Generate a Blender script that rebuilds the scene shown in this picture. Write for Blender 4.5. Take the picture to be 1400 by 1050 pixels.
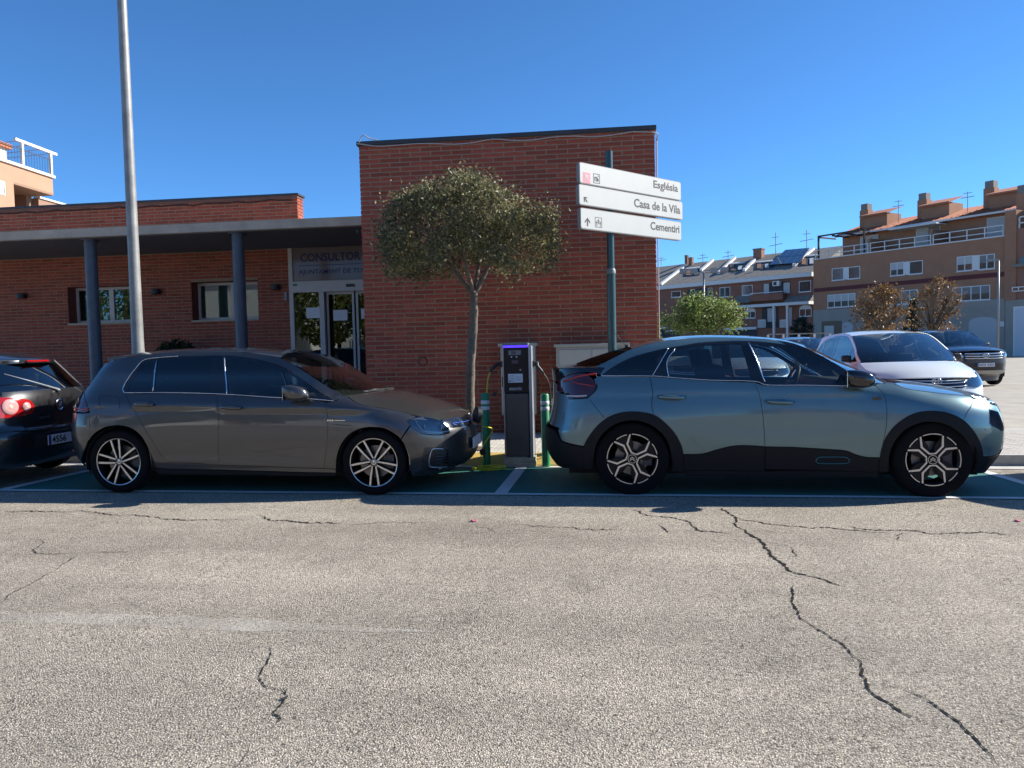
import bpy, bmesh, math, random
import numpy as np
from mathutils import Vector, Matrix, Euler
from mathutils.geometry import delaunay_2d_cdt

for _o in list(bpy.data.objects):
    bpy.data.objects.remove(_o)
SC = bpy.context.scene
COL = SC.collection
rnd = random.Random(7)

# ------------------------------------------------------------------ camera
FPX, CX, CY = 1052.0, 700.0, 525.0            # focal length and centre in photo pixels (1400x1050)
PITCH, ROLL, YAW = math.radians(2.72), math.radians(1.35), math.radians(6.7)
CAMZ = 1.41                                   # eye height over the road
SLOPE = -0.0091                               # the street falls gently to the right
_f0 = Vector((-math.sin(YAW), math.cos(YAW), 0)); _r0 = Vector((math.cos(YAW), math.sin(YAW), 0)); _u0 = Vector((0, 0, 1))
CF = _f0 * math.cos(PITCH) - _u0 * math.sin(PITCH)
_u1 = _u0 * math.cos(PITCH) + _f0 * math.sin(PITCH)
CR = _r0 * math.cos(ROLL) - _u1 * math.sin(ROLL)
CU = _u1 * math.cos(ROLL) + _r0 * math.sin(ROLL)
CAM = Vector((0, 0, CAMZ))
cam_d = bpy.data.cameras.new('camera')
cam_d.sensor_width = 36.0
cam_d.lens = 36.0 * FPX / 1400.0
cam_d.clip_start = 0.05
cam_d.clip_end = 3000
cam = bpy.data.objects.new('camera', cam_d)
COL.objects.link(cam)
cam.matrix_world = Matrix(((CR.x, CU.x, -CF.x, 0), (CR.y, CU.y, -CF.y, 0), (CR.z, CU.z, -CF.z, CAMZ), (0, 0, 0, 1)))
SC.camera = cam

# ------------------------------------------------------------------ sky, sun, exposure
SUN = Vector((1.56, 0.53, 1.0)).normalized()   # towards the sun: from the right, a little behind the clinic
wd = bpy.data.worlds.new('World'); SC.world = wd; wd.use_nodes = True
_nt = wd.node_tree
_bg = _nt.nodes['Background']
_sky = _nt.nodes.new('ShaderNodeTexSky'); _sky.sky_type = 'NISHITA'; _sky.sun_disc = False
_sky.sun_elevation = math.asin(SUN.z); _sky.sun_rotation = math.atan2(SUN.x, SUN.y)
_sky.air_density = 0.65; _sky.dust_density = 0.0; _sky.ozone_density = 10.0; _sky.altitude = 0
_tint = _nt.nodes.new('ShaderNodeVectorMath'); _tint.operation = 'MULTIPLY'; _tint.inputs[1].default_value = (0.84, 1.04, 1.0)      # clear autumn air, even over the whole sky
_nt.links.new(_sky.outputs[0], _tint.inputs[0]); _nt.links.new(_tint.outputs[0], _bg.inputs[0]); _bg.inputs[1].default_value = 0.105
sun_d = bpy.data.lights.new('sun', 'SUN'); sun_d.energy = 4.8; sun_d.angle = math.radians(0.53); sun_d.color = (1.0, 0.955, 0.87)
sun = bpy.data.objects.new('sun', sun_d); COL.objects.link(sun)
sun.rotation_euler = (-SUN).to_track_quat('-Z', 'Y').to_euler(); sun.location = (20, 10, 30)
SC.view_settings.view_transform = 'Standard'; SC.view_settings.look = 'None'
SC.view_settings.exposure = 1.0; SC.view_settings.gamma = 1.0
SC.view_settings.use_curve_mapping = False
SC.cycles.use_denoising = True
try:
    SC.cycles.denoiser = 'OPENIMAGEDENOISE'; SC.cycles.denoising_input_passes = 'RGB_ALBEDO_NORMAL'
except Exception:
    pass
SC.cycles.max_bounces = 8; SC.cycles.transparent_max_bounces = 16
SC.cycles.sample_clamp_indirect = 6.0

# ------------------------------------------------------------------ pixel -> place
def ray(px, py):
    return CR * ((px - CX) / FPX) - CU * ((py - CY) / FPX) + CF
def gz(x, y=0.0):
    return SLOPE * x
def on_ground(px, py, dz=0.0):
    d = ray(px, py); t = (dz - CAMZ) / (d.z - SLOPE * d.x); return CAM + d * t
def at_y(px, py, Y):
    d = ray(px, py); return CAM + d * (Y / d.y)
def at_z(px, py, depth):                       # at a given distance along the viewing axis
    return CAM + ray(px, py) * depth
class Facade:
    """vertical plane through two ground points; turns pixels into (s, z) on it"""
    def __init__(self, p0, p1):
        self.p0 = Vector((p0[0], p0[1], 0)); d = Vector((p1[0] - p0[0], p1[1] - p0[1], 0))
        self.len = d.length; self.d = d.normalized(); self.n = Vector((self.d.y, -self.d.x, 0))   # towards the camera
    def sz(self, px, py):
        r = ray(px, py); t = (self.p0 - CAM).dot(self.n) / r.dot(self.n); p = CAM + r * t
        return (p - self.p0).dot(self.d), p.z
    def rot(self):
        return math.atan2(self.d.y, self.d.x)

# ------------------------------------------------------------------ materials
MATS = {}
def mat(name, col=(0.5, 0.5, 0.5), rough=0.6, metal=0.0, spec=0.5, coat=0.0, coat_r=0.03, var=0.0, vscale=8.0, bump=0.0, bscale=60.0, emit=None, estr=0.0, island=0.0):
    if name in MATS: return MATS[name]
    m = bpy.data.materials.new(name); m.use_nodes = True
    nt = m.node_tree; b = nt.nodes['Principled BSDF']
    b.inputs['Base Color'].default_value = (*col, 1); b.inputs['Roughness'].default_value = rough
    b.inputs['Metallic'].default_value = metal; b.inputs['Specular IOR Level'].default_value = spec
    if coat:
        b.inputs['Coat Weight'].default_value = coat; b.inputs['Coat Roughness'].default_value = coat_r
    if emit:
        b.inputs['Emission Color'].default_value = (*emit, 1); b.inputs['Emission Strength'].default_value = estr
    N = nt.nodes.new; L = nt.links.new
    if var or bump or island:
        tc = N('ShaderNodeTexCoord')
    if var or island:
        mul = None
        if var:
            n1 = N('ShaderNodeTexNoise'); n1.inputs['Scale'].default_value = vscale; n1.inputs['Detail'].default_value = 6; n1.inputs['Roughness'].default_value = 0.65
            L(tc.outputs['Object'], n1.inputs['Vector'])
            mr = N('ShaderNodeMapRange'); mr.inputs['From Min'].default_value = 0.25; mr.inputs['From Max'].default_value = 0.75
            mr.inputs['To Min'].default_value = 1 - var; mr.inputs['To Max'].default_value = 1 + var
            L(n1.outputs['Fac'], mr.inputs['Value']); mul = mr.outputs[0]
        if island:
            g = N('ShaderNodeNewGeometry'); oi = N('ShaderNodeObjectInfo')
            ad = N('ShaderNodeMath'); ad.operation = 'ADD'; L(g.outputs['Random Per Island'], ad.inputs[0]); L(oi.outputs['Random'], ad.inputs[1])
            fr = N('ShaderNodeMath'); fr.operation = 'FRACT'; L(ad.outputs[0], fr.inputs[0])
            m2 = N('ShaderNodeMapRange'); m2.inputs['To Min'].default_value = 1 - island; m2.inputs['To Max'].default_value = 1 + island
            L(fr.outputs[0], m2.inputs['Value'])
            if mul is not None:
                mm = N('ShaderNodeMath'); mm.operation = 'MULTIPLY'; L(mul, mm.inputs[0]); L(m2.outputs[0], mm.inputs[1]); mul = mm.outputs[0]
            else: mul = m2.outputs[0]
        vm = N('ShaderNodeVectorMath'); vm.operation = 'SCALE'; vm.inputs[0].default_value = col
        L(mul, vm.inputs['Scale']); L(vm.outputs[0], b.inputs['Base Color'])
    if bump:
        n2 = N('ShaderNodeTexNoise'); n2.inputs['Scale'].default_value = bscale; n2.inputs['Detail'].default_value = 5
        L(tc.outputs['Object'], n2.inputs['Vector'])
        bp = N('ShaderNodeBump'); bp.inputs['Strength'].default_value = bump; bp.inputs['Distance'].default_value = 0.01
        L(n2.outputs['Fac'], bp.inputs['Height']); L(bp.outputs[0], b.inputs['Normal'])
    MATS[name] = m
    return m

def glass_mat(name, tint=(0.6, 0.65, 0.65), base=0.05, ior=1.5, rough=0.0, mult=1.7):
    """thin pane: tinted see-through plus a mirror share that grows at grazing angles"""
    if name in MATS: return MATS[name]
    m = bpy.data.materials.new(name); m.use_nodes = True
    nt = m.node_tree; nt.nodes.clear(); N = nt.nodes.new; L = nt.links.new
    out = N('ShaderNodeOutputMaterial'); tr = N('ShaderNodeBsdfTransparent'); gl = N('ShaderNodeBsdfGlossy'); mx = N('ShaderNodeMixShader')
    lw = N('ShaderNodeFresnel'); lw.inputs['IOR'].default_value = ior
    gl.inputs['Roughness'].default_value = rough; tr.inputs['Color'].default_value = (*tint, 1)
    ad = N('ShaderNodeMath'); ad.operation = 'MULTIPLY_ADD'; ad.inputs[1].default_value = mult; ad.inputs[2].default_value = base; ad.use_clamp = True
    L(lw.outputs[0], ad.inputs[0]); L(ad.outputs[0], mx.inputs[0]); L(tr.outputs[0], mx.inputs[1]); L(gl.outputs[0], mx.inputs[2]); L(mx.outputs[0], out.inputs[0])
    MATS[name] = m
    return m

# ------------------------------------------------------------------ mesh helpers
class MB:
    """collects shapes and builds them as ONE mesh object"""
    def __init__(self): self.v = []; self.f = []; self.mi = []; self.m = 0
    def add(self, vs, fs):
        o = len(self.v); self.v.extend([tuple(p) for p in vs]); self.f.extend([tuple(i + o for i in f) for f in fs]); self.mi.extend([self.m] * len(fs)); return self
    def box(self, x0, x1, y0, y1, z0, z1):
        return self.add([(x0, y0, z0), (x1, y0, z0), (x1, y1, z0), (x0, y1, z0), (x0, y0, z1), (x1, y0, z1), (x1, y1, z1), (x0, y1, z1)],
                        [(0, 3, 2, 1), (4, 5, 6, 7), (0, 1, 5, 4), (1, 2, 6, 5), (2, 3, 7, 6), (3, 0, 4, 7)])
    def tube(self, pts, r, seg=8, caps=True):
        pts = [Vector(p) for p in pts]; n = len(pts); rs = r if isinstance(r, (list, tuple)) else [r] * n
        vs = []; up = None
        for i, p in enumerate(pts):
            t = (pts[min(i + 1, n - 1)] - pts[max(i - 1, 0)]).normalized()
            if up is None: up = Vector((0, 0, 1)) if abs(t.z) < 0.9 else Vector((0, 1, 0))
            a = t.cross(up).normalized(); up = a.cross(t).normalized()
            for k in range(seg):
                w = 2 * math.pi * k / seg; vs.append(p + (a * math.cos(w) + up * math.sin(w)) * rs[i])
        fs = [(i * seg + k, i * seg + (k + 1) % seg, (i + 1) * seg + (k + 1) % seg, (i + 1) * seg + k) for i in range(n - 1) for k in range(seg)]
        if caps: fs += [tuple(range(seg))[::-1], tuple((n - 1) * seg + k for k in range(seg))]
        return self.add(vs, fs)
    def lathe(self, prof, seg=32, axis='z', c=(0, 0, 0), closed=False):
        vs = []; n = len(prof)
        for (r, h) in prof:
            for k in range(seg):
                w = 2 * math.pi * k / seg; a, b = r * math.cos(w), r * math.sin(w)
                p = (a, b, h) if axis == 'z' else ((a, h, b) if axis == 'y' else (h, a, b))
                vs.append((p[0] + c[0], p[1] + c[1], p[2] + c[2]))
        rng = n if closed else n - 1
        fs = [(i * seg + k, i * seg + (k + 1) % seg, ((i + 1) % n) * seg + (k + 1) % seg, ((i + 1) % n) * seg + k) for i in range(rng) for k in range(seg)]
        if axis == 'y': fs = [f[::-1] for f in fs]
        return self.add(vs, fs)
    def prism(self, poly, y0, y1, plane='xz'):
        n = len(poly)
        if plane == 'xz': vs = [(x, y0, z) for x, z in poly] + [(x, y1, z) for x, z in poly]
        elif plane == 'xy': vs = [(x, z, y0) for x, z in poly] + [(x, z, y1) for x, z in poly]
        else: vs = [(y0, x, z) for x, z in poly] + [(y1, x, z) for x, z in poly]
        return self.add(vs, [tuple(range(n)), tuple(range(2 * n - 1, n - 1, -1))] + [(i, i + n, (i + 1) % n + n, (i + 1) % n) for i in range(n)])
    def build(self, name, m, parent=None, smooth=False, bevel=0.0, seg=2, loc=None, fix=True, angle=None):
        me = bpy.data.meshes.new(name); me.from_pydata(self.v, [], self.f)
        for k in (m if isinstance(m, (list, tuple)) else [m]): me.materials.append(k)
        if any(self.mi): me.polygons.foreach_set('material_index', self.mi)
        if fix or bevel:
            bm = bmesh.new(); bm.from_mesh(me)
            if fix: bmesh.ops.recalc_face_normals(bm, faces=bm.faces)
            if bevel:
                es = [e for e in bm.edges if len(e.link_faces) == 2 and e.calc_face_angle(0) > 0.5]
                bmesh.ops.bevel(bm, geom=es, offset=bevel, segments=seg, profile=0.7, affect='EDGES', clamp_overlap=True)
            bm.to_mesh(me); bm.free()
        me.update()
        if smooth:
            me.polygons.foreach_set('use_smooth', [True] * len(me.polygons))
            if angle is not None: me.set_sharp_from_angle(angle=angle)
        o = bpy.data.objects.new(name, me); COL.objects.link(o)
        if parent: o.parent = parent
        if loc: o.location = loc
        return o

def empty(name, loc=(0, 0, 0), rz=0.0):
    o = bpy.data.objects.new(name, None); COL.objects.link(o); o.location = loc; o.rotation_euler = (0, 0, rz); o.empty_display_size = 0.1
    return o
def tag(o, label=None, cat=None, group=None, kind=None):
    if label: o['label'] = label
    if cat: o['category'] = cat
    if group: o['group'] = group
    if kind: o['kind'] = kind
    return o
def part(name, m, parent, *boxes, bevel=0.0, smooth=False):
    b = MB()
    for x in boxes: b.box(*x)
    return b.build(name, m, parent, bevel=bevel, smooth=smooth)
def link_copy(o, parent=None):
    c = o.copy(); COL.objects.link(c); c.parent = parent
    return c
def copy_tree(o, parent=None):
    c = link_copy(o, parent)
    for ch in o.children: copy_tree(ch, c)
    return c
def text_obj(name, s, size, m, parent, loc, rot=(math.pi / 2, 0, 0), sx=1.0, align='LEFT', depth=0.0015, bold=0.0):
    cu = bpy.data.curves.new(name, 'FONT'); cu.body = s; cu.size = size; cu.align_x = align; cu.extrude = depth; cu.offset = bold; cu.resolution_u = 3
    t = bpy.data.objects.new(name + '_src', cu); COL.objects.link(t)
    dg = bpy.context.evaluated_depsgraph_get(); dg.update()
    me = bpy.data.meshes.new_from_object(t.evaluated_get(dg)); bpy.data.objects.remove(t)
    me.materials.clear(); me.materials.append(m)
    for v in me.vertices: v.co.x *= sx
    o = bpy.data.objects.new(name, me); COL.objects.link(o); o.parent = parent; o.location = loc; o.rotation_euler = rot
    return o
def smoothpts(pts, sub=6):
    """Catmull-Rom through the points"""
    P = [Vector(p) for p in pts]; out = []
    for i in range(len(P) - 1):
        p0, p1, p2, p3 = P[max(i - 1, 0)], P[i], P[i + 1], P[min(i + 2, len(P) - 1)]
        for k in range(sub):
            t = k / sub
            out.append(0.5 * ((2 * p1) + (p2 - p0) * t + (2 * p0 - 5 * p1 + 4 * p2 - p3) * t * t + (3 * p1 - p0 - 3 * p2 + p3) * t ** 3))
    out.append(P[-1])
    return out
# ================================================================== SETTING
def asphalt_mat():
    m = bpy.data.materials.new('asphalt'); m.use_nodes = True; nt = m.node_tree; b = nt.nodes['Principled BSDF']; N = nt.nodes.new; L = nt.links.new
    tc = N('ShaderNodeTexCoord'); P = tc.outputs['Object']
    # two sizes of aggregate
    def vor(scale, feat='F1'):
        v = N('ShaderNodeTexVoronoi'); v.feature = feat; v.inputs['Scale'].default_value = scale; v.inputs['Randomness'].default_value = 1.0; L(P, v.inputs['Vector']); return v
    v1 = vor(135); v2 = vor(280); n0 = N('ShaderNodeTexNoise'); n0.inputs['Scale'].default_value = 0.55; n0.inputs['Detail'].default_value = 7; n0.inputs['Roughness'].default_value = 0.6; L(P, n0.inputs['Vector'])
    n3 = N('ShaderNodeTexNoise'); n3.inputs['Scale'].default_value = 5.5; n3.inputs['Detail'].default_value = 4; L(P, n3.inputs['Vector'])
    n4 = N('ShaderNodeTexNoise'); n4.inputs['Scale'].default_value = 62; n4.inputs['Detail'].default_value = 4; n4.inputs['Roughness'].default_value = 0.7; L(P, n4.inputs['Vector'])
    sp = N('ShaderNodeSeparateColor'); L(v1.outputs['Color'], sp.inputs[0])
    cr = N('ShaderNodeValToRGB'); e = cr.color_ramp.elements
    e[0].position = 0.0; e[0].color = (0.31, 0.270, 0.216, 1); e[1].position = 1.0; e[1].color = (0.75, 0.657, 0.53, 1)
    x = e.new(0.35); x.color = (0.42, 0.366, 0.292, 1); x = e.new(0.75); x.color = (0.525, 0.459, 0.366, 1)
    L(sp.outputs[0], cr.inputs[0])
    # dark binder between the stones
    e1 = N('ShaderNodeMapRange'); e1.inputs['From Min'].default_value = 0.35; e1.inputs['From Max'].default_value = 0.75; e1.inputs['To Min'].default_value = 1.0; e1.inputs['To Max'].default_value = 0.50; L(v1.outputs['Distance'], e1.inputs['Value'])
    # pits
    pit = N('ShaderNodeMapRange'); pit.inputs['From Min'].default_value = 0.33; pit.inputs['From Max'].default_value = 0.47; pit.inputs['To Min'].default_value = 0.18; pit.inputs['To Max'].default_value = 1.0; L(n4.outputs['Fac'], pit.inputs['Value'])
    big = N('ShaderNodeMapRange'); big.inputs['From Min'].default_value = 0.3; big.inputs['From Max'].default_value = 0.7; big.inputs['To Min'].default_value = 0.80; big.inputs['To Max'].default_value = 1.17; L(n0.outputs['Fac'], big.inputs['Value'])
    med = N('ShaderNodeMapRange'); med.inputs['From Min'].default_value = 0.3; med.inputs['From Max'].default_value = 0.7; med.inputs['To Min'].default_value = 0.93; med.inputs['To Max'].default_value = 1.06; L(n3.outputs['Fac'], med.inputs['Value'])
    mp = N('ShaderNodeMapping'); mp.inputs['Scale'].default_value = (.22, 1.5, 1); L(P, mp.inputs['Vector'])      # wheel tracks and seams along the street
    n5 = N('ShaderNodeTexNoise'); n5.inputs['Scale'].default_value = 1.0; n5.inputs['Detail'].default_value = 5; n5.inputs['Roughness'].default_value = 0.55; L(mp.outputs[0], n5.inputs['Vector'])
    trk = N('ShaderNodeMapRange'); trk.inputs['From Min'].default_value = 0.32; trk.inputs['From Max'].default_value = 0.68; trk.inputs['To Min'].default_value = 0.84; trk.inputs['To Max'].default_value = 1.12; L(n5.outputs['Fac'], trk.inputs['Value'])
    n6 = N('ShaderNodeTexNoise'); n6.inputs['Scale'].default_value = 1.9; n6.inputs['Detail'].default_value = 3; L(P, n6.inputs['Vector'])
    stn = N('ShaderNodeMapRange'); stn.inputs['From Min'].default_value = 0.27; stn.inputs['From Max'].default_value = 0.36; stn.inputs['To Min'].default_value = 0.82; stn.inputs['To Max'].default_value = 1.0; L(n6.outputs['Fac'], stn.inputs['Value'])
    k = e1.outputs[0]
    for o in (pit, big, med, trk, stn):
        mm = N('ShaderNodeMath'); mm.operation = 'MULTIPLY'; L(k, mm.inputs[0]); L(o.outputs[0], mm.inputs[1]); k = mm.outputs[0]
    vm = N('ShaderNodeVectorMath'); vm.operation = 'SCALE'; L(cr.outputs[0], vm.inputs[0]); L(k, vm.inputs['Scale']); L(vm.outputs[0], b.inputs['Base Color'])
    b.inputs['Roughness'].default_value = 0.85; b.inputs['Specular IOR Level'].default_value = 0.25
    h1 = N('ShaderNodeMath'); h1.operation = 'MULTIPLY'; h1.inputs[1].default_value = -1.0; L(v1.outputs['Distance'], h1.inputs[0])
    h2 = N('ShaderNodeMath'); h2.operation = 'MULTIPLY_ADD'; h2.inputs[1].default_value = -0.35; L(v2.outputs['Distance'], h2.inputs[0]); L(h1.outputs[0], h2.inputs[2])
    h3 = N('ShaderNodeMath'); h3.operation = 'MULTIPLY_ADD'; h3.inputs[1].default_value = 1.2; L(n4.outputs['Fac'], h3.inputs[0]); L(h2.outputs[0], h3.inputs[2])
    bp = N('ShaderNodeBump'); bp.inputs['Strength'].default_value = 1.0; bp.inputs['Distance'].default_value = 0.006; L(h3.outputs[0], bp.inputs['Height']); L(bp.outputs[0], b.inputs['Normal'])
    return m
def worn_paint(name, col, cover=0.5, under=(0.30, 0.285, 0.25), scale=30, soft=0.12):
    m = bpy.data.materials.new(name); m.use_nodes = True; nt = m.node_tree; b = nt.nodes['Principled BSDF']; N = nt.nodes.new; L = nt.links.new
    tc = N('ShaderNodeTexCoord'); n = N('ShaderNodeTexNoise'); n.inputs['Scale'].default_value = scale; n.inputs['Detail'].default_value = 8; n.inputs['Roughness'].default_value = 0.75; L(tc.outputs['Object'], n.inputs['Vector'])
    n2 = N('ShaderNodeTexNoise'); n2.inputs['Scale'].default_value = 2.2; n2.inputs['Detail'].default_value = 5; L(tc.outputs['Object'], n2.inputs['Vector'])
    a = N('ShaderNodeMath'); a.operation = 'MULTIPLY_ADD'; a.inputs[1].default_value = 0.5; L(n2.outputs['Fac'], a.inputs[0]); L(n.outputs['Fac'], a.inputs[2])
    mr = N('ShaderNodeMapRange'); mr.inputs['From Min'].default_value = 0.75 - cover * 0.5 - soft; mr.inputs['From Max'].default_value = 0.75 - cover * 0.5 + soft; L(a.outputs[0], mr.inputs['Value'])
    mx = N('ShaderNodeMix'); mx.data_type = 'RGBA'; mx.inputs[6].default_value = (*under, 1); mx.inputs[7].default_value = (*col, 1); L(mr.outputs[0], mx.inputs[0]); L(mx.outputs[2], b.inputs['Base Color'])
    b.inputs['Roughness'].default_value = 0.75
    v = N('ShaderNodeTexVoronoi'); v.inputs['Scale'].default_value = 95; L(tc.outputs['Object'], v.inputs['Vector'])
    bp = N('ShaderNodeBump'); bp.inputs['Strength'].default_value = 0.5; bp.inputs['Distance'].default_value = 0.005; bp.invert = True; L(v.outputs['Distance'], bp.inputs['Height']); L(bp.outputs[0], b.inputs['Normal'])
    return m
ASPH = asphalt_mat()
LINEW = worn_paint('white_line_paint', (0.62, 0.62, 0.60), 0.75)
def ghost_paint(name, col):
    """last flecks of an old stripe: paint only on scattered stones, bare road between"""
    m = bpy.data.materials.new(name); m.use_nodes = True; nt = m.node_tree; b = nt.nodes['Principled BSDF']; N = nt.nodes.new; L = nt.links.new
    b.inputs['Base Color'].default_value = (*col, 1); b.inputs['Roughness'].default_value = .85
    tc = N('ShaderNodeTexCoord'); n = N('ShaderNodeTexNoise'); n.inputs['Scale'].default_value = 130; n.inputs['Detail'].default_value = 6; n.inputs['Roughness'].default_value = .8; L(tc.outputs['Object'], n.inputs['Vector'])
    n2 = N('ShaderNodeTexNoise'); n2.inputs['Scale'].default_value = 2.4; n2.inputs['Detail'].default_value = 4; L(tc.outputs['Object'], n2.inputs['Vector'])
    a = N('ShaderNodeMath'); a.operation = 'MULTIPLY_ADD'; a.inputs[1].default_value = .35; L(n2.outputs['Fac'], a.inputs[0]); L(n.outputs['Fac'], a.inputs[2])
    mr = N('ShaderNodeMapRange'); mr.inputs['From Min'].default_value = .62; mr.inputs['From Max'].default_value = .92; mr.inputs['To Max'].default_value = .85; L(a.outputs[0], mr.inputs['Value'])
    tr = N('ShaderNodeBsdfTransparent'); mx = N('ShaderNodeMixShader'); L(mr.outputs[0], mx.inputs[0]); L(tr.outputs[0], mx.inputs[1]); L(b.outputs[0], mx.inputs[2]); L(mx.outputs[0], nt.nodes['Material Output'].inputs[0])
    return m
LINEF = ghost_paint('faded_line_paint', (0.66, 0.62, 0.55))
TEAL = worn_paint('teal_bay_paint', (0.020, 0.150, 0.125), 0.85, under=(0.06, 0.14, 0.12), scale=45)
SAND = mat('sandy_lot', (0.33, 0.295, 0.245), 0.95, var=0.22, vscale=1.3, bump=0.6, bscale=25)
PAVE = mat('pavement_concrete', (0.46, 0.43, 0.38), 0.9, var=0.14, vscale=3, bump=0.25, bscale=80, island=0.07)
KERB = mat('kerb_concrete', (0.40, 0.385, 0.35), 0.9, var=0.2, vscale=6, bump=0.35, bscale=70)
KYEL = worn_paint('yellow_kerb_paint', (0.52, 0.36, 0.09), 0.62, under=(0.46, 0.39, 0.27), scale=22)
GUT = mat('gutter_concrete', (0.47, 0.45, 0.41), 0.9, var=0.2, vscale=7, bump=0.3)
def sheet(name, x0, x1, y0, y1, dz, m, nx=1, parent=None):
    b = MB(); b.add([(x0, y0, gz(x0) + dz), (x1, y0, gz(x1) + dz), (x1, y1, gz(x1) + dz), (x0, y1, gz(x0) + dz)], [(0, 1, 2, 3)])
    o = b.build(name, m, parent)
    return o
tag(sheet('ground', -700, 700, -700, 900, -0.012, SAND), kind='structure')
road = tag(sheet('road', -80, 80, -9.0, 8.86, 0.0, ASPH), kind='structure')
# parking bays: teal paint and white lines, sheets 4 mm apart
LY = 7.185
tag(sheet('parking_bay_paint', -6.12, 4.10, LY + 0.02, 8.84, 0.004, TEAL), kind='structure')
tag(sheet('bay_edge_line', -30, 30, LY, LY + 0.085, 0.008, LINEW), kind='structure')
def strip(name, p, q, w, dz, m, parent=None):
    p = Vector((p[0], p[1], 0)); q = Vector((q[0], q[1], 0)); n = (q - p).normalized(); n = Vector((-n.y, n.x, 0)) * (w / 2)
    b = MB(); vs = [p - n, q - n, q + n, p + n]; b.add([(v.x, v.y, gz(v.x) + dz) for v in vs], [(0, 1, 2, 3)])
    o = b.build(name, m, parent); tag(o, kind='structure')
    return o
strip('bay_divider_line', (-0.985, LY + 0.09), (-0.95, 8.84), 0.125, 0.0085, LINEW)
strip('bay_divider_line', (-6.19, LY + 0.09), (-6.08, 8.84), 0.11, 0.0085, LINEW)
strip('bay_divider_line', (4.12, LY + 0.09), (4.02, 8.84), 0.11, 0.0085, LINEW)
# the worn stripe across the carriageway, ragged edges
b = MB(); vs = []; n = 90
for i in range(n + 1):
    x = -9 + i * (8.35 / n); w = 0.055 + 0.03 * rnd.random() if x < -1.6 else 0.05 * (-0.75 - x + 0.1 * rnd.random())
    c = 3.69 + 0.015 * math.sin(x * 1.7); vs += [(x, c - w + 0.02 * rnd.random(), gz(x) + 0.004), (x, c + w + 0.02 * rnd.random(), gz(x) + 0.004)]
b.add(vs, [(2 * i, 2 * i + 2, 2 * i + 3, 2 * i + 1) for i in range(n)])
tag(b.build('faded_road_line', LINEF), kind='structure')
# cracks in the asphalt
CRK = mat('crack_shadow', (0.035, 0.032, 0.028), 1.0, spec=0.0)
def crack(pts, w, seed=0, jag=0.012):
    r = random.Random(seed + int(pts[0][0])); P = [on_ground(*p) for p in pts]; path = []
    for a, c in zip(P[:-1], P[1:]):
        k = max(2, int((c - a).length / 0.013))
        for i in range(k): path.append(a.lerp(c, i / k))
    path.append(P[-1]); n = len(path); vs = []; drift = 0.0
    for i, p in enumerate(path):
        t = (path[min(i + 1, n - 1)] - path[max(i - 1, 0)]); t.z = 0; t.normalize(); nn = Vector((-t.y, t.x, 0))
        drift = 0.80 * drift + jag * .8 * r.uniform(-1, 1); f = min(1, i / 10, (n - 1 - i) / 10)
        ph = .5 + .5 * math.sin(i * .11 + seed) * math.sin(i * .037 + 2 * seed)
        ww = w * (0.22 + 1.0 * r.random() ** 1.6) * max(0.15, f) * (.72 + .55 * ph)
        c = p + nn * drift
        for sgn in (-1, 1):
            q = c + nn * (ww * sgn / 2); vs.append((q.x, q.y, gz(q.x) + 0.0035))
    b = MB(); b.add(vs, [(2 * i, 2 * i + 2, 2 * i + 3, 2 * i + 1) for i in range(n - 1)])
    return b.build('crack', CRK, road)
crack([(985, 694), (1003, 706), (1006, 720), (1036, 737), (1063, 767), (1088, 784), (1125, 793), (1150, 803)], 0.030, 1)
crack([(1085, 797), (1080, 822), (1095, 845), (1125, 865), (1150, 880), (1177, 907), (1180, 925), (1195, 950), (1235, 975), (1275, 995)], 0.014, 2, 0.006)
crack([(1222, 937), (1262, 955), (1310, 985), (1335, 1012), (1368, 1046)], 0.013, 3, 0.005)
crack([(374, 880), (366, 905), (351, 927), (362, 940), (388, 943), (393, 952), (376, 975), (384, 985), (366, 1002)], 0.009, 4, 0.005)
crack([(341, 1020), (334, 1034), (328, 1048)], 0.012, 5, 0.004)
crack([(0, 826), (15, 812), (40, 800), (75, 780), (108, 757)], 0.010, 6, 0.006)
crack([(108, 757), (52, 757), (45, 752), (60, 743), (56, 738)], 0.010, 7, 0.006)
crack([(108, 757), (150, 755), (190, 756)], 0.012, 17, 0.01)
crack([(0, 699), (60, 699), (130, 700), (150, 705), (170, 706)], 0.022, 8, 0.02)
crack([(172, 703), (225, 709), (262, 711), (330, 712)], 0.020, 9, 0.02)
crack([(355, 703), (372, 711), (420, 714), (470, 716)], 0.026, 10, 0.02)
crack([(470, 718), (540, 714), (600, 716)], 0.014, 18, 0.02)
crack([(700, 717), (760, 721), (800, 724), (850, 725)], 0.020, 11, 0.02)
crack([(862, 695), (885, 705), (918, 708), (945, 715), (957, 726), (1000, 730), (1003, 731)], 0.022, 12, 0.012)
crack([(1006, 709), (1050, 716), (1080, 721), (1130, 722), (1180, 727), (1220, 728)], 0.022, 13, 0.02)
crack([(1150, 719), (1200, 726), (1255, 726), (1275, 731), (1330, 728), (1390, 732)], 0.024, 14, 0.02)
crack([(1075, 745), (1085, 752), (1088, 760), (1070, 763)], 0.012, 15, 0.01)
crack([(905, 715), (903, 722), (920, 732)], 0.014, 19, 0.01)
crack([(960, 905), (985, 912), (1005, 922)], 0.004, 20, 0.003)
crack([(300, 1016), (318, 1022), (335, 1026)], 0.004, 21, 0.003)
crack([(1235, 728), (1225, 738), (1240, 742)], 0.012, 22, 0.01)
crack([(640, 720), (668, 722), (680, 730)], 0.010, 23, 0.01)

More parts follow.
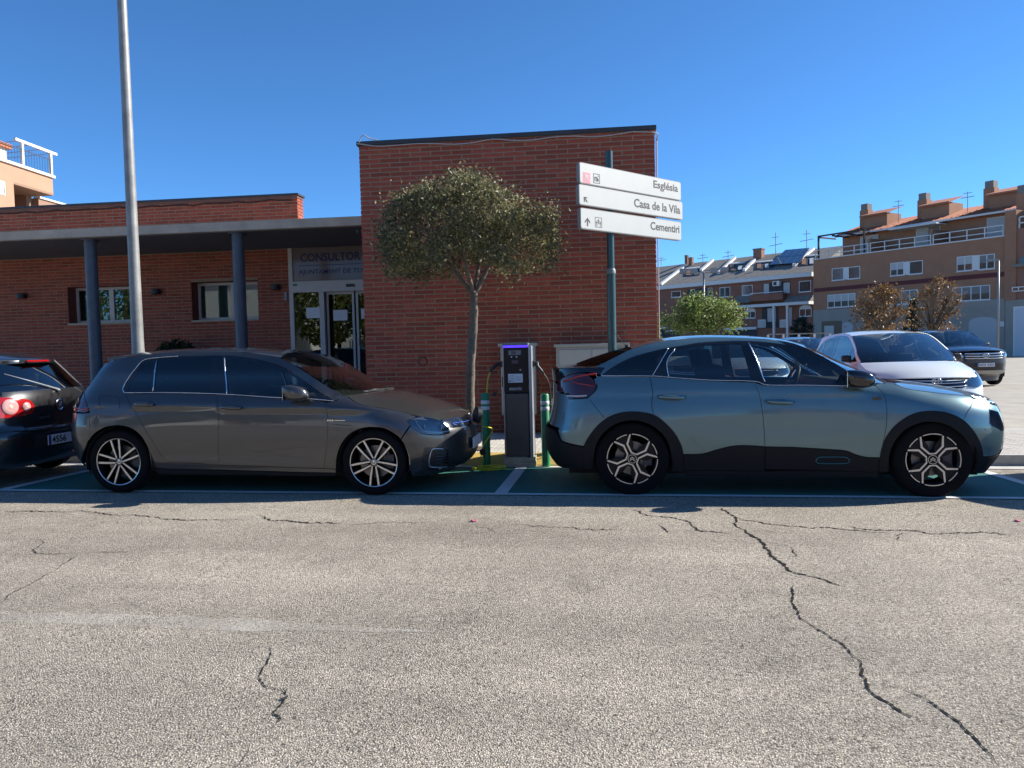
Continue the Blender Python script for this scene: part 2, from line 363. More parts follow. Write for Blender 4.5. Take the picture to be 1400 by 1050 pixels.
# gutter, kerb stones, pavement with ribbed tiles
tag(sheet('gutter', -40, 40, 8.855, 9.105, 0.006, GUT), kind='structure')
KY0, KY1, KH = 9.1, 9.25, 0.125
pav_z = KH
kerb = tag(part('kerb', KERB, None, (-40, -13.02, KY0, KY1, -0.1, KH + 0.1), (13.02, 40, KY0, KY1, -0.5, KH - 0.2)), kind='structure')
ks = MB().box(-0.497, 0.497, KY0, KY1, -0.1, KH).build('kerb_stone', [KERB], None, bevel=0.012)
ky = MB().prism([(KY0 - .13, -.1), (KY0 - .13, .018), (KY0 - .02, KH * .72), (KY1 - .03, KH), (KY1, KH), (KY1, -.1)], -0.497, 0.497, 'yz').build('kerb_stone', [KYEL], None, bevel=0.01)
for i in range(-13, 13):
    src = ky if i in (-2, -1) else ks
    o = link_copy(src, kerb); o.location = (i + 0.42, 0, gz(i + 0.42)); o.rotation_euler = (0, -math.atan(SLOPE) * 1, 0)
bpy.data.objects.remove(ks); bpy.data.objects.remove(ky)
pavement = tag(part('pavement', mat('pavement_joint', (0.20, 0.185, 0.16), 0.95, var=0.2, vscale=5), None, ), kind='structure') if False else None
def pav_sheet(name, x0, x1, y0, y1, dz, m):
    return tag(sheet(name, x0, x1, y0, y1, dz, m), kind='structure')
JNT = mat('pavement_joint', (0.17, 0.155, 0.13), 0.95, var=0.2, vscale=5)
pavement = pav_sheet('pavement', -3.6, 13.0, KY1 - 0.01, 11.75, pav_z - 0.022, JNT)
pav_sheet('pavement_slab', -40, -3.6, KY1 - 0.01, 16.5, pav_z - 0.001, PAVE)
T = 0.40
tb = MB(); tb.box(-T / 2 + .002, T / 2 - .002, -T / 2 + .002, T / 2 - .002, -0.03, -0.010)
for k in range(7):
    x = -T / 2 + 0.003 + k * (T / 7); tb.box(x, x + T / 7 - 0.013, -T / 2 + .003, T / 2 - .003, -0.012, 0.0)
tile = tb.build('paving_tile', PAVE, None)
n_t = 0
for i in range(-9, 32):
    for j in range(6):
        x = i * T + 0.2; y = KY1 + 0.2 + j * T
        if (0.9 < x < 3.3) or n_t >= 290: continue
        o = link_copy(tile, pavement); o.location = (x, y, gz(x) + pav_z + rnd.uniform(-.002, .002)); o.rotation_euler = (0, -math.atan(SLOPE), 0); n_t += 1
bpy.data.objects.remove(tile)
pav_sheet('pavement_slab', 0.9, 3.4, KY1 + 0.002, 11.75, pav_z - 0.004, PAVE)
pav_sheet('pavement_edging', 0.81, 13, 11.75, 11.95, pav_z - 0.012, KERB)
# ================================================================== BRICK CLINIC
BRICK = mat('brick', (0.325, 0.067, 0.036), 0.85, var=0.28, vscale=9, bump=0.4, bscale=90, island=0.20)
MORTAR = mat('mortar', (0.31, 0.21, 0.135), 0.95, var=0.15, vscale=12, bump=0.4, bscale=120)
COPING = mat('dark_coping', (0.035, 0.036, 0.042), 0.5, var=0.3, vscale=4)
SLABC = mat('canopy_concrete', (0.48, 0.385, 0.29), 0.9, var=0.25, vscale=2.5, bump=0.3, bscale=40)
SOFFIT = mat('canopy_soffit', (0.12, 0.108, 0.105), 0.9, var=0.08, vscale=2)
ALU = mat('beige_aluminium', (0.55, 0.50, 0.46), 0.4, metal=0.0, spec=0.5, var=0.05)
COLM = mat('blue_grey_paint', (0.075, 0.082, 0.102), 0.45, var=0.25, vscale=6, bump=0.1, bscale=30)
BLK = mat('black_plastic', (0.018, 0.018, 0.02), 0.45, var=0.1)
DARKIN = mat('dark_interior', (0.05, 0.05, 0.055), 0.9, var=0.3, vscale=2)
WGLASS = glass_mat('window_glass', (0.62, 0.68, 0.65), 0.015)
PAPER = mat('paper', (0.72, 0.72, 0.74), 0.9, var=0.05)
INKB = mat('navy_letters', (0.016, 0.022, 0.12), 0.6)

clinic = tag(empty('clinic_building', (-6, 13, 0.1)), 'low red brick clinic with flat canopy on blue grey columns', 'building')
CL = Vector((-6, 13, 0.1))
def cpart(name, m, *boxes, **kw):                 # boxes in world coordinates
    o = part(name, m, None, *boxes, **kw); o.parent = clinic; o.location = -CL; return o
BW, BH = 0.3130, 0.0680
def brick_cells(x0, x1, z0, z1, holes=()):
    out = []; nrow = int(round((z1 - z0) / BH)); bh = (z1 - z0) / nrow; nb = max(1, round((x1 - x0) / BW)); bw = (x1 - x0) / nb
    for r in range(nrow):
        za, zb = z0 + r * bh + 0.0080, z0 + (r + 1) * bh - 0.0080; xs = [x0]; x = x0 + (bw if r % 2 == 0 else bw / 2)
        while x < x1 - 0.01: xs.append(x); x += bw
        xs.append(x1)
        for a, c in zip(xs[:-1], xs[1:]):
            segs = [(a + (0.0 if a == x0 else 0.0080), c - (0.0 if c == x1 else 0.0080))]
            for (ha, hb, hc, hd) in holes:
                if zb > hc and za < hd:
                    ns = []
                    for s in segs:
                        if s[1] <= ha or s[0] >= hb: ns.append(s); continue
                        if s[0] < ha: ns.append((s[0], ha))
                        if s[1] > hb: ns.append((hb, s[1]))
                    segs = ns
            out += [(s[0], s[1], za, zb) for s in segs if s[1] - s[0] > 0.02]
    return out
def brick_box(b, x0, x1, z0, z1, y, depth=0.05, jit=0.002):
    dy = rnd.uniform(-jit, jit); e = 0.004
    x0 += rnd.uniform(-.002, .002); x1 += rnd.uniform(-.002, .002)
    b.add([(x0 + e, y + dy, z0 + e), (x1 - e, y + dy, z0 + e), (x1 - e, y + dy, z1 - e), (x0 + e, y + dy, z1 - e),
           (x0, y + dy + e, z0), (x1, y + dy + e, z0), (x1, y + dy + e, z1), (x0, y + dy + e, z1),
           (x0, y + depth, z0), (x1, y + depth, z0), (x1, y + depth, z1), (x0, y + depth, z1)],
          [(0, 1, 2, 3), (0, 4, 5, 1), (1, 5, 6, 2), (2, 6, 7, 3), (3, 7, 4, 0), (4, 8, 9, 5), (5, 9, 10, 6), (6, 10, 11, 7), (7, 11, 8, 4)])
# --- tall block
TX0, TX1, TY, TZ = -3.577, 0.812, 11.40, 4.49
wall_t = cpart('wall', MORTAR, (TX0 + .012, TX1 - .012, TY + .0055, 17.6, 0.0, TZ))
cells = brick_cells(TX0, TX1, 0.12, TZ)
order = sorted(range(len(cells)), key=lambda i: 0 if 2.25 < cells[i][2] < 4.2 and (cells[i][1] < -2.9 or cells[i][0] > -0.55) else (1 if cells[i][2] > 3.55 else 2))
single = set(order[:300]); stuff = MB(); shared = {}
for i, (a, c, za, zb) in enumerate(cells):
    if i in single:
        key = (round(c - a, 2), rnd.randrange(3))
        if key not in shared:
            q = MB(); brick_box(q, -(c - a) / 2, (c - a) / 2, -(zb - za) / 2, (zb - za) / 2, 0.0); shared[key] = q.build('brick', BRICK, None).data
            bpy.data.objects.remove([o for o in COL.objects if o.data == shared[key]][0])
        o = bpy.data.objects.new('brick', shared[key]); COL.objects.link(o); o.parent = wall_t; o.location = ((a + c) / 2, TY, (za + zb) / 2)
    else:
        brick_box(stuff, a, c, za, zb, TY)
# right side wall and left side wall bricks (turned corners)
def side_bricks(b, X, sgn, y0, y1, z0, z1):
    for (a, c, za, zb) in brick_cells(y0, y1, z0, z1):
        q = MB(); brick_box(q, a, c, za, zb, 0.0)
        for f in q.f: pass
        b.add([(X - sgn * v[1], v[0], v[2]) for v in q.v], q.f)
side_bricks(stuff, TX1, 1, TY + 0.055, 17.6, 0.12, TZ)
side_bricks(stuff, TX0, -1, TY + 0.055, 15.1, 0.12, TZ)
o = stuff.build('brickwork', BRICK, wall_t); tag(o, kind='stuff')
cpart('coping', COPING, (TX0 - .03, TX1 + .025, TY - .03, 17.63, TZ, TZ + .062), bevel=.008)
# loose cable along the coping
b = MB(); pts = [(TX0 - .02, TY - .04, TZ + .03)]
for i in range(1, 15):
    x = TX0 + i * (TX1 - TX0) / 15; pts.append((x, TY - .022, TZ - .012 - 0.045 * abs(math.sin(i * 0.9)) * (1 if i > 3 else .3)))
pts += [(TX1 - .3, TY - .025, TZ - .02), (TX1 + .02, TY - .03, TZ - .055), (TX1 + .035, TY + .05, TZ - .15), (TX1 + .03, TY + .06, TZ - .5), (TX1 + .03, TY + .06, 0.3)]
c = b.tube(smoothpts(pts, 4), 0.009, 5).build('cable', mat('pale_cable', (0.42, 0.40, 0.38), 0.6), None, smooth=True); c.parent = clinic; c.location = -CL
b = MB(); b.tube(smoothpts([(TX0 + .02, TY - .04, TZ + .04), (TX0 + .05, TY - .05, TZ + .10), (TX0 + .1, TY - .05, TZ + .14), (TX0 + .2, TY - .04, TZ + .09), (TX0 + .3, TY - .035, TZ + .065)], 5), 0.008, 5)
c = b.build('cable', MATS['pale_cable'], None, smooth=True); c.parent = clinic; c.location = -CL
# small wall fittings: dark ring of an old bolt and a hole
p = at_y(578, 494, TY); b = MB(); b.lathe([(0.055, 0.006), (0.066, -0.004), (0.077, 0.006), (0.066, 0.012)], 20, 'y', (p.x, TY - .004, p.z), closed=True)
c = b.build('wall_ring', mat('rust_dark', (0.05, 0.035, 0.03), 0.8), None, smooth=True); c.parent = clinic; c.location = -CL
p = at_y(507.5, 486, TY); c = MB().lathe([(0.0, -0.012), (0.012, -0.012), (0.014, 0.004)], 12, 'y', (p.x, TY, p.z)).build('wall_plug', BLK, None); c.parent = clinic; c.location = -CL
# --- recessed wing
RY = 15.2; PX1 = -6.09
W1 = (at_y(93, 416, RY).x, at_y(184, 416, RY).x); W1z = (at_y(140, 441, RY).z, at_y(140, 391, RY).z)
W2 = (at_y(262, 410, RY).x, at_y(353, 410, RY).x); W2z = (at_y(305, 437, RY).z, at_y(305, 384.5, RY).z)
DX0 = at_y(393.5, 336, RY).x; DX1 = TX0 + .2
holes = [(W1[0], W1[1], *W1z), (W2[0], W2[1], *W2z)]
WX0 = -15.4
wing = MB()
for (a, c, za, zb) in [(WX0, W1[0], 0, 3.55), (W1[0], W1[1], 0, W1z[0]), (W1[0], W1[1], W1z[1], 3.55), (W1[1], W2[0], 0, 3.55), (W2[0], W2[1], 0, W2z[0]), (W2[0], W2[1], W2z[1], 3.55), (W2[1], DX0, 0, 3.55)]:
    wing.box(a, c, RY + .0055, RY + .30, za, zb)
wing.box(WX0, PX1 - .012, RY + .0055, RY + .30, 3.55, 4.60); wing.box(WX0, TX0, 18.0, 18.2, 0, 4.5)
wing_o = wing.build('wall', MORTAR, None); wing_o.parent = clinic; wing_o.location = -CL
st = MB()
for (a, c, za, zb) in brick_cells(WX0, DX0, 0.12, 3.52, holes): brick_box(st, a, c, za, zb, RY)
for (a, c, za, zb) in brick_cells(WX0, PX1, 3.60, 4.55): brick_box(st, a, c, za, zb, RY)
side_bricks(st, PX1, 1, RY + 0.055, RY + .30, 3.60, 4.55)
tag(st.build('brickwork', BRICK, wing_o), kind='stuff')
# reveals of the windows, brick faced
for (x0, x1, z0, z1) in holes:
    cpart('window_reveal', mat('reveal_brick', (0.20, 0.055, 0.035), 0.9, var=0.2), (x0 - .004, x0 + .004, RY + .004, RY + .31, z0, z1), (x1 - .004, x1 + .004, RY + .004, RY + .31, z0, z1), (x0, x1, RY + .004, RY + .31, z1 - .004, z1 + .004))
    cpart('window_sill', SLABC, (x0 - .01, x1 + .01, RY - .03, RY + .31, z0 - .035, z0))
    fy = RY + .26; w = cpart('window', ALU, (x0, x1, fy, fy + .05, z0, z0 + .06), (x0, x1, fy, fy + .05, z1 - .06, z1), (x0, x0 + .06, fy, fy + .05, z0 + .06, z1 - .06), (x1 - .06, x1, fy, fy + .05, z0 + .06, z1 - .06), ((x0 + x1) / 2 + .02, (x0 + x1) / 2 + .12, fy - .008, fy + .055, z0 + .055, z1 - .055))
    for (a, c) in ((x0 + .06, (x0 + x1) / 2 + .02), ((x0 + x1) / 2 + .12, x1 - .06)):
        g = part('pane', WGLASS, w, (a, c, fy + .02, fy + .026, z0 + .06, z1 - .06))
    cpart('blind', mat('green_reflection_blind', (0.10, 0.20, 0.15), 0.9, var=0.5, vscale=9) if x0 < -9 else mat('pale_reflection_blind', (0.40, 0.44, 0.40), 0.9, var=0.12, vscale=5), (x0 - .05, x1 + .05, fy + .16, fy + .17, z0 - .05, z1 + .05))  # reflected tree green and pale wall are painted onto the blinds
cpart('coping', COPING, (WX0, PX1 + .03, RY - .03, RY + .34, 4.60, 4.645), bevel=.006)
cpart('coping_course', mat('coping_brick', (0.17, 0.085, 0.068), 0.9, var=0.25, vscale=6), (WX0, PX1 + .005, RY - .012, RY + .31, 4.553, 4.60))
b = MB(); pts = []
for i in range(40): pts.append((WX0 + i * (PX1 - WX0 - .1) / 39, RY - .02, 4.535 - 0.035 * abs(math.sin(i * 1.1)) - (0.02 if i % 5 == 0 else 0)))
c = b.tube(pts, 0.012, 5).build('cable', mat('black_cable', (0.02, 0.016, 0.02), 0.6), None, smooth=True); c.parent = clinic; c.location = -CL
# canopy slab
SY = 12.8
can = cpart('canopy', SLABC, (WX0, TX0 - .004, SY, RY + .008, 3.545, 3.70), bevel=.012)
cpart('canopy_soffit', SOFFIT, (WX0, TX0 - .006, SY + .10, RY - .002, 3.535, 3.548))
cpart('roof', mat('roof_felt', (0.22, 0.2, 0.18), 0.95, var=0.2), (WX0, TX0 + .02, RY + .30, 18.0, 3.60, 3.70))
for px, py in ((123.5, 335), (325, 325)):
    p = at_y(px, py, 13.05)
    b = MB(); b.lathe([(0.108, 0.05), (0.105, 0.12), (0.105, 3.536)], 28, 'z', (p.x, 13.05, 0)); b.lathe([(0.15, 3.51), (0.15, 3.535), (0.1, 3.536)], 28, 'z', (p.x, 13.05, 0)); b.lathe([(0.107, 1.93), (0.110, 1.94), (0.110, 1.97), (0.107, 1.98)], 28, 'z', (p.x, 13.05, 0))
    c = b.build('column', COLM, None, smooth=True, angle=0.6); c.parent = clinic; c.location = -CL
p = at_y(121.5, 327, 12.8)
# up-down wall lamps
for px, py in ((32, 405), (215, 399), (378.5, 393)):
    p = at_y(px, py, RY); b = MB(); b.lathe([(0.0, -.052), (0.095, -.052), (0.10, -.045), (0.10, .045), (0.095, .052), (0.0, .052)], 20, 'z', (p.x, RY - .06, p.z)); b.box(p.x - .05, p.x + .05, RY - .05, RY + .01, p.z - .035, p.z + .035)
    c = b.build('wall_lamp', BLK, None, smooth=True, angle=0.6); c.parent = clinic; c.location = -CL
p = at_y(391, 405, RY); cpart('intercom', mat('grey_plastic', (0.25, 0.25, 0.27), 0.5), (p.x - .03, p.x + .03, RY - .025, RY + .005, p.z - .09, p.z + .09), bevel=.006)
# --- glazed entrance
ent = cpart('entrance_frame', ALU)
def ex(px): return at_y(px, 400, RY).x
def ez(py, px=445): return at_y(px, py, RY).z
fy0, fy1 = RY - .03, RY + .06
zt, zs1, zs0, zd = 3.535, ez(337), ez(384), ez(399)
fb = MB()
for bx in [(DX0, DX1, fy0, fy1, zs1, zt), (DX0, ex(401.5), fy0 + .002, fy1, 0.13, zs1), (ex(401.5), DX1, fy0 - .03, fy1, zd, zs0), (ex(436.5), ex(443), fy0 + .003, fy1, .13, zd), (ex(402), DX1, fy0 + .004, fy1, .13, .2)]: fb.box(*bx)
ent2 = fb.build('entrance_frame', ALU, None, bevel=.004); ent2.parent = clinic; ent2.location = -CL; bpy.data.objects.remove(ent)
SIGNG = mat('frosted_sign_glass', (0.20, 0.165, 0.155), 0.12, spec=0.4)
part('sign_glass', SIGNG, ent2, (ex(401.5), DX1, RY, RY + .02, zs0, zs1))
part('pane', WGLASS, ent2, (ex(401.5), ex(436.5), RY, RY + .01, .2, zd))
for nm, (a, c, yy) in (('sliding_door', (ex(444), ex(482), RY + .075)), ('sliding_door', (ex(484.5), ex(523), RY + .075))):
    s = .045; d = part(nm, ALU, ent2, (a, a + s, yy, yy + .04, .15, zd + .02), (c - s, c, yy, yy + .04, .15, zd + .02), (a + s, c - s, yy, yy + .04, zd - .05, zd + .02), (a + s, c - s, yy, yy + .04, .15, .25))
    part('pane', WGLASS, d, (a + s, c - s, yy + .015, yy + .022, .25, zd - .05))
p = at_y(480.5, 390.5, RY); part('door_sensor', BLK, ent2, (p.x - .09, p.x + .09, RY - .085, RY - .055, p.z - .03, p.z + .03), bevel=.012)
p = at_y(401.5, 390, RY); part('exit_sticker', mat('green_sticker', (.02, .22, .12), .6), ent2, (p.x + .01, p.x + .10, RY - .064, RY - .0605, p.z - .02, p.z + .02))
def fit_text(name, s, x0, x1, ztop, zbot, y, m, parent, bold=0.0):
    o = text_obj(name, s, 1.0, m, parent, (0, 0, 0), bold=bold, depth=0.004)
    xs = [v.co.x for v in o.data.vertices]; ys = [v.co.y for v in o.data.vertices]
    h = ztop - zbot; k = h / (max(ys) - min(ys)); kx = (x1 - x0) / (max(xs) - min(xs)); mn = min(xs); my = min(ys)
    for v in o.data.vertices: v.co.x = (v.co.x - mn) * kx; v.co.y = (v.co.y - my) * k; v.co.z = v.co.z * 0.4
    o.location = (x0, y, zbot); return o
fit_text('sign_lettering', 'CONSULTOR', at_y(410.5, 352, RY).x, at_y(493, 350, RY).x, at_y(450, 345.5, RY).z, at_y(450, 356.8, RY).z, RY - .003, INKB, ent2, bold=0.018)
fit_text('sign_lettering', 'AJUNTAMENT DE TO', at_y(408.5, 372, RY).x, at_y(495.5, 370, RY).x, at_y(450, 367.7, RY).z, at_y(450, 375.8, RY).z, RY - .003, INKB, ent2, bold=0.004)
part('sign_rule', INKB, ent2, (at_y(408.5, 363, RY).x, DX1, RY - .004, RY - .001, at_y(450, 362, RY).z - .006, at_y(450, 362, RY).z + .006))
for (a, t, c, d) in ((418, 420, 437, 434.5), (452.5, 424, 472, 438.5), (491, 423, 499, 437)):
    x0, x1 = ex(a), ex(c); z1, z0 = ez(t), ez(d); yy = RY - .004 if a < 430 else RY + .088
    part('paper_notice', PAPER, ent2, (x0, x1, yy, yy + .002, z0, z1))
# foyer behind the glass
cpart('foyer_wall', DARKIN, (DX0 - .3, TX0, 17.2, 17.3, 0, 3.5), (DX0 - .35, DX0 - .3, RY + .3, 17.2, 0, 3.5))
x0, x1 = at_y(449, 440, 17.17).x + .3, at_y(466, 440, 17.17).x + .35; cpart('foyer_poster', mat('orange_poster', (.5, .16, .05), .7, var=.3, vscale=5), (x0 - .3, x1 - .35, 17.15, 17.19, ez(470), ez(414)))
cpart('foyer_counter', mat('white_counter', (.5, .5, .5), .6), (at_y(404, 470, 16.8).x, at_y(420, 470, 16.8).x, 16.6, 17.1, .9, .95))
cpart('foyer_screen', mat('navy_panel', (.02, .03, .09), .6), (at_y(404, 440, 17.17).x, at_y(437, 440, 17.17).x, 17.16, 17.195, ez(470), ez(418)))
# --- meter cabinets on the wall
CAB = mat('cabinet_paint', (0.40, 0.37, 0.31), 0.6, var=0.1, vscale=3)
def cabinet(label, px0, px1, pyt, pyb, dep, plinth):
    a = at_y(px0, pyt, TY - dep); c = at_y(px1, pyt, TY - dep); zb = at_y((px0 + px1) / 2, pyb, TY - dep).z; zt = a.z; base = gz(a.x) + pav_z
    r = tag(empty('meter_cabinet', ((a.x + c.x) / 2, TY - dep / 2, base)), label, 'cabinet', 'meter cabinets on the brick wall'); w = (c.x - a.x) / 2; z0 = zb - base; z1 = zt - base
    part('plinth', mat('cabinet_plinth', (0.20, 0.15, 0.125), .9, var=.2), r, (-w + .03, w - .03, -dep / 2 + .03, dep / 2 + .02, -.02, z0))
    part('body', CAB, r, (-w, w, -dep / 2, dep / 2 + .02, z0, z1), bevel=.008)
    part('hood', CAB, r, (-w - .03, w + .03, -dep / 2 - .03, dep / 2 + .02, z1 + .001, z1 + .045), bevel=.01)
    dmm = mat('cabinet_door', (0.46, 0.425, 0.36), .55, var=.08, vscale=3); n = 2 if w > .35 else 1
    for i in range(n):
        x0 = -w + .045 + i * (2 * w - .07) / n; d = part('door', dmm, r, (x0, x0 + (2 * w - .07) / n - .02, -dep / 2 - .014, -dep / 2 - .001, z0 + .05, z1 - .04), bevel=.004)
        part('lock', BLK, d, (x0 + .03, x0 + .055, -dep / 2 - .02, -dep / 2 - .013, (z0 + z1) / 2, (z0 + z1) / 2 + .05))
    return r
cabinet('narrow beige metal cabinet against the wall behind the charging post', 684, 731, 474, 567, .24, 1)
cabinet('wide beige metal cabinet against the wall by the sign pole', 760, 858, 475, 590, .26, 1)
# leafy plant by the wall
def leaf_cloud(name, m, pts, size, parent, seed=1, droop=.4, bend=.25):
    r = random.Random(seed); vs = []; fs = []
    for p in pts:
        s = size * r.uniform(.6, 1.25); a = r.uniform(0, 2 * math.pi); el = r.uniform(-1.1, 1.1)
        d = Vector((math.cos(a) * math.cos(el), math.sin(a) * math.cos(el), math.sin(el) - droop * .4)).normalized()
        t = Vector((r.uniform(-1, 1), r.uniform(-1, 1), r.uniform(-1, 1))); w = d.cross(t).normalized() * s * .27; n = d.cross(w).normalized() * s * bend * .5
        p = Vector(p); o = len(vs); m1 = p + d * s * .45
        vs += [p, m1 + w + n, p + d * s, m1 - w + n, m1]; fs += [(o, o + 4, o + 1), (o + 1, o + 4, o + 2), (o, o + 3, o + 4), (o + 3, o + 2, o + 4)]
    me = bpy.data.meshes.new(name); me.from_pydata([tuple(v) for v in vs], [], fs); me.materials.append(m)
    ob = bpy.data.objects.new(name, me); COL.objects.link(ob); ob.parent = parent
    return ob
def leaf_mat(name, c1, c2, c3, trans=0.35, rough=0.45):
    m = bpy.data.materials.new(name); m.use_nodes = True; nt = m.node_tree; b = nt.nodes['Principled BSDF']; N = nt.nodes.new; L = nt.links.new
    g = N('ShaderNodeNewGeometry'); cr = N('ShaderNodeValToRGB'); e = cr.color_ramp.elements; e[0].color = (*c1, 1); e[1].color = (*c3, 1); x = e.new(.55); x.color = (*c2, 1)
    L(g.outputs['Random Per Island'], cr.inputs[0]); L(cr.outputs[0], b.inputs['Base Color']); b.inputs['Roughness'].default_value = rough; b.inputs['Specular IOR Level'].default_value = .45
    tr = N('ShaderNodeBsdfTranslucent'); mx = N('ShaderNodeMixShader'); mx.inputs[0].default_value = trans; L(cr.outputs[0], tr.inputs[0]); L(b.outputs[0], mx.inputs[1]); L(tr.outputs[0], mx.inputs[2])
    L(mx.outputs[0], nt.nodes['Material Output'].inputs[0]); return m
LEAFD = leaf_mat('dark_leaf', (.012, .03, .012), (.02, .045, .018), (.04, .07, .025))
BARK = mat('grey_bark', (0.135, 0.11, 0.085), 0.95, var=0.45, vscale=14, bump=1.0, bscale=35)
p = at_y(241, 466, 14.6); pl = tag(empty('shrub', (p.x, 14.6, gz(p.x) + pav_z)), 'dark leafy shrub in a planter beneath the clinic windows', 'shrub')
b = MB(); b.box(-.3, .3, -.2, .2, 0, .42); b.build('planter', SLABC, pl, bevel=.02)
r = random.Random(3); hh = p.z - pl.location.z + .08
b = MB()
for k in range(5): b.tube([(r.uniform(-.1, .1), r.uniform(-.05, .05), .38), (r.uniform(-.15, .15), r.uniform(-.1, .1), hh * .6), (r.uniform(-.25, .25), r.uniform(-.15, .15), hh * .92)], [.012, .009, .004], 5)
b.build('stem', BARK, pl)
leaf_cloud('foliage', LEAFD, [((lambda a, q: (q * .42 * math.cos(a), q * .28 * math.sin(a), hh - .85 + r.random() ** .6 * .85 - .22 * q))(r.uniform(0, 6.28), r.random() ** .5)) for _ in range(900)], .11, pl, 5)
# ================================================================== STREET TREE
TREEL = leaf_mat('privet_leaf', (.055, .066, .026), (.150, .145, .065), (.34, .285, .145), .36, .5)
def street_tree():
    Y = 9.55; x0 = at_y(644.5, 588, Y).x; z0 = gz(x0) + pav_z; fork = at_y(648, 398, Y)
    t = tag(empty('street_tree', (x0, Y, z0)), 'small round clipped tree on a slim trunk behind the charging post', 'tree')
    fx, fz = fork.x - x0, fork.z - z0
    r = random.Random(11)
    pts = smoothpts([(0, 0, -.02), (-.012, .01, .5), (.016, 0, 1.1), (fx * .8, .01, 1.6), (fx, 0, fz)], 7); n = len(pts)
    b = MB(); b.tube(pts, [(.064 - .016 * i / (n - 1)) * (1 + .06 * math.sin(i * 1.7)) for i in range(n)], 14)
    ends = []
    for (dx, dy, dz, rr) in ((-.30, -.05, .36, .036), (.26, .02, .45, .036), (.05, .28, .5, .03), (-.08, -.28, .48, .028)):
        p1 = Vector((fx + dx, dy, fz + dz)); b.tube(smoothpts([(fx, 0, fz - .06), (fx + dx * .5, dy * .5, fz + dz * .42), p1], 4), [rr * (1 - .35 * i / 8) for i in range(9)], 9)
        for k in range(4):
            a = r.uniform(-.9, .9); q = p1 + Vector((dx * 1.2 + r.uniform(-.5, .5), dy * 1.2 + r.uniform(-.45, .45), r.uniform(.12, .5)))
            b.tube(smoothpts([tuple(p1 - Vector((dx, dy, dz)) * .25), tuple((p1 + q) / 2 + Vector((0, 0, .04))), tuple(q)], 3), [.02, .018, .016, .013, .011, .009, .006], 6); ends.append(q)
            for j in range(3):
                q2 = q + Vector((r.uniform(-.5, .5), r.uniform(-.45, .45), r.uniform(-.05, .4))); b.tube([tuple(q * .6 + p1 * .4), tuple(q2)], [.008, .003], 5); ends.append(q2)
    b.build('trunk', BARK, t, smooth=True)
    # crown volume: clipped dome, undercut base with an opening round the fork
    cx = at_y(636, 320, Y).x - x0; zb = at_y(640, 372, Y).z - z0; zt = at_y(660, 231, Y).z - z0; RX = 1.10; RYy = 1.0; Hh = (zt - zb) * .86
    pts = []
    clumps = []
    for k in range(420):
        a = r.uniform(0, 6.283); q = r.random() ** .5; v = r.random()
        clumps.append((a, q, v))
    def dome(a, q, v):
        prof = (1 - (max(0, v - .30) / .70) ** 3.2) ** .5 if v > .30 else .93 + .07 * (v / .30)
        lump = 1 + .05 * math.sin(3 * a + 1) + .04 * math.sin(5 * a + 2.2 * v) + .035 * math.sin(9 * a + 7 * v)
        x = cx + RX * prof * q * lump * math.cos(a); y = RYy * prof * q * lump * math.sin(a)
        z = zb + v * Hh * (1 + .035 * math.sin(4 * x + 1.3)) + (.12 * (1 - q) if v < .25 else 0) - .03 * math.cos(2.1 * a)
        return Vector((x, y, z))
    for (a, q, v) in clumps:
        c = dome(a, q, v); n = 74 if q > .6 else 30; s = r.uniform(.10, .19)
        for _ in range(n):
            d = Vector((r.gauss(0, 1), r.gauss(0, 1), r.gauss(0, .8))) * s * .62; pts.append(c + d)
    for _ in range(15000):
        a = r.uniform(0, 6.283); v = r.random(); q = 1 - .16 * r.random() ** 1.5; p = dome(a, q, v)
        g = math.sin(p.x * 7.3 + 1) * math.sin(p.z * 8.1) + math.sin(p.y * 6.7 + p.x * 3)
        if g < -.70: continue
        pts.append(p)
    keep = []
    for p in pts:
        dx = p.x - fx
        if p.z < zb + .30 and abs(dx) < .20 and p.z < fz + .40: continue
        # thin patches where the wall shows through
        w = math.sin(p.x * 5.2 + .6) + math.sin(p.z * 9 + p.x * 2.1) + math.sin(p.y * 4.3)
        if w < -1.15 and r.random() < .88: continue
        keep.append(p)
    leaf_cloud('crown', TREEL, keep, .050, t, 9)
    # a few stray shoots
    b = MB()
    for k in range(26):
        a = r.uniform(0, 6.283); p = dome(a, .97, r.uniform(.05, 1)); b.tube([tuple(p), tuple(p + Vector((r.uniform(-.08, .08), r.uniform(-.06, .06), r.uniform(.02, .12))))], [.003, .001], 4)
    b.build('shoot', BARK, t)
    MB().lathe([(.0, .0), (.20, 0.0), (.21, .004)], 24, 'z', (0, 0, .004)).build('tree_pit', mat('soil', (.10, .075, .05), 1, var=.3, vscale=20, bump=1, bscale=60), t)
street_tree()

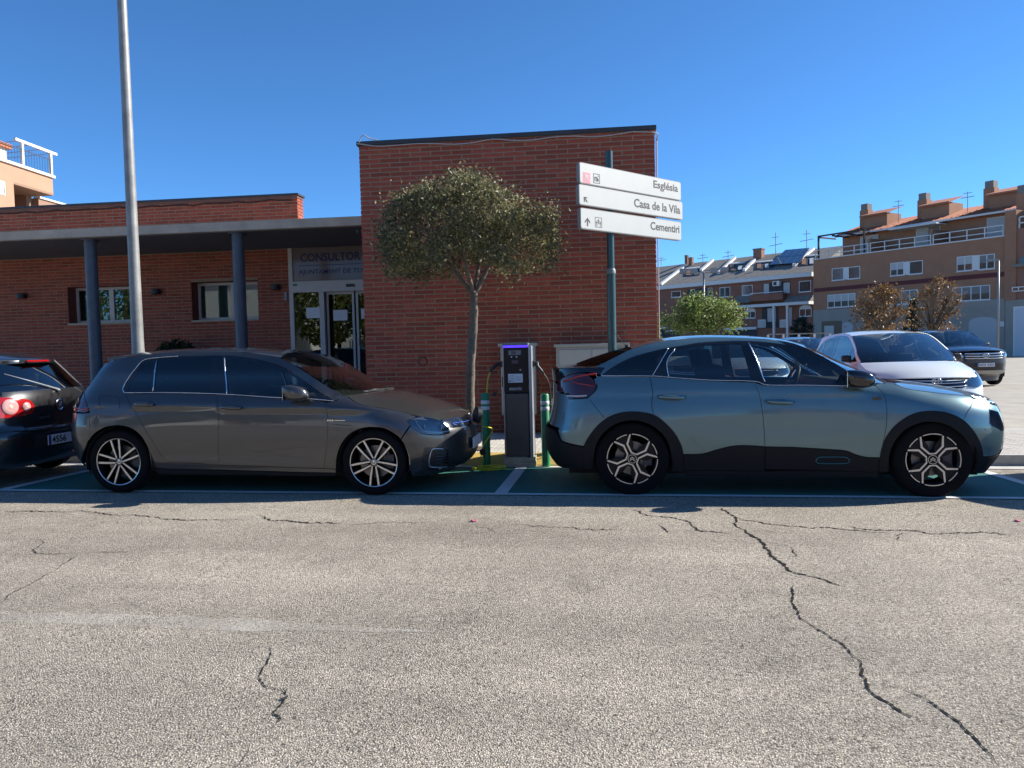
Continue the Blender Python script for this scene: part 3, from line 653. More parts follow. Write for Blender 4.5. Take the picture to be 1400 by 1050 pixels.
# ================================================================== DIRECTION SIGN
POSTG = mat('dark_green_paint', (0.018, 0.055, 0.05), 0.35, coat=.3, var=.12)
SIGNW = mat('sign_white', (0.43, 0.43, 0.405), 0.45, var=.04, vscale=3)
SIGNE = mat('sign_edge_grey', (0.22, 0.21, 0.20), 0.5)
BLKP = mat('black_print', (0.014, 0.014, 0.016), 0.6)
PINK = mat('pink_print', (0.72, 0.20, 0.25), 0.6)
def signpost():
    Y = 9.45; p = at_y(834, 300, Y); z0 = gz(p.x) + pav_z; X = p.x
    s = tag(empty('direction_sign', (X, Y, z0)), 'dark green pole with three white direction signs pointing ways', 'sign')
    zt = at_y(831, 207, Y).z - z0; zc = at_y(834, 369, Y).z - z0
    b = MB(); b.lathe([(.052, -.02), (.052, zc), (.044, zc + .01), (.044, zt), (.0, zt)], 24); b.build('pole', POSTG, s, smooth=True, angle=.6)
    b = MB(); b.lathe([(.0535, zc - .05), (.058, zc - .045), (.058, zc - .01), (.05, zc + .012), (.0445, zc + .014)], 24); b.build('collar', mat('worn_collar', (.16, .19, .18), .5), s, smooth=True, angle=.6)
    b = MB(); b.lathe([(.12, -.005), (.12, .012), (.055, .016)], 20); b.build('base_plate', POSTG, s)
    rot = math.atan2(1.21, 1.39) + YAW
    d = Vector((math.cos(rot), math.sin(rot), 0)); n = Vector((d.y, -d.x, 0))
    org = Vector((X, Y, 0)) + n * 0.075
    def on(px, py):
        r_ = ray(px, py); t = (org - CAM).dot(n) / r_.dot(n); q = CAM + r_ * t; return (q - org).dot(d), q.z - z0
    rows = [((792.5, 228.5), (931, 243), (930.5, 267.5), (792, 258.2), 'Església'), ((791.5, 259.6), (933, 268.6), (933, 294), (791.5, 287.6), 'Casa de la Vila'), ((793.5, 289.2), (931.5, 298.8), (931, 325), (793.5, 317.4), 'Cementiri')]
    for (tl, tr, br, bl, txt) in rows:
        pts = [on(*q) for q in (tl, tr, br, bl)]; xa = (pts[0][0] + pts[3][0]) / 2; xb = (pts[1][0] + pts[2][0]) / 2; zT = (pts[0][1] + pts[1][1]) / 2; zB = (pts[2][1] + pts[3][1]) / 2
        h = zT - zB; w = xb - xa; R = .028
        e = empty('sign_panel', (0, 0, 0))
        bpy.data.objects.remove(e)
        poly = []
        for (cx_, cz_, a0) in ((xb - R, zT - R, 0), (xa + R, zT - R, 90), (xa + R, zB + R, 180), (xb - R, zB + R, 270)):
            for k in range(6): a = math.radians(a0 + k * 18); poly.append((cx_ + R * math.cos(a), cz_ + R * math.sin(a)))
        bm_ = MB().prism(poly, -.0, .045).build('sign_panel', SIGNE, s); off = (n * 0.075)
        bm_.location = off; bm_.rotation_euler = (0, 0, rot)
        cxm, czm = (xa + xb) / 2, (zT + zB) / 2
        face = MB().prism([((x - cxm) * (1 - .016 / w) + cxm, (z - czm) * (1 - .018 / h) + czm) for x, z in poly], -.0035, -.0005).build('sign_face', SIGNW, bm_)
        bk = part('bracket', POSTG, bm_, (-.06, .06, .045, .13, czm - .03, czm + .03))
        fp = [on(*q) for q in ((0, 0),)]
        if txt == 'Església': xs0, xs1 = on(893, 252)[0], on(926.5, 254)[0]; zc0, zc1 = on(897, 246.8)[1], on(897, 257)[1]
        elif txt[0] == 'C' and txt[1] == 'a': xs0, xs1 = on(866.5, 277)[0], on(929.5, 281)[0]; zc0, zc1 = on(870, 271.5)[1], on(870, 283)[1]
        else: xs0, xs1 = on(889, 309)[0], on(928.5, 311)[0]; zc0, zc1 = on(891, 303)[1], on(891, 313.7)[1]
        o = text_obj('lettering', txt, 1.0, BLKP, bm_, (0, 0, 0), depth=.001, bold=.022)
        vx = [v.co.x for v in o.data.vertices]; kx = (xs1 - xs0) / (max(vx) - min(vx)); k = (zc0 - zc1) / .72; mn = min(vx)
        for v in o.data.vertices: v.co.x = (v.co.x - mn) * kx; v.co.y *= k; v.co.z *= .5
        o.location = (xs0, -.0042, zc1)
        def arrow(cx_, cz_, sz, ang, m, name='arrow'):
            a = MB(); u = sz / 10
            polys = [[(-.8, -5), (.8, -5), (.8, 3), (-.8, 3)], [(0, 5), (-4.4, .4), (-4.4, -1.6), (0, 2.6)], [(0, 5), (0, 2.6), (4.4, -1.6), (4.4, .4)]]
            ca, sa = math.cos(ang), math.sin(ang)
            for pi, pl_ in enumerate(polys): a.prism([(cx_ + u * (x * ca - z * sa), cz_ + u * (x * sa + z * ca)) for x, z in pl_], -.0062 + pi * .0004, -.0042)
            return a.build(name, m, bm_)
        if txt == 'Església':
            x_, z_ = on(801.8, 243.2); q = h * .25; part('pictogram', PINK, bm_, (x_ - q, x_ + q, -.0052, -.0040, z_ - q, z_ + q))
            a = arrow(x_, z_, h * .38, math.radians(45), SIGNW); a.location.y = -.0015
            x_, z_ = on(815.3, 244.3); q = h * .23; pic = MB()
            for bx in ((-q, q, -q, -q + .006), (-q, q, q - .006, q), (-q, -q + .006, -q + .006, q - .006), (q - .006, q, -q + .006, q - .006)): pic.box(x_ + bx[0], x_ + bx[1], -.0052, -.004, z_ + bx[2], z_ + bx[3])
            u = q
            for bx in ((-.62, -.38, -.6, .25), (-.62, .15, .1, .34), (-.05, .18, -.6, .1), (.25, .62, -.55, -.1), (.3, .5, -.1, .2), (.42, .6, .45, .68)): pic.box(x_ + bx[0] * u, x_ + bx[1] * u, -.0056, -.0041, z_ + bx[2] * u, z_ + bx[3] * u)
            pic.build('pictogram', BLKP, bm_)
        elif txt[1] == 'a':
            x_, z_ = on(800.3, 272.7); arrow(x_, z_, h * .34, math.radians(45), BLKP)
        else:
            x_, z_ = on(803, 303.3); arrow(x_, z_, h * .40, 0, BLKP)
            x_, z_ = on(818, 304.2); q = h * .24; pic = MB()
            for bx in ((-q, q, -q, -q + .005), (-q, q, q - .005, q), (-q, -q + .005, -q + .005, q - .005), (q - .005, q, -q + .005, q - .005)): pic.box(x_ + bx[0], x_ + bx[1], -.0052, -.004, z_ + bx[2], z_ + bx[3])
            for (cx_, cz_, ss) in ((-.5, -.25, .5), (0, .15, .5), (.5, -.25, .5)):
                pic.box(x_ + (cx_ - .07) * q, x_ + (cx_ + .07) * q, -.0054, -.0041, z_ + (cz_ - ss) * q, z_ + (cz_ + ss) * q); pic.box(x_ + (cx_ - .27) * q, x_ + (cx_ + .27) * q, -.0057, -.0042, z_ + (cz_ + .12) * q, z_ + (cz_ + .24) * q)
            pic.build('pictogram', BLKP, bm_)
signpost()

# ================================================================== LAMP POST
GALV = mat('galvanised_steel', (0.23, 0.23, 0.222), 0.5, metal=0.2, var=.32, vscale=4, bump=.06, bscale=25)
def lamp_post():
    Y = 9.55; X = at_y(188.5, 470, Y).x; z0 = gz(X) + pav_z
    l = tag(empty('lamp_post', (X, Y, z0)), 'tall tapered galvanised lamp post between the parked cars and the clinic', 'lamp post')
    b = MB(); b.lathe([(.080, 0), (.079, 1.3), (.076, 1.35), (.071, 2.2), (.047, 8.6), (0, 8.6)], 28); b.build('pole', GALV, l, smooth=True, angle=.6)
    b = MB(); b.box(-.2, .2, -.2, .2, -.01, .02); b.build('base_plate', GALV, l, bevel=.005)
    part('access_door', GALV, l, (-.05, .05, -.092, -.080, .5, .9), bevel=.004)
    b = MB(); b.tube([(0, 0, 8.5), (0, -.4, 8.72), (0, -1.2, 8.85)], .03, 10); b.build('arm', GALV, l, smooth=True)
    b = MB(); b.box(-.15, .15, -1.75, -1.1, 8.8, 8.93); b.build('luminaire', mat('lamp_head', (.3, .31, .32), .5), l, bevel=.04)
    b = MB(); b.box(-.11, .11, -1.68, -1.25, 8.785, 8.802); b.build('lens', mat('lamp_lens', (.7, .7, .7), .2), l)
lamp_post()

# ================================================================== CHARGING POST, BOLLARDS, CABLES
def charging_post():
    c = on_ground(709, 637.5); Y = 9.06; X = at_y(708, 560, Y).x; z0 = gz(X)
    r = tag(empty('charging_post', (X, Y, z0)), 'black and grey electric vehicle charging post with blue light strip', 'charging post')
    def zz(py, px=708): return at_y(px, py, Y - .13).z - z0
    def xx(px, py=520): return at_y(px, py, Y - .13).x - X
    hw = (xx(724.2) - xx(689.2)) / 2; dp = .13; zt = zz(471.5); zm = zz(538); zb = zz(625.5); x_ = (xx(724.2) + xx(689.2)) / 2; r.location.x += x_; X += x_
    STEEL = mat('charger_steel', (0.062, 0.066, 0.066), .38, metal=.1, var=.12, vscale=4); DARKP = mat('charger_black', (.006, .007, .010), .35, spec=.25); TRIM = mat('charger_trim', (.36, .37, .38), .4, metal=.4, var=.08)
    part('lower_body', STEEL, r, (-hw + .012, hw - .018, -dp, dp, zb, zm), bevel=.012)
    part('upper_body', DARKP, r, (-hw, hw - .012, -dp - .006, dp, zm + .004, zt - .03), bevel=.012)
    part('side_frame', TRIM, r, (hw - .011, hw + .028, -dp - .008, dp + .01, zb, zt - .012), bevel=.014)
    part('side_frame', TRIM, r, (-hw - .02, -hw - .001, -dp + .05, dp + .01, zb, zt - .02), bevel=.008)
    part('cap', mat('charger_cap', (.16, .16, .17), .5), r, (-hw - .012, hw - .012, -dp - .004, dp + .008, zt - .006, zt + .022), bevel=.008)
    part('light_strip', mat('blue_led', (.02, .01, .2), .4, emit=(.07, .03, .9), estr=1.1), r, (-hw - .004, hw - .013, -dp - .009, -dp + .03, zt - .0295, zt - .007), bevel=.003)
    f = -dp - .0075
    def rc(nm, m, px0, px1, py0, py1, d=.002, y=f): return part(nm, m, r, (xx(px0, py0) - x_, xx(px1, py0) - x_, y - d, y + .002, zz(py1), zz(py0)))
    s = rc('display', mat('lcd_frame', (.16, .17, .19), .25), 696.5, 713.5, 478.8, 485.3, .003)
    rc('display_screen', mat('lcd', (.06, .075, .09), .15), 700.3, 706.5, 479.5, 484.6, .004)
    for px in (701.4, 708.2): part('button', mat('button_white', (.55, .55, .55), .5), r, (xx(px - .9) - x_, xx(px + .9) - x_, f - .003, f, zz(488.8), zz(486.9)))
    rc('card_reader', mat('reader_grey', (.05, .05, .06), .4), 701, 709.5, 492.5, 497, .002)
    part('lock', TRIM, r, (xx(712.2) - x_, xx(714.2) - x_, f - .004, f, zz(506.7), zz(504.8)))
    nt_ = rc('notice', PAPER, 696, 716, 511, 523, .002)
    q = MB()
    for k in range(5): q.box(xx(698 + (k % 2) * 9) - x_, xx(705 + (k % 2) * 9) - x_, f - .0035, f - .002, zz(514.2 + k * 1.7), zz(513.6 + k * 1.7))
    q.box(xx(697.3) - x_, xx(699.6) - x_, f - .0036, f - .0021, zz(521.8), zz(519.5)); q.build('notice_print', mat('grey_print', (.2, .2, .22), .7), r)
    o = fit_text('lettering', 'etecnic', xx(697.5) - x_, xx(715) - x_, zz(528.6), zz(533.4), f - .001, mat('silver_print', (.45, .47, .48), .5), r, bold=.012)
    rc('side_latch', BLK, 686.5, 689.8, 515, 529, .0, -dp + .06)
    # outlets
    so = part('socket', BLK, r, (-hw - .05, -hw - .018, -.05, .05, zz(502), zz(493.5)), bevel=.008)
    so = part('socket', BLK, r, (hw + .026, hw + .05, -.05, .05, zz(502.5), zz(494)), bevel=.008)
    # rough concrete footing
    bm = bmesh.new(); bmesh.ops.create_cube(bm, size=1.0); bmesh.ops.subdivide_edges(bm, edges=bm.edges[:], cuts=7, use_grid_fill=True)
    rr = random.Random(4)
    for v in bm.verts:
        x, y, z = v.co; v.co = Vector((x * (2 * hw + .075) + .012, y * .36, (z + .5) * (zb + .03) - .025)); v.co += Vector((rr.uniform(-.008, .008), rr.uniform(-.012, .012), rr.uniform(-.006, .006) if z > 0 else 0))
    me = bpy.data.meshes.new('footing'); bm.to_mesh(me); bm.free(); me.materials.append(mat('rough_concrete', (.42, .38, .31), .95, var=.25, vscale=14, bump=.6, bscale=50)); fo = bpy.data.objects.new('footing', me); COL.objects.link(fo); fo.parent = r
    return X, Y, z0, hw, zz
CHX, CHY, CHZ, CHW, chz = charging_post()
BGREEN = mat('bollard_green', (0.012, 0.20, 0.085), .45, coat=.15, var=.12, vscale=5); BWHITE = mat('bollard_white', (.62, .64, .66), .35, var=.1, vscale=20)
def bollard(px, pyb, pyt, label):
    p = on_ground(px, pyb); z0 = p.z; h = at_y(px, pyt, p.y).z - z0; R = .049
    r = tag(empty('bollard', (p.x, p.y, z0)), label, 'bollard', 'green bollards beside the charging post')
    b = MB(); b.lathe([(R, -.01), (R, h - .012), (R - .008, h), (0, h + .001)], 28); b.build('tube', BGREEN, r, smooth=True, angle=.6)
    for f0, f1 in ((.855, .905), (.775, .825)):
        b = MB(); b.lathe([(R + .0005, h * f0), (R + .002, h * f0 + .002), (R + .002, h * f1 - .002), (R + .0005, h * f1)], 28); b.build('reflective_band', BWHITE, r, smooth=True)
    return p
BL = bollard(665.5, 638.3, 537.5, 'green bollard with white bands wound with a yellow charging cable')
BR = bollard(746.8, 638.3, 538.5, 'green bollard with white bands behind the tail of the pale blue car')
YEL = mat('yellow_cable', (0.62, 0.60, 0.03), .45); BCAB = mat('dark_cable', (.02, .02, .022), .5)
# left cable: from the post's left outlet down behind the bollard, coil on the ground, up to the grey car's nose
GP = Vector((at_y(653, 577, 8.02).x, 8.02, at_y(653, 577, 8.02).z))       # plug at the grey car
def left_cable():
    yv = CHY
    p0 = Vector((CHX - CHW - .05, yv, CHZ + chz(497.5)))
    r = tag(empty('charging_cable', (CHX - .35, 8.75, gz(CHX))), 'yellow charging cable coiled on the ground and plugged into the grey car', 'cable'); O = r.location
    def P(px, py, Y): return at_y(px, py, Y) - O
    b = MB(); b.tube([p0 - O + Vector((.04, 0, 0)), p0 - O + Vector((-.04, -.0, -.005)), P(677, 500.5, 9.030), P(672.5, 505, 9.010), P(670.5, 509, 9.010)], [.026, .026, .022, .019, .013], 12); b.build('plug', BCAB, r, smooth=True)
    gzz = gz(CHX) + .015 - O.z
    path = [P(670.5, 508, 9.010), P(667.5, 516, 9.010), P(666, 528, 9.015), P(665.5, 545, 9.015), P(666, 575, 9.015), P(668, 610, 9.010), P(667, 632, 8.990)]
    g0 = on_ground(664, 644.5); coil = []
    c = on_ground(668, 643.5) - O
    for k in range(34):
        a = k * .6 + 1.5; rad = .15 + .035 * math.sin(k * .9); coil.append(Vector((c.x + rad * math.cos(a) * 1.1, c.y + rad * math.sin(a) * .75, gzz + .002 + .005 * (k * .6 / 6.28) * 2 + .003 * math.sin(k * 2.1))))
    path += coil
    path += [P(658.5, 636, 8.750), P(657.5, 626, 8.730), P(659, 615, 8.730), P(661.5, 608, 8.750), P(668, 598, 8.790), P(673, 590, 8.810), P(672.5, 585.5, 8.730), P(664, 583.8, 8.4), P(657, 583, 8.2)]
    b = MB(); b.tube(smoothpts(path, 5), .0070, 8); b.build('cord', YEL, r, smooth=True)
    q = P(660, 618, 8.730); b = MB(); b.lathe([(0, -.028), (.03, -.026), (.038, -.01), (.038, .01), (.03, .026), (0, .028)], 18, 'y', tuple(q)); b.build('cable_cover', BLK, r, smooth=True, angle=.5)
    q0 = P(672.5, 505, 9.010); b = MB(); b.tube([q0, P(674.5, 520, 9.010), P(676, 536, 9.010)], .003, 5); b.build('cap_strap', BCAB, r)
    q = P(676.3, 539, 9.010); b = MB(); b.lathe([(0, -.02), (.026, -.02), (.028, .02), (0, .02)], 14, 'y', tuple(q)); b.build('plug_cap', BLK, r, smooth=True, angle=.5)
    # plug and handle at the car nose
    b = MB(); b.tube([P(657.5, 582.7, 8.2), P(652, 583.2, 8.12), P(645.5, 584.5, 8.0), P(641.5, 583.2, 7.95)], [.010, .018, .022, .024], 12); b.build('plug', BCAB, r, smooth=True)
left_cable()
def right_cable():
    r = tag(empty('charging_cable', (CHX + .35, 8.8, gz(CHX))), 'dark charging cable arching from the post to the pale blue car', 'cable'); O = r.location
    def P(px, py, Y): return at_y(px, py, Y) - O
    p0 = Vector((CHX + CHW + .045, CHY, CHZ + chz(498))) - O
    b = MB(); b.tube([p0 + Vector((-.02, 0, 0)), p0 + Vector((.04, 0, .002)), P(734.5, 500.5, 9.050), P(740, 506.5, 9.050), P(743.5, 511, 9.050)], [.028, .028, .023, .017, .011], 12); b.build('plug', BCAB, r, smooth=True)
    path = [P(743, 510.5, 9.050), P(748.5, 519, 9.060), P(751.5, 528, 9.070), P(752.5, 540, 9.080), P(753, 556, 9.080), P(754.5, 575, 9.070), P(756, 600, 9.050)]
    g = gz(CHX + .6) + .012 - O.z
    c = on_ground(768, 635) - O
    for k in range(26):
        a = k * .5 + 3.4; rad = .11 + .02 * math.sin(k); path.append(Vector((c.x + rad * 1.3 * math.cos(a), c.y + .1 + rad * .6 * math.sin(a), g + .004 * k / 6)))
    path += [P(790, 640, 8.990), P(850, 646, 9.080)]
    b = MB(); b.tube(smoothpts(path, 5), .0075, 8); b.build('cord', BCAB, r, smooth=True)
    b = MB(); b.tube(smoothpts([P(755, 545, 9.080), P(753, 552, 9.080), P(757, 553, 9.060), P(760, 546, 9.050), P(763, 541, 9.030)], 5), .005, 6); b.build('cap_strap', mat('grey_strap', (.3, .3, .28), .5), r, smooth=True)
right_cable()

# scraps on the carriageway
def scrap(px, py, m, label, s):
    p = on_ground(px, py); t = tag(empty('litter', (p.x, p.y, gz(p.x))), label, 'litter', 'scraps on the road'); r_ = random.Random(int(px)); bm = bmesh.new(); bmesh.ops.create_icosphere(bm, subdivisions=2, radius=s)
    for v in bm.verts: v.co = Vector((v.co.x * 1.3, v.co.y, max(0, v.co.z) * .45 + .006)) * r_.uniform(.75, 1.2)
    me = bpy.data.meshes.new('scrap'); bm.to_mesh(me); bm.free(); me.materials.append(m); o = bpy.data.objects.new('scrap', me); COL.objects.link(o); o.parent = t
scrap(648, 713, mat('pink_scrap', (.62, .16, .22), .7, var=.2, vscale=30), 'small pink scrap on the road before the charging post', .022)
scrap(1391, 713, mat('pink_scrap', (.62, .16, .22)), 'small pink scrap on the road before the last parking bay', .022)
scrap(388, 957, mat('dark_scrap', (.035, .03, .026), .9), 'dark leaf scrap by the crack in the asphalt', .010)
# ================================================================== CAR BUILDER
def pchip_table(xs, ys, n=400):
    xs = np.array(xs, float); ys = np.array(ys, float); h = np.diff(xs); d = np.diff(ys) / h; m = np.zeros_like(xs)
    m[0], m[-1] = d[0], d[-1]
    for i in range(1, len(xs) - 1):
        if d[i - 1] * d[i] > 0:
            w1, w2 = 2 * h[i] + h[i - 1], h[i] + 2 * h[i - 1]; m[i] = (w1 + w2) / (w1 / d[i - 1] + w2 / d[i])
    X = np.linspace(xs[0], xs[-1], n); k = np.clip(np.searchsorted(xs, X) - 1, 0, len(h) - 1); t = (X - xs[k]) / h[k]
    Y = (2 * t**3 - 3 * t**2 + 1) * ys[k] + (t**3 - 2 * t**2 + t) * h[k] * m[k] + (-2 * t**3 + 3 * t**2) * ys[k + 1] + (t**3 - t**2) * h[k] * m[k + 1]
    return X, Y
def inside(loops, P):
    c = np.zeros(len(P), bool)
    for lp in loops:
        a = np.array(lp); b_ = np.roll(a, -1, 0)
        for (x1, y1), (x2, y2) in zip(a, b_):
            if y1 == y2: continue
            m = ((y1 > P[:, 1]) != (y2 > P[:, 1])) & (P[:, 0] < (x2 - x1) * (P[:, 1] - y1) / (y2 - y1) + x1)
            c ^= m
    return c
def smooth_loop(lp, lim=38):
    """round off a traced outline, keeping its sharp corners"""
    n = len(lp)
    if n < 7: return lp
    P = [Vector((a, b_, 0)) for a, b_ in lp]; corner = []
    for i in range(n):
        a, b_ = P[i] - P[i - 1], P[(i + 1) % n] - P[i]; corner.append(a.length < 1e-5 or b_.length < 1e-5 or a.angle(b_, 0) > math.radians(lim) or max(a.length, b_.length) > 6 * min(a.length, b_.length))
    out = []
    for i in range(n):
        p1, p2 = P[i], P[(i + 1) % n]; p0 = P[i - 1] if not corner[i] else p1 * 2 - p2; p3 = P[(i + 2) % n] if not corner[(i + 1) % n] else p2 * 2 - p1
        out.append((p1.x, p1.y))
        for k in (1, 2, 3):
            t = k / 4; q = 0.5 * ((2 * p1) + (p2 - p0) * t + (2 * p0 - 5 * p1 + 4 * p2 - p3) * t * t + (3 * p1 - p0 - 3 * p2 + p3) * t ** 3); out.append((q.x, q.y))
    return out
class Car:
    """Body shell as a surface over (u, z): u runs along the flank and round the nose and the tail to the centre line."""
    def __init__(s, name, label, cat, loc, rz, W0, zin, nose, tail, af=.75, ar=.55, pf=2.1, qf=2.4, pr=2.4, qr=2.6, roll=None, bulges=(), wheels=None, cell=.045, tilt=True, group=None, creases=()):
        s.root = tag(empty(name, loc, rz), label, cat, group); s.cell = cell
        if tilt: s.root.rotation_euler = (0, -math.atan(SLOPE) * math.cos(rz), rz)
        s.M = Matrix.Translation(Vector(loc)) @ s.root.rotation_euler.to_matrix().to_4x4(); s.Mi = s.M.inverted()
        s.W0 = W0; s.zi = pchip_table(*zip(*zin)); s.nx = pchip_table(*[list(q) for q in zip(*[(z, x) for x, z in nose])]); s.tx = pchip_table(*[list(q) for q in zip(*[(z, x) for x, z in tail])])
        s.af, s.ar, s.pf, s.qf, s.pr, s.qr = af, ar, pf, qf, pr, qr; s.roll = roll; s.bulges = bulges; s.creases = creases
        if roll: s.rt = pchip_table(*zip(*roll['top']))
    def xe(s, z): return np.interp(z, *s.nx)
    def xr(s, z): return np.interp(z, *s.tx)
    def wide(s, x, z):
        w = s.W0 - np.interp(z, *s.zi)
        for (bx, bz, sx, sz, amp) in s.bulges: w = w + amp * np.exp(-((x - bx) / sx) ** 2 - ((z - bz) / sz) ** 2)
        for (xs, zs, amp, hw) in s.creases:           # soft ledge: surface steps in below a line z=f(x)
            zl = np.interp(x, xs, zs); ends = np.clip((x - xs[0]) / .25, 0, 1) * np.clip((xs[-1] - x) / .25, 0, 1); w = w - amp * ends / (1 + np.exp((z - zl) / hw))
        if s.roll:
            zt = np.interp(x, *s.rt); d = np.clip(1 - (zt - z) / s.roll['d'], 0, .985); k = np.clip((x - s.roll['x0']) / .35, 0, 1); k = k * k * (3 - 2 * k)
            w = w - k * s.roll['r'] * (1 - np.sqrt(1 - d * d))
        return w
    def u2xy(s, u, z):
        u = np.asarray(u, float); z = np.asarray(z, float)
        x0f = s.xe(z) - s.af; x0r = s.xr(z) + s.ar
        sf = np.clip((u - x0f) / s.af, 0, math.pi / 2); sr = np.clip((x0r - u) / s.ar, 0, math.pi / 2)
        x = np.where(u > x0f, x0f + s.af * np.sin(sf), np.where(u < x0r, x0r - s.ar * np.sin(sr), u))
        w = s.wide(x, z) * np.maximum(0, 1 - np.sin(sf) ** s.pf) ** (1 / s.qf) * np.maximum(0, 1 - np.sin(sr) ** s.pr) ** (1 / s.qr)
        return x, w
    def P(s, u, z, off=0.0, side=-1):
        x, w = s.u2xy(u, z); N = s.normal(u, z) if np.any(off) else None
        p = np.stack([x, -w, np.asarray(z, float) + 0 * x], -1)
        if N is not None: p = p + N * np.asarray(off).reshape(-1, 1) if np.ndim(off) else p + N * off
        if side > 0: p[..., 1] *= -1
        return p
    def normal(s, u, z):
        e = .004; f = lambda a, b_: np.stack([*(lambda q: (q[0], -q[1]))(s.u2xy(a, b_)), b_ + 0 * q0], -1)
        u = np.asarray(u, float); z = np.asarray(z, float); q0 = u * 0
        du = f(u + e, z) - f(u - e, z); dz = f(u, z + e) - f(u, z - e); n = np.cross(du, dz); l = np.linalg.norm(n, axis=-1, keepdims=True); n = n / np.maximum(l, 1e-9)
        bad = (l[..., 0] < 1e-9); n[bad] = (1, 0, 0)
        return n
    def x2u(s, x, z):
        x0f = float(s.xe(z)) - s.af; x0r = float(s.xr(z)) + s.ar
        if x > x0f: return x0f + s.af * math.asin(min(1, (x - x0f) / s.af))
        if x < x0r: return x0r - s.ar * math.asin(min(1, (x0r - x) / s.ar))
        return x
    def yu(s, y, z, front=True):
        """u of the point at lateral distance y on the nose / tail"""
        lo, hi = 0.0, math.pi / 2
        for _ in range(40):
            m = (lo + hi) / 2; u = (float(s.xe(z)) - s.af + s.af * m) if front else (float(s.xr(z)) + s.ar - s.ar * m)
            w = float(s.u2xy(u, z)[1])
            if w > y: lo = m
            else: hi = m
        return u
    def px(s, px, py):
        o = s.Mi @ CAM; d = s.Mi.to_3x3() @ ray(px, py); w = s.W0 * .97
        for _ in range(25):
            t = (-w - o.y) / d.y; x = o.x + t * d.x; z = o.z + t * d.z; zz = min(max(z, .05), s.zi[0][-1])
            xx_ = min(max(x, float(s.xr(zz)) + .004), float(s.xe(zz)) - .004); w = .5 * w + .5 * float(s.u2xy(s.x2u(xx_, zz), zz)[1])
        return xx_, z
    def uz(s, pts):
        out = []
        full = []
        for i, p in enumerate(pts):                      # follow the centre line closely between two of its points
            if i and p[0] in ('N', 'T') and pts[i - 1][0] == p[0]:
                za, zb = pts[i - 1][1], p[1]; k = max(1, int(abs(zb - za) / .03)); full += [(p[0], za + (zb - za) * j / k) for j in range(1, k)]
            full.append(p)
        for p in full:
            if p[0] == 'L': out.append((s.x2u(p[1], p[2]), p[2]))
            elif p[0] == 'U': out.append((p[1], p[2]))
            elif p[0] == 'F': out.append((s.yu(p[1], p[2], True), p[2]))
            elif p[0] == 'R': out.append((s.yu(p[1], p[2], False), p[2]))
            elif p[0] == 'N': out.append((float(s.xe(p[1])) - s.af + s.af * math.pi / 2, p[1]))
            elif p[0] == 'T': out.append((float(s.xr(p[1])) + s.ar - s.ar * math.pi / 2, p[1]))
            else:
                x, z = s.px(*p); out.append((s.x2u(x, z), z))
        return out
    def panel(s, name, m, loops, parent=None, off=0.0, gap=.0032, cell=None, sides=(-1,), flange=.014, raw=False, join=False, thick=0.0, smooth_in=0):
        """trimmed piece of the body surface; loops in mixed coordinates (first the outline, then holes)"""
        cell = cell or s.cell; L = [smooth_loop(lp if raw else s.uz(lp)) for lp in loops]; dens = []
        for li, lp in enumerate(L):
            area = sum(a[0] * b_[1] - b_[0] * a[1] for a, b_ in zip(lp, lp[1:] + lp[:1]))
            if (area < 0) != (li > 0): lp = lp[::-1]
            q = []
            for a, b_ in zip(lp, lp[1:] + lp[:1]):
                k = max(1, int(math.hypot(b_[0] - a[0], b_[1] - a[1]) / (cell * .7)))
                q += [(a[0] + (b_[0] - a[0]) * i / k, a[1] + (b_[1] - a[1]) * i / k) for i in range(k)]
            if gap:
                n = len(q); q2 = []
                for i in range(n):
                    a, c, b_ = q[i - 1], q[i], q[(i + 1) % n]; t1 = (c[0] - a[0], c[1] - a[1]); t2 = (b_[0] - c[0], b_[1] - c[1])
                    l1 = math.hypot(*t1) or 1; l2 = math.hypot(*t2) or 1; nx, ny = -(t1[1] / l1 + t2[1] / l2), (t1[0] / l1 + t2[0] / l2); l = math.hypot(nx, ny) or 1
                    uf = float(s.xe(c[1])) - s.af + s.af * math.pi / 2; ur = float(s.xr(c[1])) + s.ar - s.ar * math.pi / 2
                    if join and (c[0] > uf - .012 or c[0] < ur + .012):      # stay on the centre line
                        z_ = c[1] + ny / l * gap; q2.append(((float(s.xe(z_)) - s.af + s.af * math.pi / 2) if c[0] > 0 and c[0] > uf - .012 else (float(s.xr(z_)) + s.ar - s.ar * math.pi / 2), z_))
                    else: q2.append((c[0] + nx / l * gap, c[1] + ny / l * gap))
                q = q2
            dens.append(q)
        allp = np.array([p for q in dens for p in q]); lo, hi = allp.min(0), allp.max(0)
        gx, gy = np.meshgrid(np.arange(lo[0] + cell / 2, hi[0], cell), np.arange(lo[1] + cell / 2, hi[1], cell)); G = np.stack([gx.ravel(), gy.ravel()], 1)
        if len(G):
            G = G[inside(dens, G)]
            if len(G):
                dmin = np.min(np.linalg.norm(G[:, None, :] - allp[None], axis=2), 1); G = G[dmin > cell * .38]
        V = [Vector(p) for p in allp] + [Vector(p) for p in G]; E = []; o = 0
        for q in dens: E += [(o + i, o + (i + 1) % len(q)) for i in range(len(q))]; o += len(q)
        rv, re, rf, *_ = delaunay_2d_cdt(V, E, [], 0, 1e-6)
        rv = np.array([tuple(v) for v in rv]); F = np.array([f for f in rf if len(f) == 3]); cen = rv[F].mean(1); F = F[inside(dens, cen)]
        Nn = s.normal(rv[:, 0], rv[:, 1]); Pp = s.P(rv[:, 0], rv[:, 1]) + Nn * off
        verts = [Pp]; norms = [Nn]; faces = [tuple(f) for f in F]; base = len(Pp)
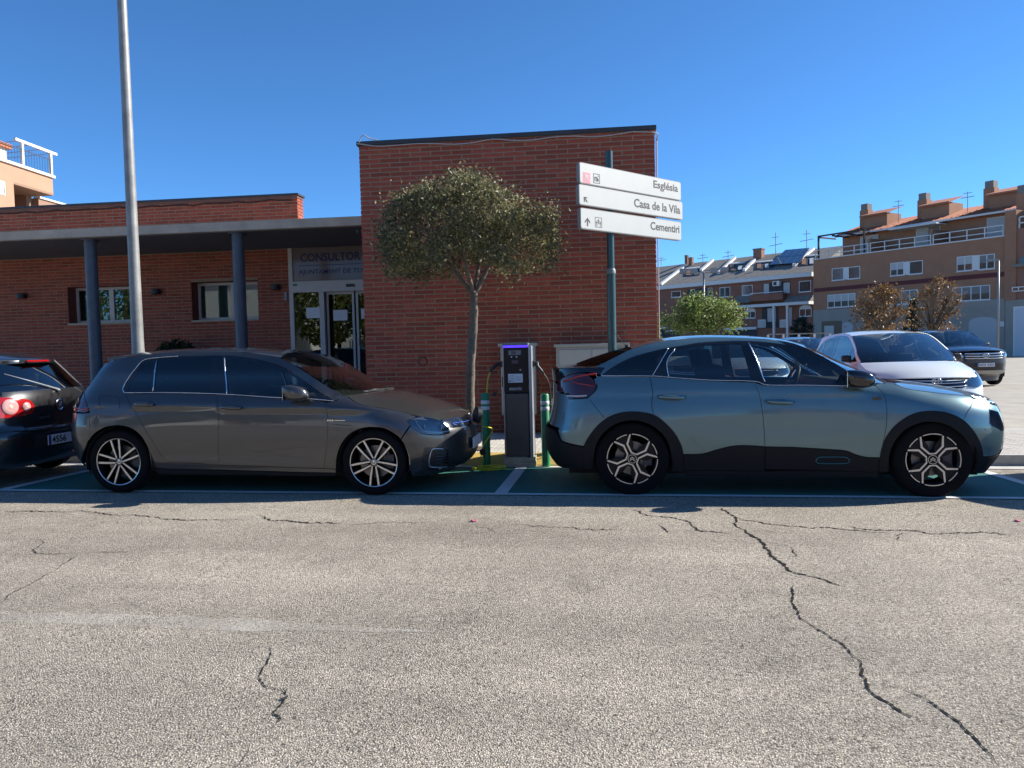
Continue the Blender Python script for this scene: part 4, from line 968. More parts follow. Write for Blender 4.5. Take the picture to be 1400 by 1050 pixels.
        if flange:
            for q in dens:
                qa = np.array(q); nn = s.normal(qa[:, 0], qa[:, 1]); pp = s.P(qa[:, 0], qa[:, 1]); k = len(q)
                verts += [pp + nn * off, pp + nn * (off - flange)]; norms += [nn, nn]
                faces += [(base + i, base + k + i, base + k + (i + 1) % k, base + (i + 1) % k) for i in range(k)]; base += 2 * k
        verts = np.concatenate(verts); norms = np.concatenate(norms); out = []
        if join:
            k = len(verts); v2 = verts * (1, -1, 1); n2 = norms * (1, -1, 1)
            verts = np.concatenate([verts, v2]); norms = np.concatenate([norms, n2]); faces = faces + [tuple(i + k for i in f[::-1]) for f in faces]; sides = (-1,)
        for sd in sides:
            vv, nv, ff = (verts, norms, faces) if sd < 0 else (verts * (1, -1, 1), norms * (1, -1, 1), [f[::-1] for f in faces])
            me = bpy.data.meshes.new(name); me.from_pydata(vv.tolist(), [], [tuple(int(i) for i in f) for f in ff]); me.materials.append(m)
            me.polygons.foreach_set('use_smooth', [True] * len(me.polygons)); me.normals_split_custom_set_from_vertices(nv.tolist())
            ob = bpy.data.objects.new(name, me); COL.objects.link(ob); ob.parent = parent or s.root; out.append(ob)
        return out
    def line(s, name, m, pts, r=.006, off=.0, sides=(-1,), parent=None, raw=False, seg=6):
        q = pts if raw else s.uz(pts); q = [tuple(v)[:2] for v in smoothpts([(a, b_, 0) for a, b_ in q], 5)]; out = []
        for sd in sides:
            p = s.P(np.array([a for a, _ in q]), np.array([b_ for _, b_ in q]), off, sd); out.append(MB().tube([tuple(v) for v in p], r, seg).build(name, m, parent or s.root, smooth=True))
        return out
    def top(s, name, m, st, ny=20, sub=6, parent=None, kz=2.2, kx=2.0, off=0.0, inset=0.0, ey=None, flange=0.0, lin=False):
        """sheet spanning the car: stations ((edge x, edge z), (centre x, centre z)); the edge lies on the flank"""
        A = [Vector((e[0], e[1], 0)) for e, c in st]; B = [Vector((c[0], c[1], 0)) for e, c in st]
        if sub > 1 and not lin: A = smoothpts(A, sub); B = smoothpts(B, sub)
        vs = []; n = len(A)
        sv = np.linspace(-1, 1, 2 * ny + 1)
        for a, b_ in zip(A, B):
            w = float(s.u2xy(s.x2u(a.x, a.y), a.y)[1]) - inset
            for t in sv:
                q = abs(t); vs.append((b_.x + (a.x - b_.x) * q ** kx, w * t, b_.y + (a.y - b_.y) * q ** kz + off))
        k = 2 * ny + 1; fs = [(i * k + j, (i + 1) * k + j, (i + 1) * k + j + 1, i * k + j + 1) for i in range(n - 1) for j in range(k - 1)]
        me = bpy.data.meshes.new(name); me.from_pydata(vs, [], fs); me.materials.append(m)
        bm = bmesh.new(); bm.from_mesh(me); bm.normal_update()
        if sum(f.normal.z for f in bm.faces) < 0: bmesh.ops.reverse_faces(bm, faces=bm.faces[:])
        if flange:
            r_ = bmesh.ops.extrude_edge_only(bm, edges=[e for e in bm.edges if e.is_boundary]); 
            for v in [g for g in r_['geom'] if isinstance(g, bmesh.types.BMVert)]: v.co.z -= flange
        bm.to_mesh(me); bm.free(); me.polygons.foreach_set('use_smooth', [True] * len(me.polygons))
        if flange: me.set_sharp_from_angle(angle=.8)
        ob = bpy.data.objects.new(name, me); COL.objects.link(ob); ob.parent = parent or s.root
        return ob

RUBBER = mat('tyre_rubber', (0.007, 0.007, 0.008), .85, spec=.12, bump=.15, bscale=120)
RIMD = mat('rim_black', (0.006, 0.006, 0.007), .45, spec=.25)
RIMS = mat('rim_machined', (0.62, 0.61, 0.60), .28, metal=.85)
DISC = mat('brake_disc', (0.20, 0.19, 0.18), .45, metal=.8)
BLKG = mat('gloss_black', (0.008, 0.008, 0.010), .10, coat=.6)
CLAD = mat('grey_plastic_cladding', (0.010, 0.011, 0.013), .6, spec=.2, var=.06, bump=.12, bscale=260)
LINER = mat('wheel_well', (0.010, 0.010, 0.011), .9)
CHROME = mat('chrome', (0.62, 0.63, 0.65), .16, metal=1.0)
SEAT = mat('seat_fabric', (0.035, 0.036, 0.04), .9, bump=.2, bscale=200)
DASH = mat('dash_plastic', (0.022, 0.022, 0.024), .6)
HLG = glass_mat('lamp_cover', (.88, .90, .92), .06)
REFL = mat('lamp_reflector', (0.62, 0.62, 0.62), .22, metal=.55)
REDL = mat('tail_lamp_red', (0.32, 0.008, 0.010), .12, coat=.8)
REDD = mat('tail_lamp_dark', (0.045, 0.004, 0.008), .10, coat=.8)
REFLR = mat('reflector_red', (0.35, 0.012, 0.015), .2, coat=.5)
PLATE = mat('plate_white', (0.72, 0.73, 0.74), .4, var=.03); PBLUE = mat('plate_blue', (0.015, 0.035, 0.22), .4)
def wheel(parent, x, y, z, R, rr, wd, style, rot, side=-1):
    """side -1: outer face towards -y. wheel > tyre, spokes, rim lip, hub cap, disc"""
    b = MB(); f = -1 if side < 0 else 1
    def lat(prof, seg=48, closed=False): q = MB(); q.lathe([(r_, h * -f) for r_, h in prof], seg, 'y', closed=closed); return q
    # h: 0 = outer face of the tyre, growing inwards
    hub = lat([(rr * .97, .012), (rr * .955, .02), (rr * .90, .05), (rr * .89, wd - .02), (rr * .97, wd)], 48).build('wheel', RIMD, parent, smooth=True, angle=.7); hub.location = (x, y, z)
    t = lat([(rr * .985, .020), (rr * .99, .008), (rr * 1.03, .001), (rr * 1.10, -.004), (R * .91, -.004), (R * .955, .004), (R * .985, .020), (R, .042), (R, wd - .04), (R * .98, wd - .015), (R * .9, wd), (rr, wd)], 64).build('tyre', RUBBER, hub, smooth=True, angle=.9)
    g = MB()
    for k in (.3, .5, .7): g.lathe([(R + .0005, (wd * k - .006) * -f), (R + .001, wd * k * -f), (R + .0005, (wd * k + .006) * -f)], 48, 'y')
    g.build('tread_groove', LINER, t, smooth=True)
    d = lat([(.05, .085), (rr * .66, .085), (rr * .66, .10), (.05, .10)], 40).build('brake_disc', DISC, hub, smooth=True, angle=.5)
    part('brake_caliper', mat('caliper', (.05, .05, .06), .5), hub, (rr * .42, rr * .78, min(-f * .06, -f * .13), max(-f * .06, -f * .13), -.07, .07), bevel=.012)
    lip = lat([(rr * .955, .004), (rr * .985, .001), (rr * .995, .006), (rr * .985, .016)] if style != 'c' else [(rr * .90, .03), (rr * .955, .014), (rr * .985, .010), (rr * .995, .014)], 64).build('rim_lip', RIMS if style != 'c' else RIMD, hub, smooth=True, angle=.8)
    def bars(name, polys, h0, h1, m):
        q = MB()
        for poly in polys: q.prism([(a, c) for a, c in poly], h0 * -f, h1 * -f)
        return q.build(name, m, hub, bevel=.0)
    rp = lambda a, c, th: (a * math.cos(th) - c * math.sin(th), a * math.sin(th) + c * math.cos(th))
    if style == 'g':
        sp = []; dk = []
        for k in range(5):
            th = math.radians(rot + 72 * k)
            for sg in (-1, 1):
                # a bar running outwards, curving slightly away from the centre of its pair
                a0, a1, a2 = .15 * rr, .55 * rr, .965 * rr; o0, o1, o2 = .075 * rr, .135 * rr, .185 * rr; w0, w1 = .026 * rr, .036 * rr
                inner = [(a0, o0 - w0), (a1, o1 - w1), (a2, o2 - w1)]; outer = [(a0, o0 + w0), (a1, o1 + w1), (a2, o2 + w1)]
                poly = [rp(p, q * sg, th) for p, q in inner + outer[::-1]]; sp.append(poly)
                dk.append([rp(p, q * sg, th) for p, q in [(a0 * .8, o0 - w0 * 2.2), (a1, o1 - w1 * 1.7), (a2, o2 - w1 * 1.8), (a2, o2 + w1 * 1.8), (a1, o1 + w1 * 1.7), (a0 * .8, o0 + w0 * 2.2)]])
        bars('spoke_back', dk, .020, .06, RIMD); bars('spoke', sp, .013, .024, RIMS)
        MB().lathe([(0, .008 * -f), (.030, .009 * -f), (.034, .013 * -f), (.034, .04 * -f)], 28, 'y').build('hub_cap', RIMS, hub, smooth=True, angle=.5)
        e = MB(); e.lathe([(.024, .0072 * -f), (.029, .0072 * -f)], 28, 'y')
        for sg in (-1, 1):
            e.prism([(sg * .022, .012), (sg * .017, .014), (sg * .004, -.006), (0, 0.002), (0, -.001), (sg * .004, -.012), (sg * .008, -.012)], .0068 * -f, .0075 * -f)
        e.build('emblem', RIMD, hub)
        b = MB().lathe([(0, .0105 * -f), (.06 * 1, .022 * -f), (.07, .05 * -f)], 24, 'y').build('hub', RIMD, hub, smooth=True)
    elif style == 'c':
        sp = []; bl = []
        for k in range(4):
            th = math.radians(rot + 90 * k - 90)
            A = [(.37, .90), (.335, .49), (.09, .245)]; w = [.050, .042, .030]
            def side_(sg):
                pts = [(sg * A[0][0], A[0][1]), (sg * A[1][0], A[1][1]), (sg * A[2][0], A[2][1]), (0, A[2][1])]
                o = [(sg * (A[0][0] + .055), A[0][1] - .01), (sg * (A[1][0] + .075), A[1][1] - .02), (sg * (A[2][0] + .035), A[2][1] - .045), (0, A[2][1] - .045)]
                for i in range(3): sp.append([rp(q[0] * rr, q[1] * rr, th) for q in (pts[i], pts[i + 1], o[i + 1], o[i])])
            side_(-1); side_(1)
            th2 = th + math.pi / 4     # dark blade between two petals
            bl.append([rp(q[0] * rr, q[1] * rr, th2) for q in ((-.06, .10), (-.30, .50), (-.34, .93), (-.17, .985), (0, 1.0), (.17, .985), (.34, .93), (.30, .50), (.06, .10))])
            for (a0, a1, r0, r1) in ((-20, 20, .955, .985), (32, 58, .955, .985)):
                n = 10; P1 = [(r1 * rr * math.sin(math.radians(a0 + (a1 - a0) * i / n)), r1 * rr * math.cos(math.radians(a0 + (a1 - a0) * i / n))) for i in range(n + 1)]
                P0 = [(p * r0 / r1, q * r0 / r1) for p, q in P1]
                MB().prism([rp(*v, th) for v in P0 + P1[::-1]], .001 * -f, .012 * -f).build('rim_accent', RIMS, hub)
        bars('spoke_back', bl, .022, .05, RIMD); bars('spoke', sp, .013, .030, RIMS)
        MB().lathe([(0, .010 * -f), (.046, .011 * -f), (.05, .016 * -f), (.075, .03 * -f), (.08, .05 * -f)], 28, 'y').build('hub_cap', RIMD, hub, smooth=True, angle=.5)
        e = MB(); e.lathe([(.037, .0095 * -f), (.041, .0095 * -f)], 28, 'y')
        for dz in (.004, -.012): e.prism([(-.022, dz - .008), (0, dz + .010), (.022, dz - .008), (.022, dz - .001), (0, dz + .017), (-.022, dz - .001)], .009 * -f, .0105 * -f)
        e.build('emblem', RIMS, hub)
    else:
        sp = []
        for k in range(7):
            th = math.radians(rot + 360 / 7 * k); sp.append([rp(q[0] * rr, q[1] * rr, th) for q in ((.12, -.09), (.95, -.07), (.95, .07), (.12, .09))])
        bars('spoke', sp, .015, .05, mat('rim_silver', (.35, .36, .37), .35, metal=.7)); MB().lathe([(0, .012 * -f), (.06, .014 * -f), (.07, .05 * -f)], 20, 'y').build('hub_cap', MATS['rim_silver'], hub, smooth=True)
    return hub
def soft_box(name, m, parent, sx, sy, sz, loc, rot=(0, 0, 0), bev=.04):
    o = MB().box(-sx / 2, sx / 2, -sy / 2, sy / 2, -sz / 2, sz / 2).build(name, m, parent, bevel=bev, seg=3, smooth=True); o.location = loc; o.rotation_euler = rot; return o
def cabin(car, xf, xr_, W, zfloor, zbelt, wheel_side=1, m=None, dash_x=None, hr=1.0):
    """seats, dashboard, steering wheel, floor tub. xf: front seat base, xr_: rear bench base"""
    m = m or SEAT
    for nm, x in (('front_seat', xf), ('front_seat', xf)):
        pass
    for sy in (-1, 1):
        s_ = soft_box('front_seat', m, car.root, .52, .50, .16, (xf, sy * .37, zfloor + .34))
        soft_box('backrest', m, s_, .15, .48, .50, (-.29, 0, .27), (0, -.28, 0)); soft_box('headrest', m, s_, .10, .26, .19, (-.42, 0, .58 * hr), (0, -.2, 0), .035)
    s_ = soft_box('rear_seat', m, car.root, .48, 1.25, .16, (xr_, 0, zfloor + .34)); soft_box('backrest', m, s_, .14, 1.25, .44, (-.26, 0, .22), (0, -.38, 0))
    for sy in (-1, 1): soft_box('headrest', m, s_, .09, .24, .16, (-.38, sy * .36, .44 * hr), (0, -.25, 0), .03)
    dx = dash_x or xf + .85
    d = soft_box('dashboard', DASH, car.root, .50, 2 * W - .22, .26, (dx + .05, 0, zbelt - .11), (0, .1, 0), .06)
    sw = MB(); ring = [(0, .185 * math.cos(a), .185 * math.sin(a)) for a in [i * math.pi / 14 for i in range(29)]]; sw.tube(ring, .016, 8, caps=False); sw.tube([(0, -.17, 0), (0, .17, 0)], .014, 6); sw.tube([(0, 0, 0), (0, 0, -.17)], .014, 6); sw.tube([(0, 0, 0), (.25, 0, 0)], .03, 8)
    o = sw.build('steering_wheel', DASH, car.root, smooth=True); o.location = (dx - .33, wheel_side * .37, zbelt - .03); o.rotation_euler = (0, .42, 0)
    b = MB(); b.box(-.35, dx + .35, -W + .09, W - .09, zfloor - .03, zfloor); b.build('floor', DASH, car.root)
def wells(car, xs, z, R, W, wd=.30):
    for x in xs:
        for sy in (-1, 1):
            q = MB(); n = 18; vs = []
            for i in range(n + 1):
                a = math.pi * (i / n) * 1.16 - .08 * math.pi; vs += [(x + R * math.cos(a), sy * (W - .012), z + R * math.sin(a)), (x + R * math.cos(a), sy * (W - wd - .06), z + R * math.sin(a))]
            q.add(vs, [(2 * i, 2 * i + 2, 2 * i + 3, 2 * i + 1) for i in range(n)]); q.add([vs[2 * i + 1] for i in range(n + 1)], [tuple(range(n + 1))])
            q.build('wheel_well', LINER, car.root, fix=False)
def number_plate(car, txt, loc, rot, w=.52, h=.11, parent=None, dark=None):
    p = part('number_plate', PLATE, parent or car.root, (-w / 2, w / 2, -.004, .004, -h / 2, h / 2), bevel=.003); p.location = loc; p.rotation_euler = rot
    part('country_band', PBLUE, p, (-w / 2 + .001, -w / 2 + .042, -.0052, -.0035, -h / 2 + .001, h / 2 - .001))
    fit_text('plate_lettering', txt, -w / 2 + .058, w / 2 - .02, h * .34, -h * .34, -.005, BLKP, p, bold=.012)
    return p
# ================================================================== THE CARS
def paint(name, col, metal=.5, rough=.38, coat=1.0):
    m = mat(name, col, rough, metal=metal, coat=coat, coat_r=.025)
    nt = m.node_tree; N = nt.nodes.new; L = nt.links.new; b = nt.nodes['Principled BSDF']      # faint orange peel and dust
    tc = N('ShaderNodeTexCoord'); n = N('ShaderNodeTexNoise'); n.inputs['Scale'].default_value = 420; n.inputs['Detail'].default_value = 2; L(tc.outputs['Object'], n.inputs['Vector'])
    mr = N('ShaderNodeMapRange'); mr.inputs['To Min'].default_value = rough - .05; mr.inputs['To Max'].default_value = rough + .06; L(n.outputs['Fac'], mr.inputs['Value']); L(mr.outputs[0], b.inputs['Roughness'])
    n2 = N('ShaderNodeTexNoise'); n2.inputs['Scale'].default_value = 3.5; n2.inputs['Detail'].default_value = 6; L(tc.outputs['Object'], n2.inputs['Vector'])
    m2 = N('ShaderNodeMapRange'); m2.inputs['From Min'].default_value = .4; m2.inputs['From Max'].default_value = .75; m2.inputs['To Min'].default_value = .02; m2.inputs['To Max'].default_value = .09; L(n2.outputs['Fac'], m2.inputs['Value']); L(m2.outputs[0], b.inputs['Coat Roughness'])
    return m
GREYP = paint('grey_car_paint', (0.066, 0.066, 0.068), .60, .33)
BLUEP = paint('pale_blue_car_paint', (0.108, 0.190, 0.212), .60, .34)
BLACKP = paint('black_car_paint', (0.010, 0.011, 0.013), .0, .3)
WHITEP = paint('white_car_paint', (0.67, 0.70, 0.68), .0, .4)
NAVYP = paint('navy_car_paint', (0.012, 0.020, 0.045), .3, .3)
SILVP = paint('silver_car_paint', (0.42, 0.45, 0.47), .6, .38)
GLF = glass_mat('car_glass', (.82, .88, .85), .03)
GLR = glass_mat('rear_door_glass', (.36, .40, .38), .05)
GLW = glass_mat('windscreen_glass', (.58, .66, .64), .06)
GLD = glass_mat('privacy_glass', (.055, .06, .065), .045, mult=1.25)
LAMPD = mat('lamp_housing', (0.16, 0.165, 0.175), .25, metal=.5)
GLT = glass_mat('tailgate_glass', (.03, .03, .03), .02, mult=.22)

# ------------------------------------------------------------------ grey hatchback
def A(x, y): return (90 + x / 4.566, 460 + y / 4.566)
def B(x, y): return (370 + x / 4.566, 460 + y / 4.566)
GX = -4.815
car = Car('parked_car', 'dark grey hatchback plugged in at its nose, parked before the clinic', 'car', (GX, 8.0, gz(GX)), 0, .897,
          [(.10, .11), (.18, .06), (.26, .046), (.34, .030), (.45, .015), (.56, .003), (.66, 0), (.76, .006), (.84, .018), (.90, .038), (.95, .062), (1.0, .088), (1.1, .126), (1.2, .152), (1.3, .198), (1.38, .246), (1.43, .30), (1.50, .40)],
          nose=[(3.20, .10), (3.33, .18), (3.44, .27), (3.475, .38), (3.47, .50), (3.455, .58), (3.42, .66), (3.39, .72), (3.36, .80), (3.36, 1.5)],
          tail=[(-.50, .10), (-.60, .18), (-.70, .30), (-.755, .44), (-.765, .58), (-.755, .72), (-.735, .84), (-.70, .95), (-.655, 1.05), (-.56, 1.2), (-.45, 1.34), (-.40, 1.40), (-.38, 1.5)],
          af=.80, ar=.55, pf=2.2, qf=2.5, pr=2.5, qr=2.6, roll=dict(top=[(0, 1.02), (1.8, .98), (2.3, .955), (2.7, .84), (3.09, .77), (3.40, .70), (3.6, .66)], d=.15, r=.085, x0=1.95),
          bulges=((2.62, .56, .42, .20, .012), (0, .58, .42, .20, .014)), creases=(((-.45, 3.0), (.865, .80), .016, .007), ((.35, 2.2), (.345, .335), -.013, .012)))
g = car; S2 = (-1, 1)
rail = [A(400, 128), A(500, 112), A(620, 102), A(760, 97), A(900, 94), A(1050, 96), A(1180, 106), A(1290, 121), B(60, 133), B(160, 183), B(260, 250), B(360, 315), B(452, 366)]
dlo_top = [B(390, 402), B(300, 342), B(220, 287), B(140, 228), B(60, 183), A(1260, 158), A(1180, 139), A(1050, 122), A(950, 118), A(700, 123), A(560, 133), A(482, 150), A(430, 207), A(375, 285), A(357, 325), A(367, 352)]
dlo_bot = [A(700, 351), A(1000, 361), B(0, 379), B(180, 386), B(280, 392)]
door_r = [A(372, 358), A(420, 450), A(470, 537), A(540, 652), A(600, 748), A(640, 787)]
split = [A(945, 363), A(950, 460), A(952, 560), A(955, 803)]
door_f = [B(345, 408), B(357, 520), B(352, 650), B(335, 800), B(330, 823)]
arch_r = [A(531, 814), A(526, 760), A(510, 690), A(470, 622), A(410, 574), A(330, 555), A(250, 564), A(180, 602), A(150, 637)]
arch_f = [B(811, 641), B(790, 620), B(720, 579), B(640, 566), B(560, 576), B(490, 611), B(436, 680), B(411, 760), B(406, 830)]
lampT = [A(118, 345), A(131, 420), A(146, 460), A(120, 476)]
body = g.panel('body_side', GREYP, [[A(150, 637), A(148, 560), A(147, 474)] + lampT[2::-1] + [A(135, 320), A(190, 245), A(245, 170), A(300, 150)] + rail + dlo_top + door_r + arch_r], sides=S2)
g.panel('rear_door', GREYP, [door_r + [A(800, 795)] + split[::-1] + [A(700, 354)]], sides=S2)
g.panel('front_door', GREYP, [split + [A(1200, 811), B(150, 819)] + door_f[::-1] + [B(300, 399), B(180, 389), B(0, 382), A(1000, 364)]], sides=S2)
g.panel('front_fender', GREYP, [door_f[::-1] + [B(396, 406), B(454, 372), B(476, 373), B(560, 423), B(700, 448), B(830, 472), B(905, 499), B(848, 527), B(870, 553)] + arch_f], sides=S2)
g.panel('sill', GREYP, [[A(533, 816), A(640, 790), A(955, 806), B(0, 816), B(330, 826), B(406, 833), B(406, 852), B(0, 842), A(955, 832), A(640, 826)]], sides=S2)
g.panel('side_skirt', CLAD, [[A(533, 819), A(640, 829), A(955, 835), B(0, 845), B(406, 855), ('L', 2.22, .175), ('L', .40, .185)]], sides=S2)
# windows
qw = [A(386, 335), A(402, 298), A(450, 215), A(490, 163), A(549, 147), A(530, 337)]
rw = [A(574, 147), A(700, 136), A(905, 131), A(905, 349), A(553, 339)]
fw = [A(1003, 136), A(1060, 136), A(1180, 153), A(1260, 175), B(60, 203), B(140, 250), B(205, 295), B(300, 378), B(180, 373), B(0, 366), A(1016, 351)]
g.panel('window_frame', BLKG, [dlo_top + dlo_bot, qw, rw, fw], sides=S2, gap=.001, off=-.004)
for nm, w, mm in (('quarter_window', qw, GLD), ('rear_side_window', rw, GLD), ('front_side_window', fw, GLF)): g.panel(nm, mm, [w], sides=S2, off=-.009, gap=.0, flange=0)
g.line('window_trim', CHROME, dlo_top[::-1][:7] , .005, .001, S2); g.line('window_trim', CHROME, [A(367, 352)] + dlo_bot + [B(390, 403)], .0055, .002, S2)
g.line('window_divider', CHROME, [A(568, 147), A(543, 343)], .005, .0, S2); g.line('window_divider', CHROME, [A(989, 126), A(996, 230), A(1004, 359)], .006, .0, S2)
g.line('mirror_divider', BLKG, [B(68, 214), B(100, 312), B(108, 376)], .007, -.004, S2)
# inner shell (dark), keeps the gaps dark and hides the underbody
for nm, lp in (('inner_shell', [('L', .42, .26), ('L', 2.16, .24), ('L', 2.24, .93), ('L', 1.6, .95), ('L', .1, 1.0), ('L', -.05, .80), ('L', .30, .62)]),):
    g.panel(nm, DASH, [lp], sides=S2, off=-.03, flange=0, gap=0, cell=.08)
# bumpers and lamps
fbum = [B(814, 644), B(873, 557), B(900, 579), B(960, 608), B(1060, 615), B(1120, 603), ('F', .58, .625), ('F', .40, .615), ('N', .61), ('N', .17), ('F', .45, .155), ('F', .70, .15), B(876, 852), B(870, 780), B(842, 690)]
fb_o = g.panel('front_bumper', GREYP, [fbum], join=True)[0]
g.panel('grille', BLKG, [[('F', .60, .705), ('F', .3, .70), ('N', .70), ('N', .607), ('F', .40, .612), ('F', .575, .622)]], parent=fb_o, join=True, off=.0, gap=.0)
g.line('grille_strip', mat('blue_strip', (.03, .10, .42), .3, coat=.5), [B(1160, 556), ('F', .50, .655), ('F', .25, .65), ('N', .65)], .0045, .006, S2, parent=fb_o)
g.panel('lower_grille', BLK, [[('F', .62, .43), ('N', .44), ('N', .215), ('F', .52, .215)]], parent=fb_o, join=True, off=.004, gap=0, flange=.004)
g.line('lip', CHROME, [('F', .62, .225), ('F', .4, .21), ('N', .205)], .005, .006, S2, parent=fb_o)
g.panel('fog_lamp_recess', BLK, [[B(946, 832), B(948, 760), B(964, 692), B(1060, 690), ('F', .655, .47), ('F', .645, .26), B(1100, 833)]], parent=fb_o, sides=S2, off=.003, gap=0, flange=.004)
g.line('fog_trim', mat('satin_trim', (.5, .51, .53), .3, metal=.7), [B(1075, 701), B(1020, 701), B(1002, 714), B(989, 765), B(989, 798), B(1004, 812), B(1100, 811)], .006, .008, S2, parent=fb_o)
for k in range(4): g.line('fog_slat', BLKG, [B(1020 + 3 * k, 728 + 20 * k), B(1110, 728 + 20 * k), ('F', .66, .42 - .035 * k)], .005, .004, S2, parent=fb_o)
hl = [B(848, 527), B(905, 501), B(985, 504), B(1100, 531), ('F', .60, .705), ('F', .575, .63), B(1120, 601), B(1060, 612), B(960, 605), B(900, 576), B(870, 552)]
hb = g.panel('headlamp', LAMPD, [hl], sides=S2, off=-.028, flange=0, gap=.002)
for k, hbo in enumerate(hb):
    sd = S2[k]
    g.panel('lamp_cover', HLG, [hl], sides=(sd,), parent=hbo, gap=.003)
    g.line('daytime_light', mat('drl', (.75, .78, .85), .3), [B(905, 520), B(930, 560), B(965, 590), B(1060, 597), B(1130, 585)], .006, -.016, (sd,), parent=hbo)
    for (q, w_) in ((B(960, 560), .030), (B(1070, 562), .034)):
        u, z = g.uz([q])[0]; p = g.P(np.array([u]), np.array([z]), -.022, sd)[0]; MB().lathe([(0, -.004), (w_ * .6, 0), (w_, .016), (w_ * 1.05, .018)], 20, 'x', tuple(p)).build('projector', REFL, hbo, smooth=True)
for o in g.panel('tail_lamp', REDD, [lampT + [('R', .60, .83), ('R', .50, .84), ('R', .48, .95), ('R', .56, 1.0)]], sides=S2, off=.004):
    pass
g.line('tail_light_bar', REDL, [A(140, 453), A(100, 455), ('R', .58, .865)], .010, .004, S2)
rbum = [A(103, 800), A(106, 730), A(130, 662), A(150, 639), A(148, 562), A(147, 476), A(120, 480), ('R', .60, .80), ('R', .60, .60), ('R', .3, .58), ('T', .58), ('T', .27), ('R', .4, .26), ('R', .7, .25), A(95, 800)]
rb = g.panel('rear_bumper', GREYP, [rbum], join=True)[0]
g.panel('bumper_valance', CLAD, [[A(103, 803), A(80, 770), ('R', .62, .36), ('T', .38), ('T', .16), ('R', .55, .16), A(110, 832)]], parent=rb, join=True, off=.004, gap=0)
g.line('reflector', REFLR, [('R', .66, .405), ('R', .50, .40)], .016, .003, S2, parent=rb)
g.panel('tailgate', GREYP, [[('R', .58, .98), ('T', 1.0), ('T', .60), ('R', .3, .60), ('R', .58, .62), ('R', .58, .8), ('R', .48, .84), ('R', .46, .95)]], join=True)
g.line('fuel_flap', LINER, [A(212, 372), A(290, 372), A(325, 380), A(336, 425), A(328, 450), A(250, 450), A(218, 440), A(207, 395), A(212, 372)], .0018, .0002)
# bonnet, glass and roof
P_ = g.px
bon = [(P_(*B(478, 371)), (2.50, .965)), (P_(*B(560, 420)), (2.66, .948)), (P_(*B(700, 445)), (2.84, .905)), (P_(*B(830, 469)), (3.00, .862)), (P_(*B(950, 488)), (3.14, .815)), (P_(*B(1060, 514)), (3.27, .762)), ((3.34, .712), (3.375, .71))]
g.top('bonnet', GREYP, bon, kz=2.3, kx=2.2, flange=.02)
ws = [(P_(*B(456, 366)), (2.46, .962)), (P_(*B(360, 314)), (2.23, 1.085)), (P_(*B(260, 248)), (1.99, 1.20)), (P_(*B(160, 180)), (1.75, 1.308)), (P_(*B(66, 131)), (1.55, 1.388))]
g.top('windscreen', GLW, ws, kz=2.0, kx=2.0, inset=.012)
g.top('cowl', BLK, [(P_(*B(476, 372)), (2.53, .956)), (P_(*B(450, 364)), (2.44, .960))], sub=3, off=-.012)
roof_st = [(P_(*B(66, 130)), (1.56, 1.386)), (P_(*A(1180, 106)), (1.26, 1.424)), (P_(*A(1050, 96)), (1.02, 1.440)), (P_(*A(760, 97)), (.55, 1.446)), (P_(*A(500, 112)), (.12, 1.428)), (P_(*A(400, 128)), (-.12, 1.410)), (P_(*A(296, 150)), (-.36, 1.378))]
g.top('roof', GREYP, roof_st, kz=2.6, kx=2.0)
g.top('roof_spoiler', GREYP, [(P_(*A(298, 150)), (-.35, 1.380)), (P_(*A(270, 148)), (-.44, 1.366)), ((P_(*A(262, 142))[0] - .05, 1.352), (-.50, 1.354))], kz=2.6, flange=.035)
g.top('rear_window', GLD, [(P_(*A(292, 152)), (-.40, 1.355)), (P_(*A(190, 247)), (-.56, 1.18)), (P_(*A(138, 322)), (-.66, 1.02))], kz=2.0, inset=.01)
cl = MB()
for yw in (.0, -.45): cl.tube([(2.49, .35 + yw * .8, .966), (2.44, -.05 + yw * .8, .978), (2.40, -.25 + yw * .6, .985)], [.012, .008, .004], 6)
cl.build('wiper', BLK, g.root, smooth=True)
def mirror(car, px, py, m, sx=.13, sy=.20, sz=.14, yoff=.11, base=BLK):
    x, z = car.px(px, py)
    for sd in (-1, 1):
        w = float(car.u2xy(car.x2u(x, z), z)[1]); o = empty('door_mirror', (0, 0, 0)); bpy.data.objects.remove(o)
        bm = bmesh.new(); bmesh.ops.create_uvsphere(bm, u_segments=24, v_segments=14, radius=1.0)
        for v in bm.verts:
            a = v.co; k = (abs(a.x) ** 3 + abs(a.y) ** 3 + abs(a.z) ** 3) ** (1 / 3); a = a / k
            tp = 1 - .22 * max(0, a.x); v.co = Vector((a.x * sx - .02 * a.z, a.y * sy * .5 * tp, a.z * sz * .5 * tp - .012 * a.y * -sd)) if a.x > -.55 else Vector((-.55 * sx - .02 * a.z, a.y * sy * .5, a.z * sz * .5))
        me = bpy.data.meshes.new('door_mirror'); bm.to_mesh(me); bm.free(); me.materials.append(m); me.polygons.foreach_set('use_smooth', [True] * len(me.polygons))
        o = bpy.data.objects.new('door_mirror', me); COL.objects.link(o); o.parent = car.root; o.location = (x, sd * (w + yoff), z); o.rotation_euler = (0, 0, sd * .12)
        MB().tube([(.02, -sd * .17, -sz * .55), (.01, -sd * .07, -sz * .45), (0, 0, -sz * .3)], [.03, .026, .03], 10).build('mirror_arm', base, o, smooth=True)
        MB().box(-.55 * sx - .012, -.55 * sx - .008, -sy * .42, sy * .42, -sz * .40, sz * .40).build('mirror_glass', mat('mirror_glass', (.5, .55, .58), .05, metal=1), o)
mirror(g, *B(178, 350), GREYP, sx=.135, sy=.19, sz=.155)
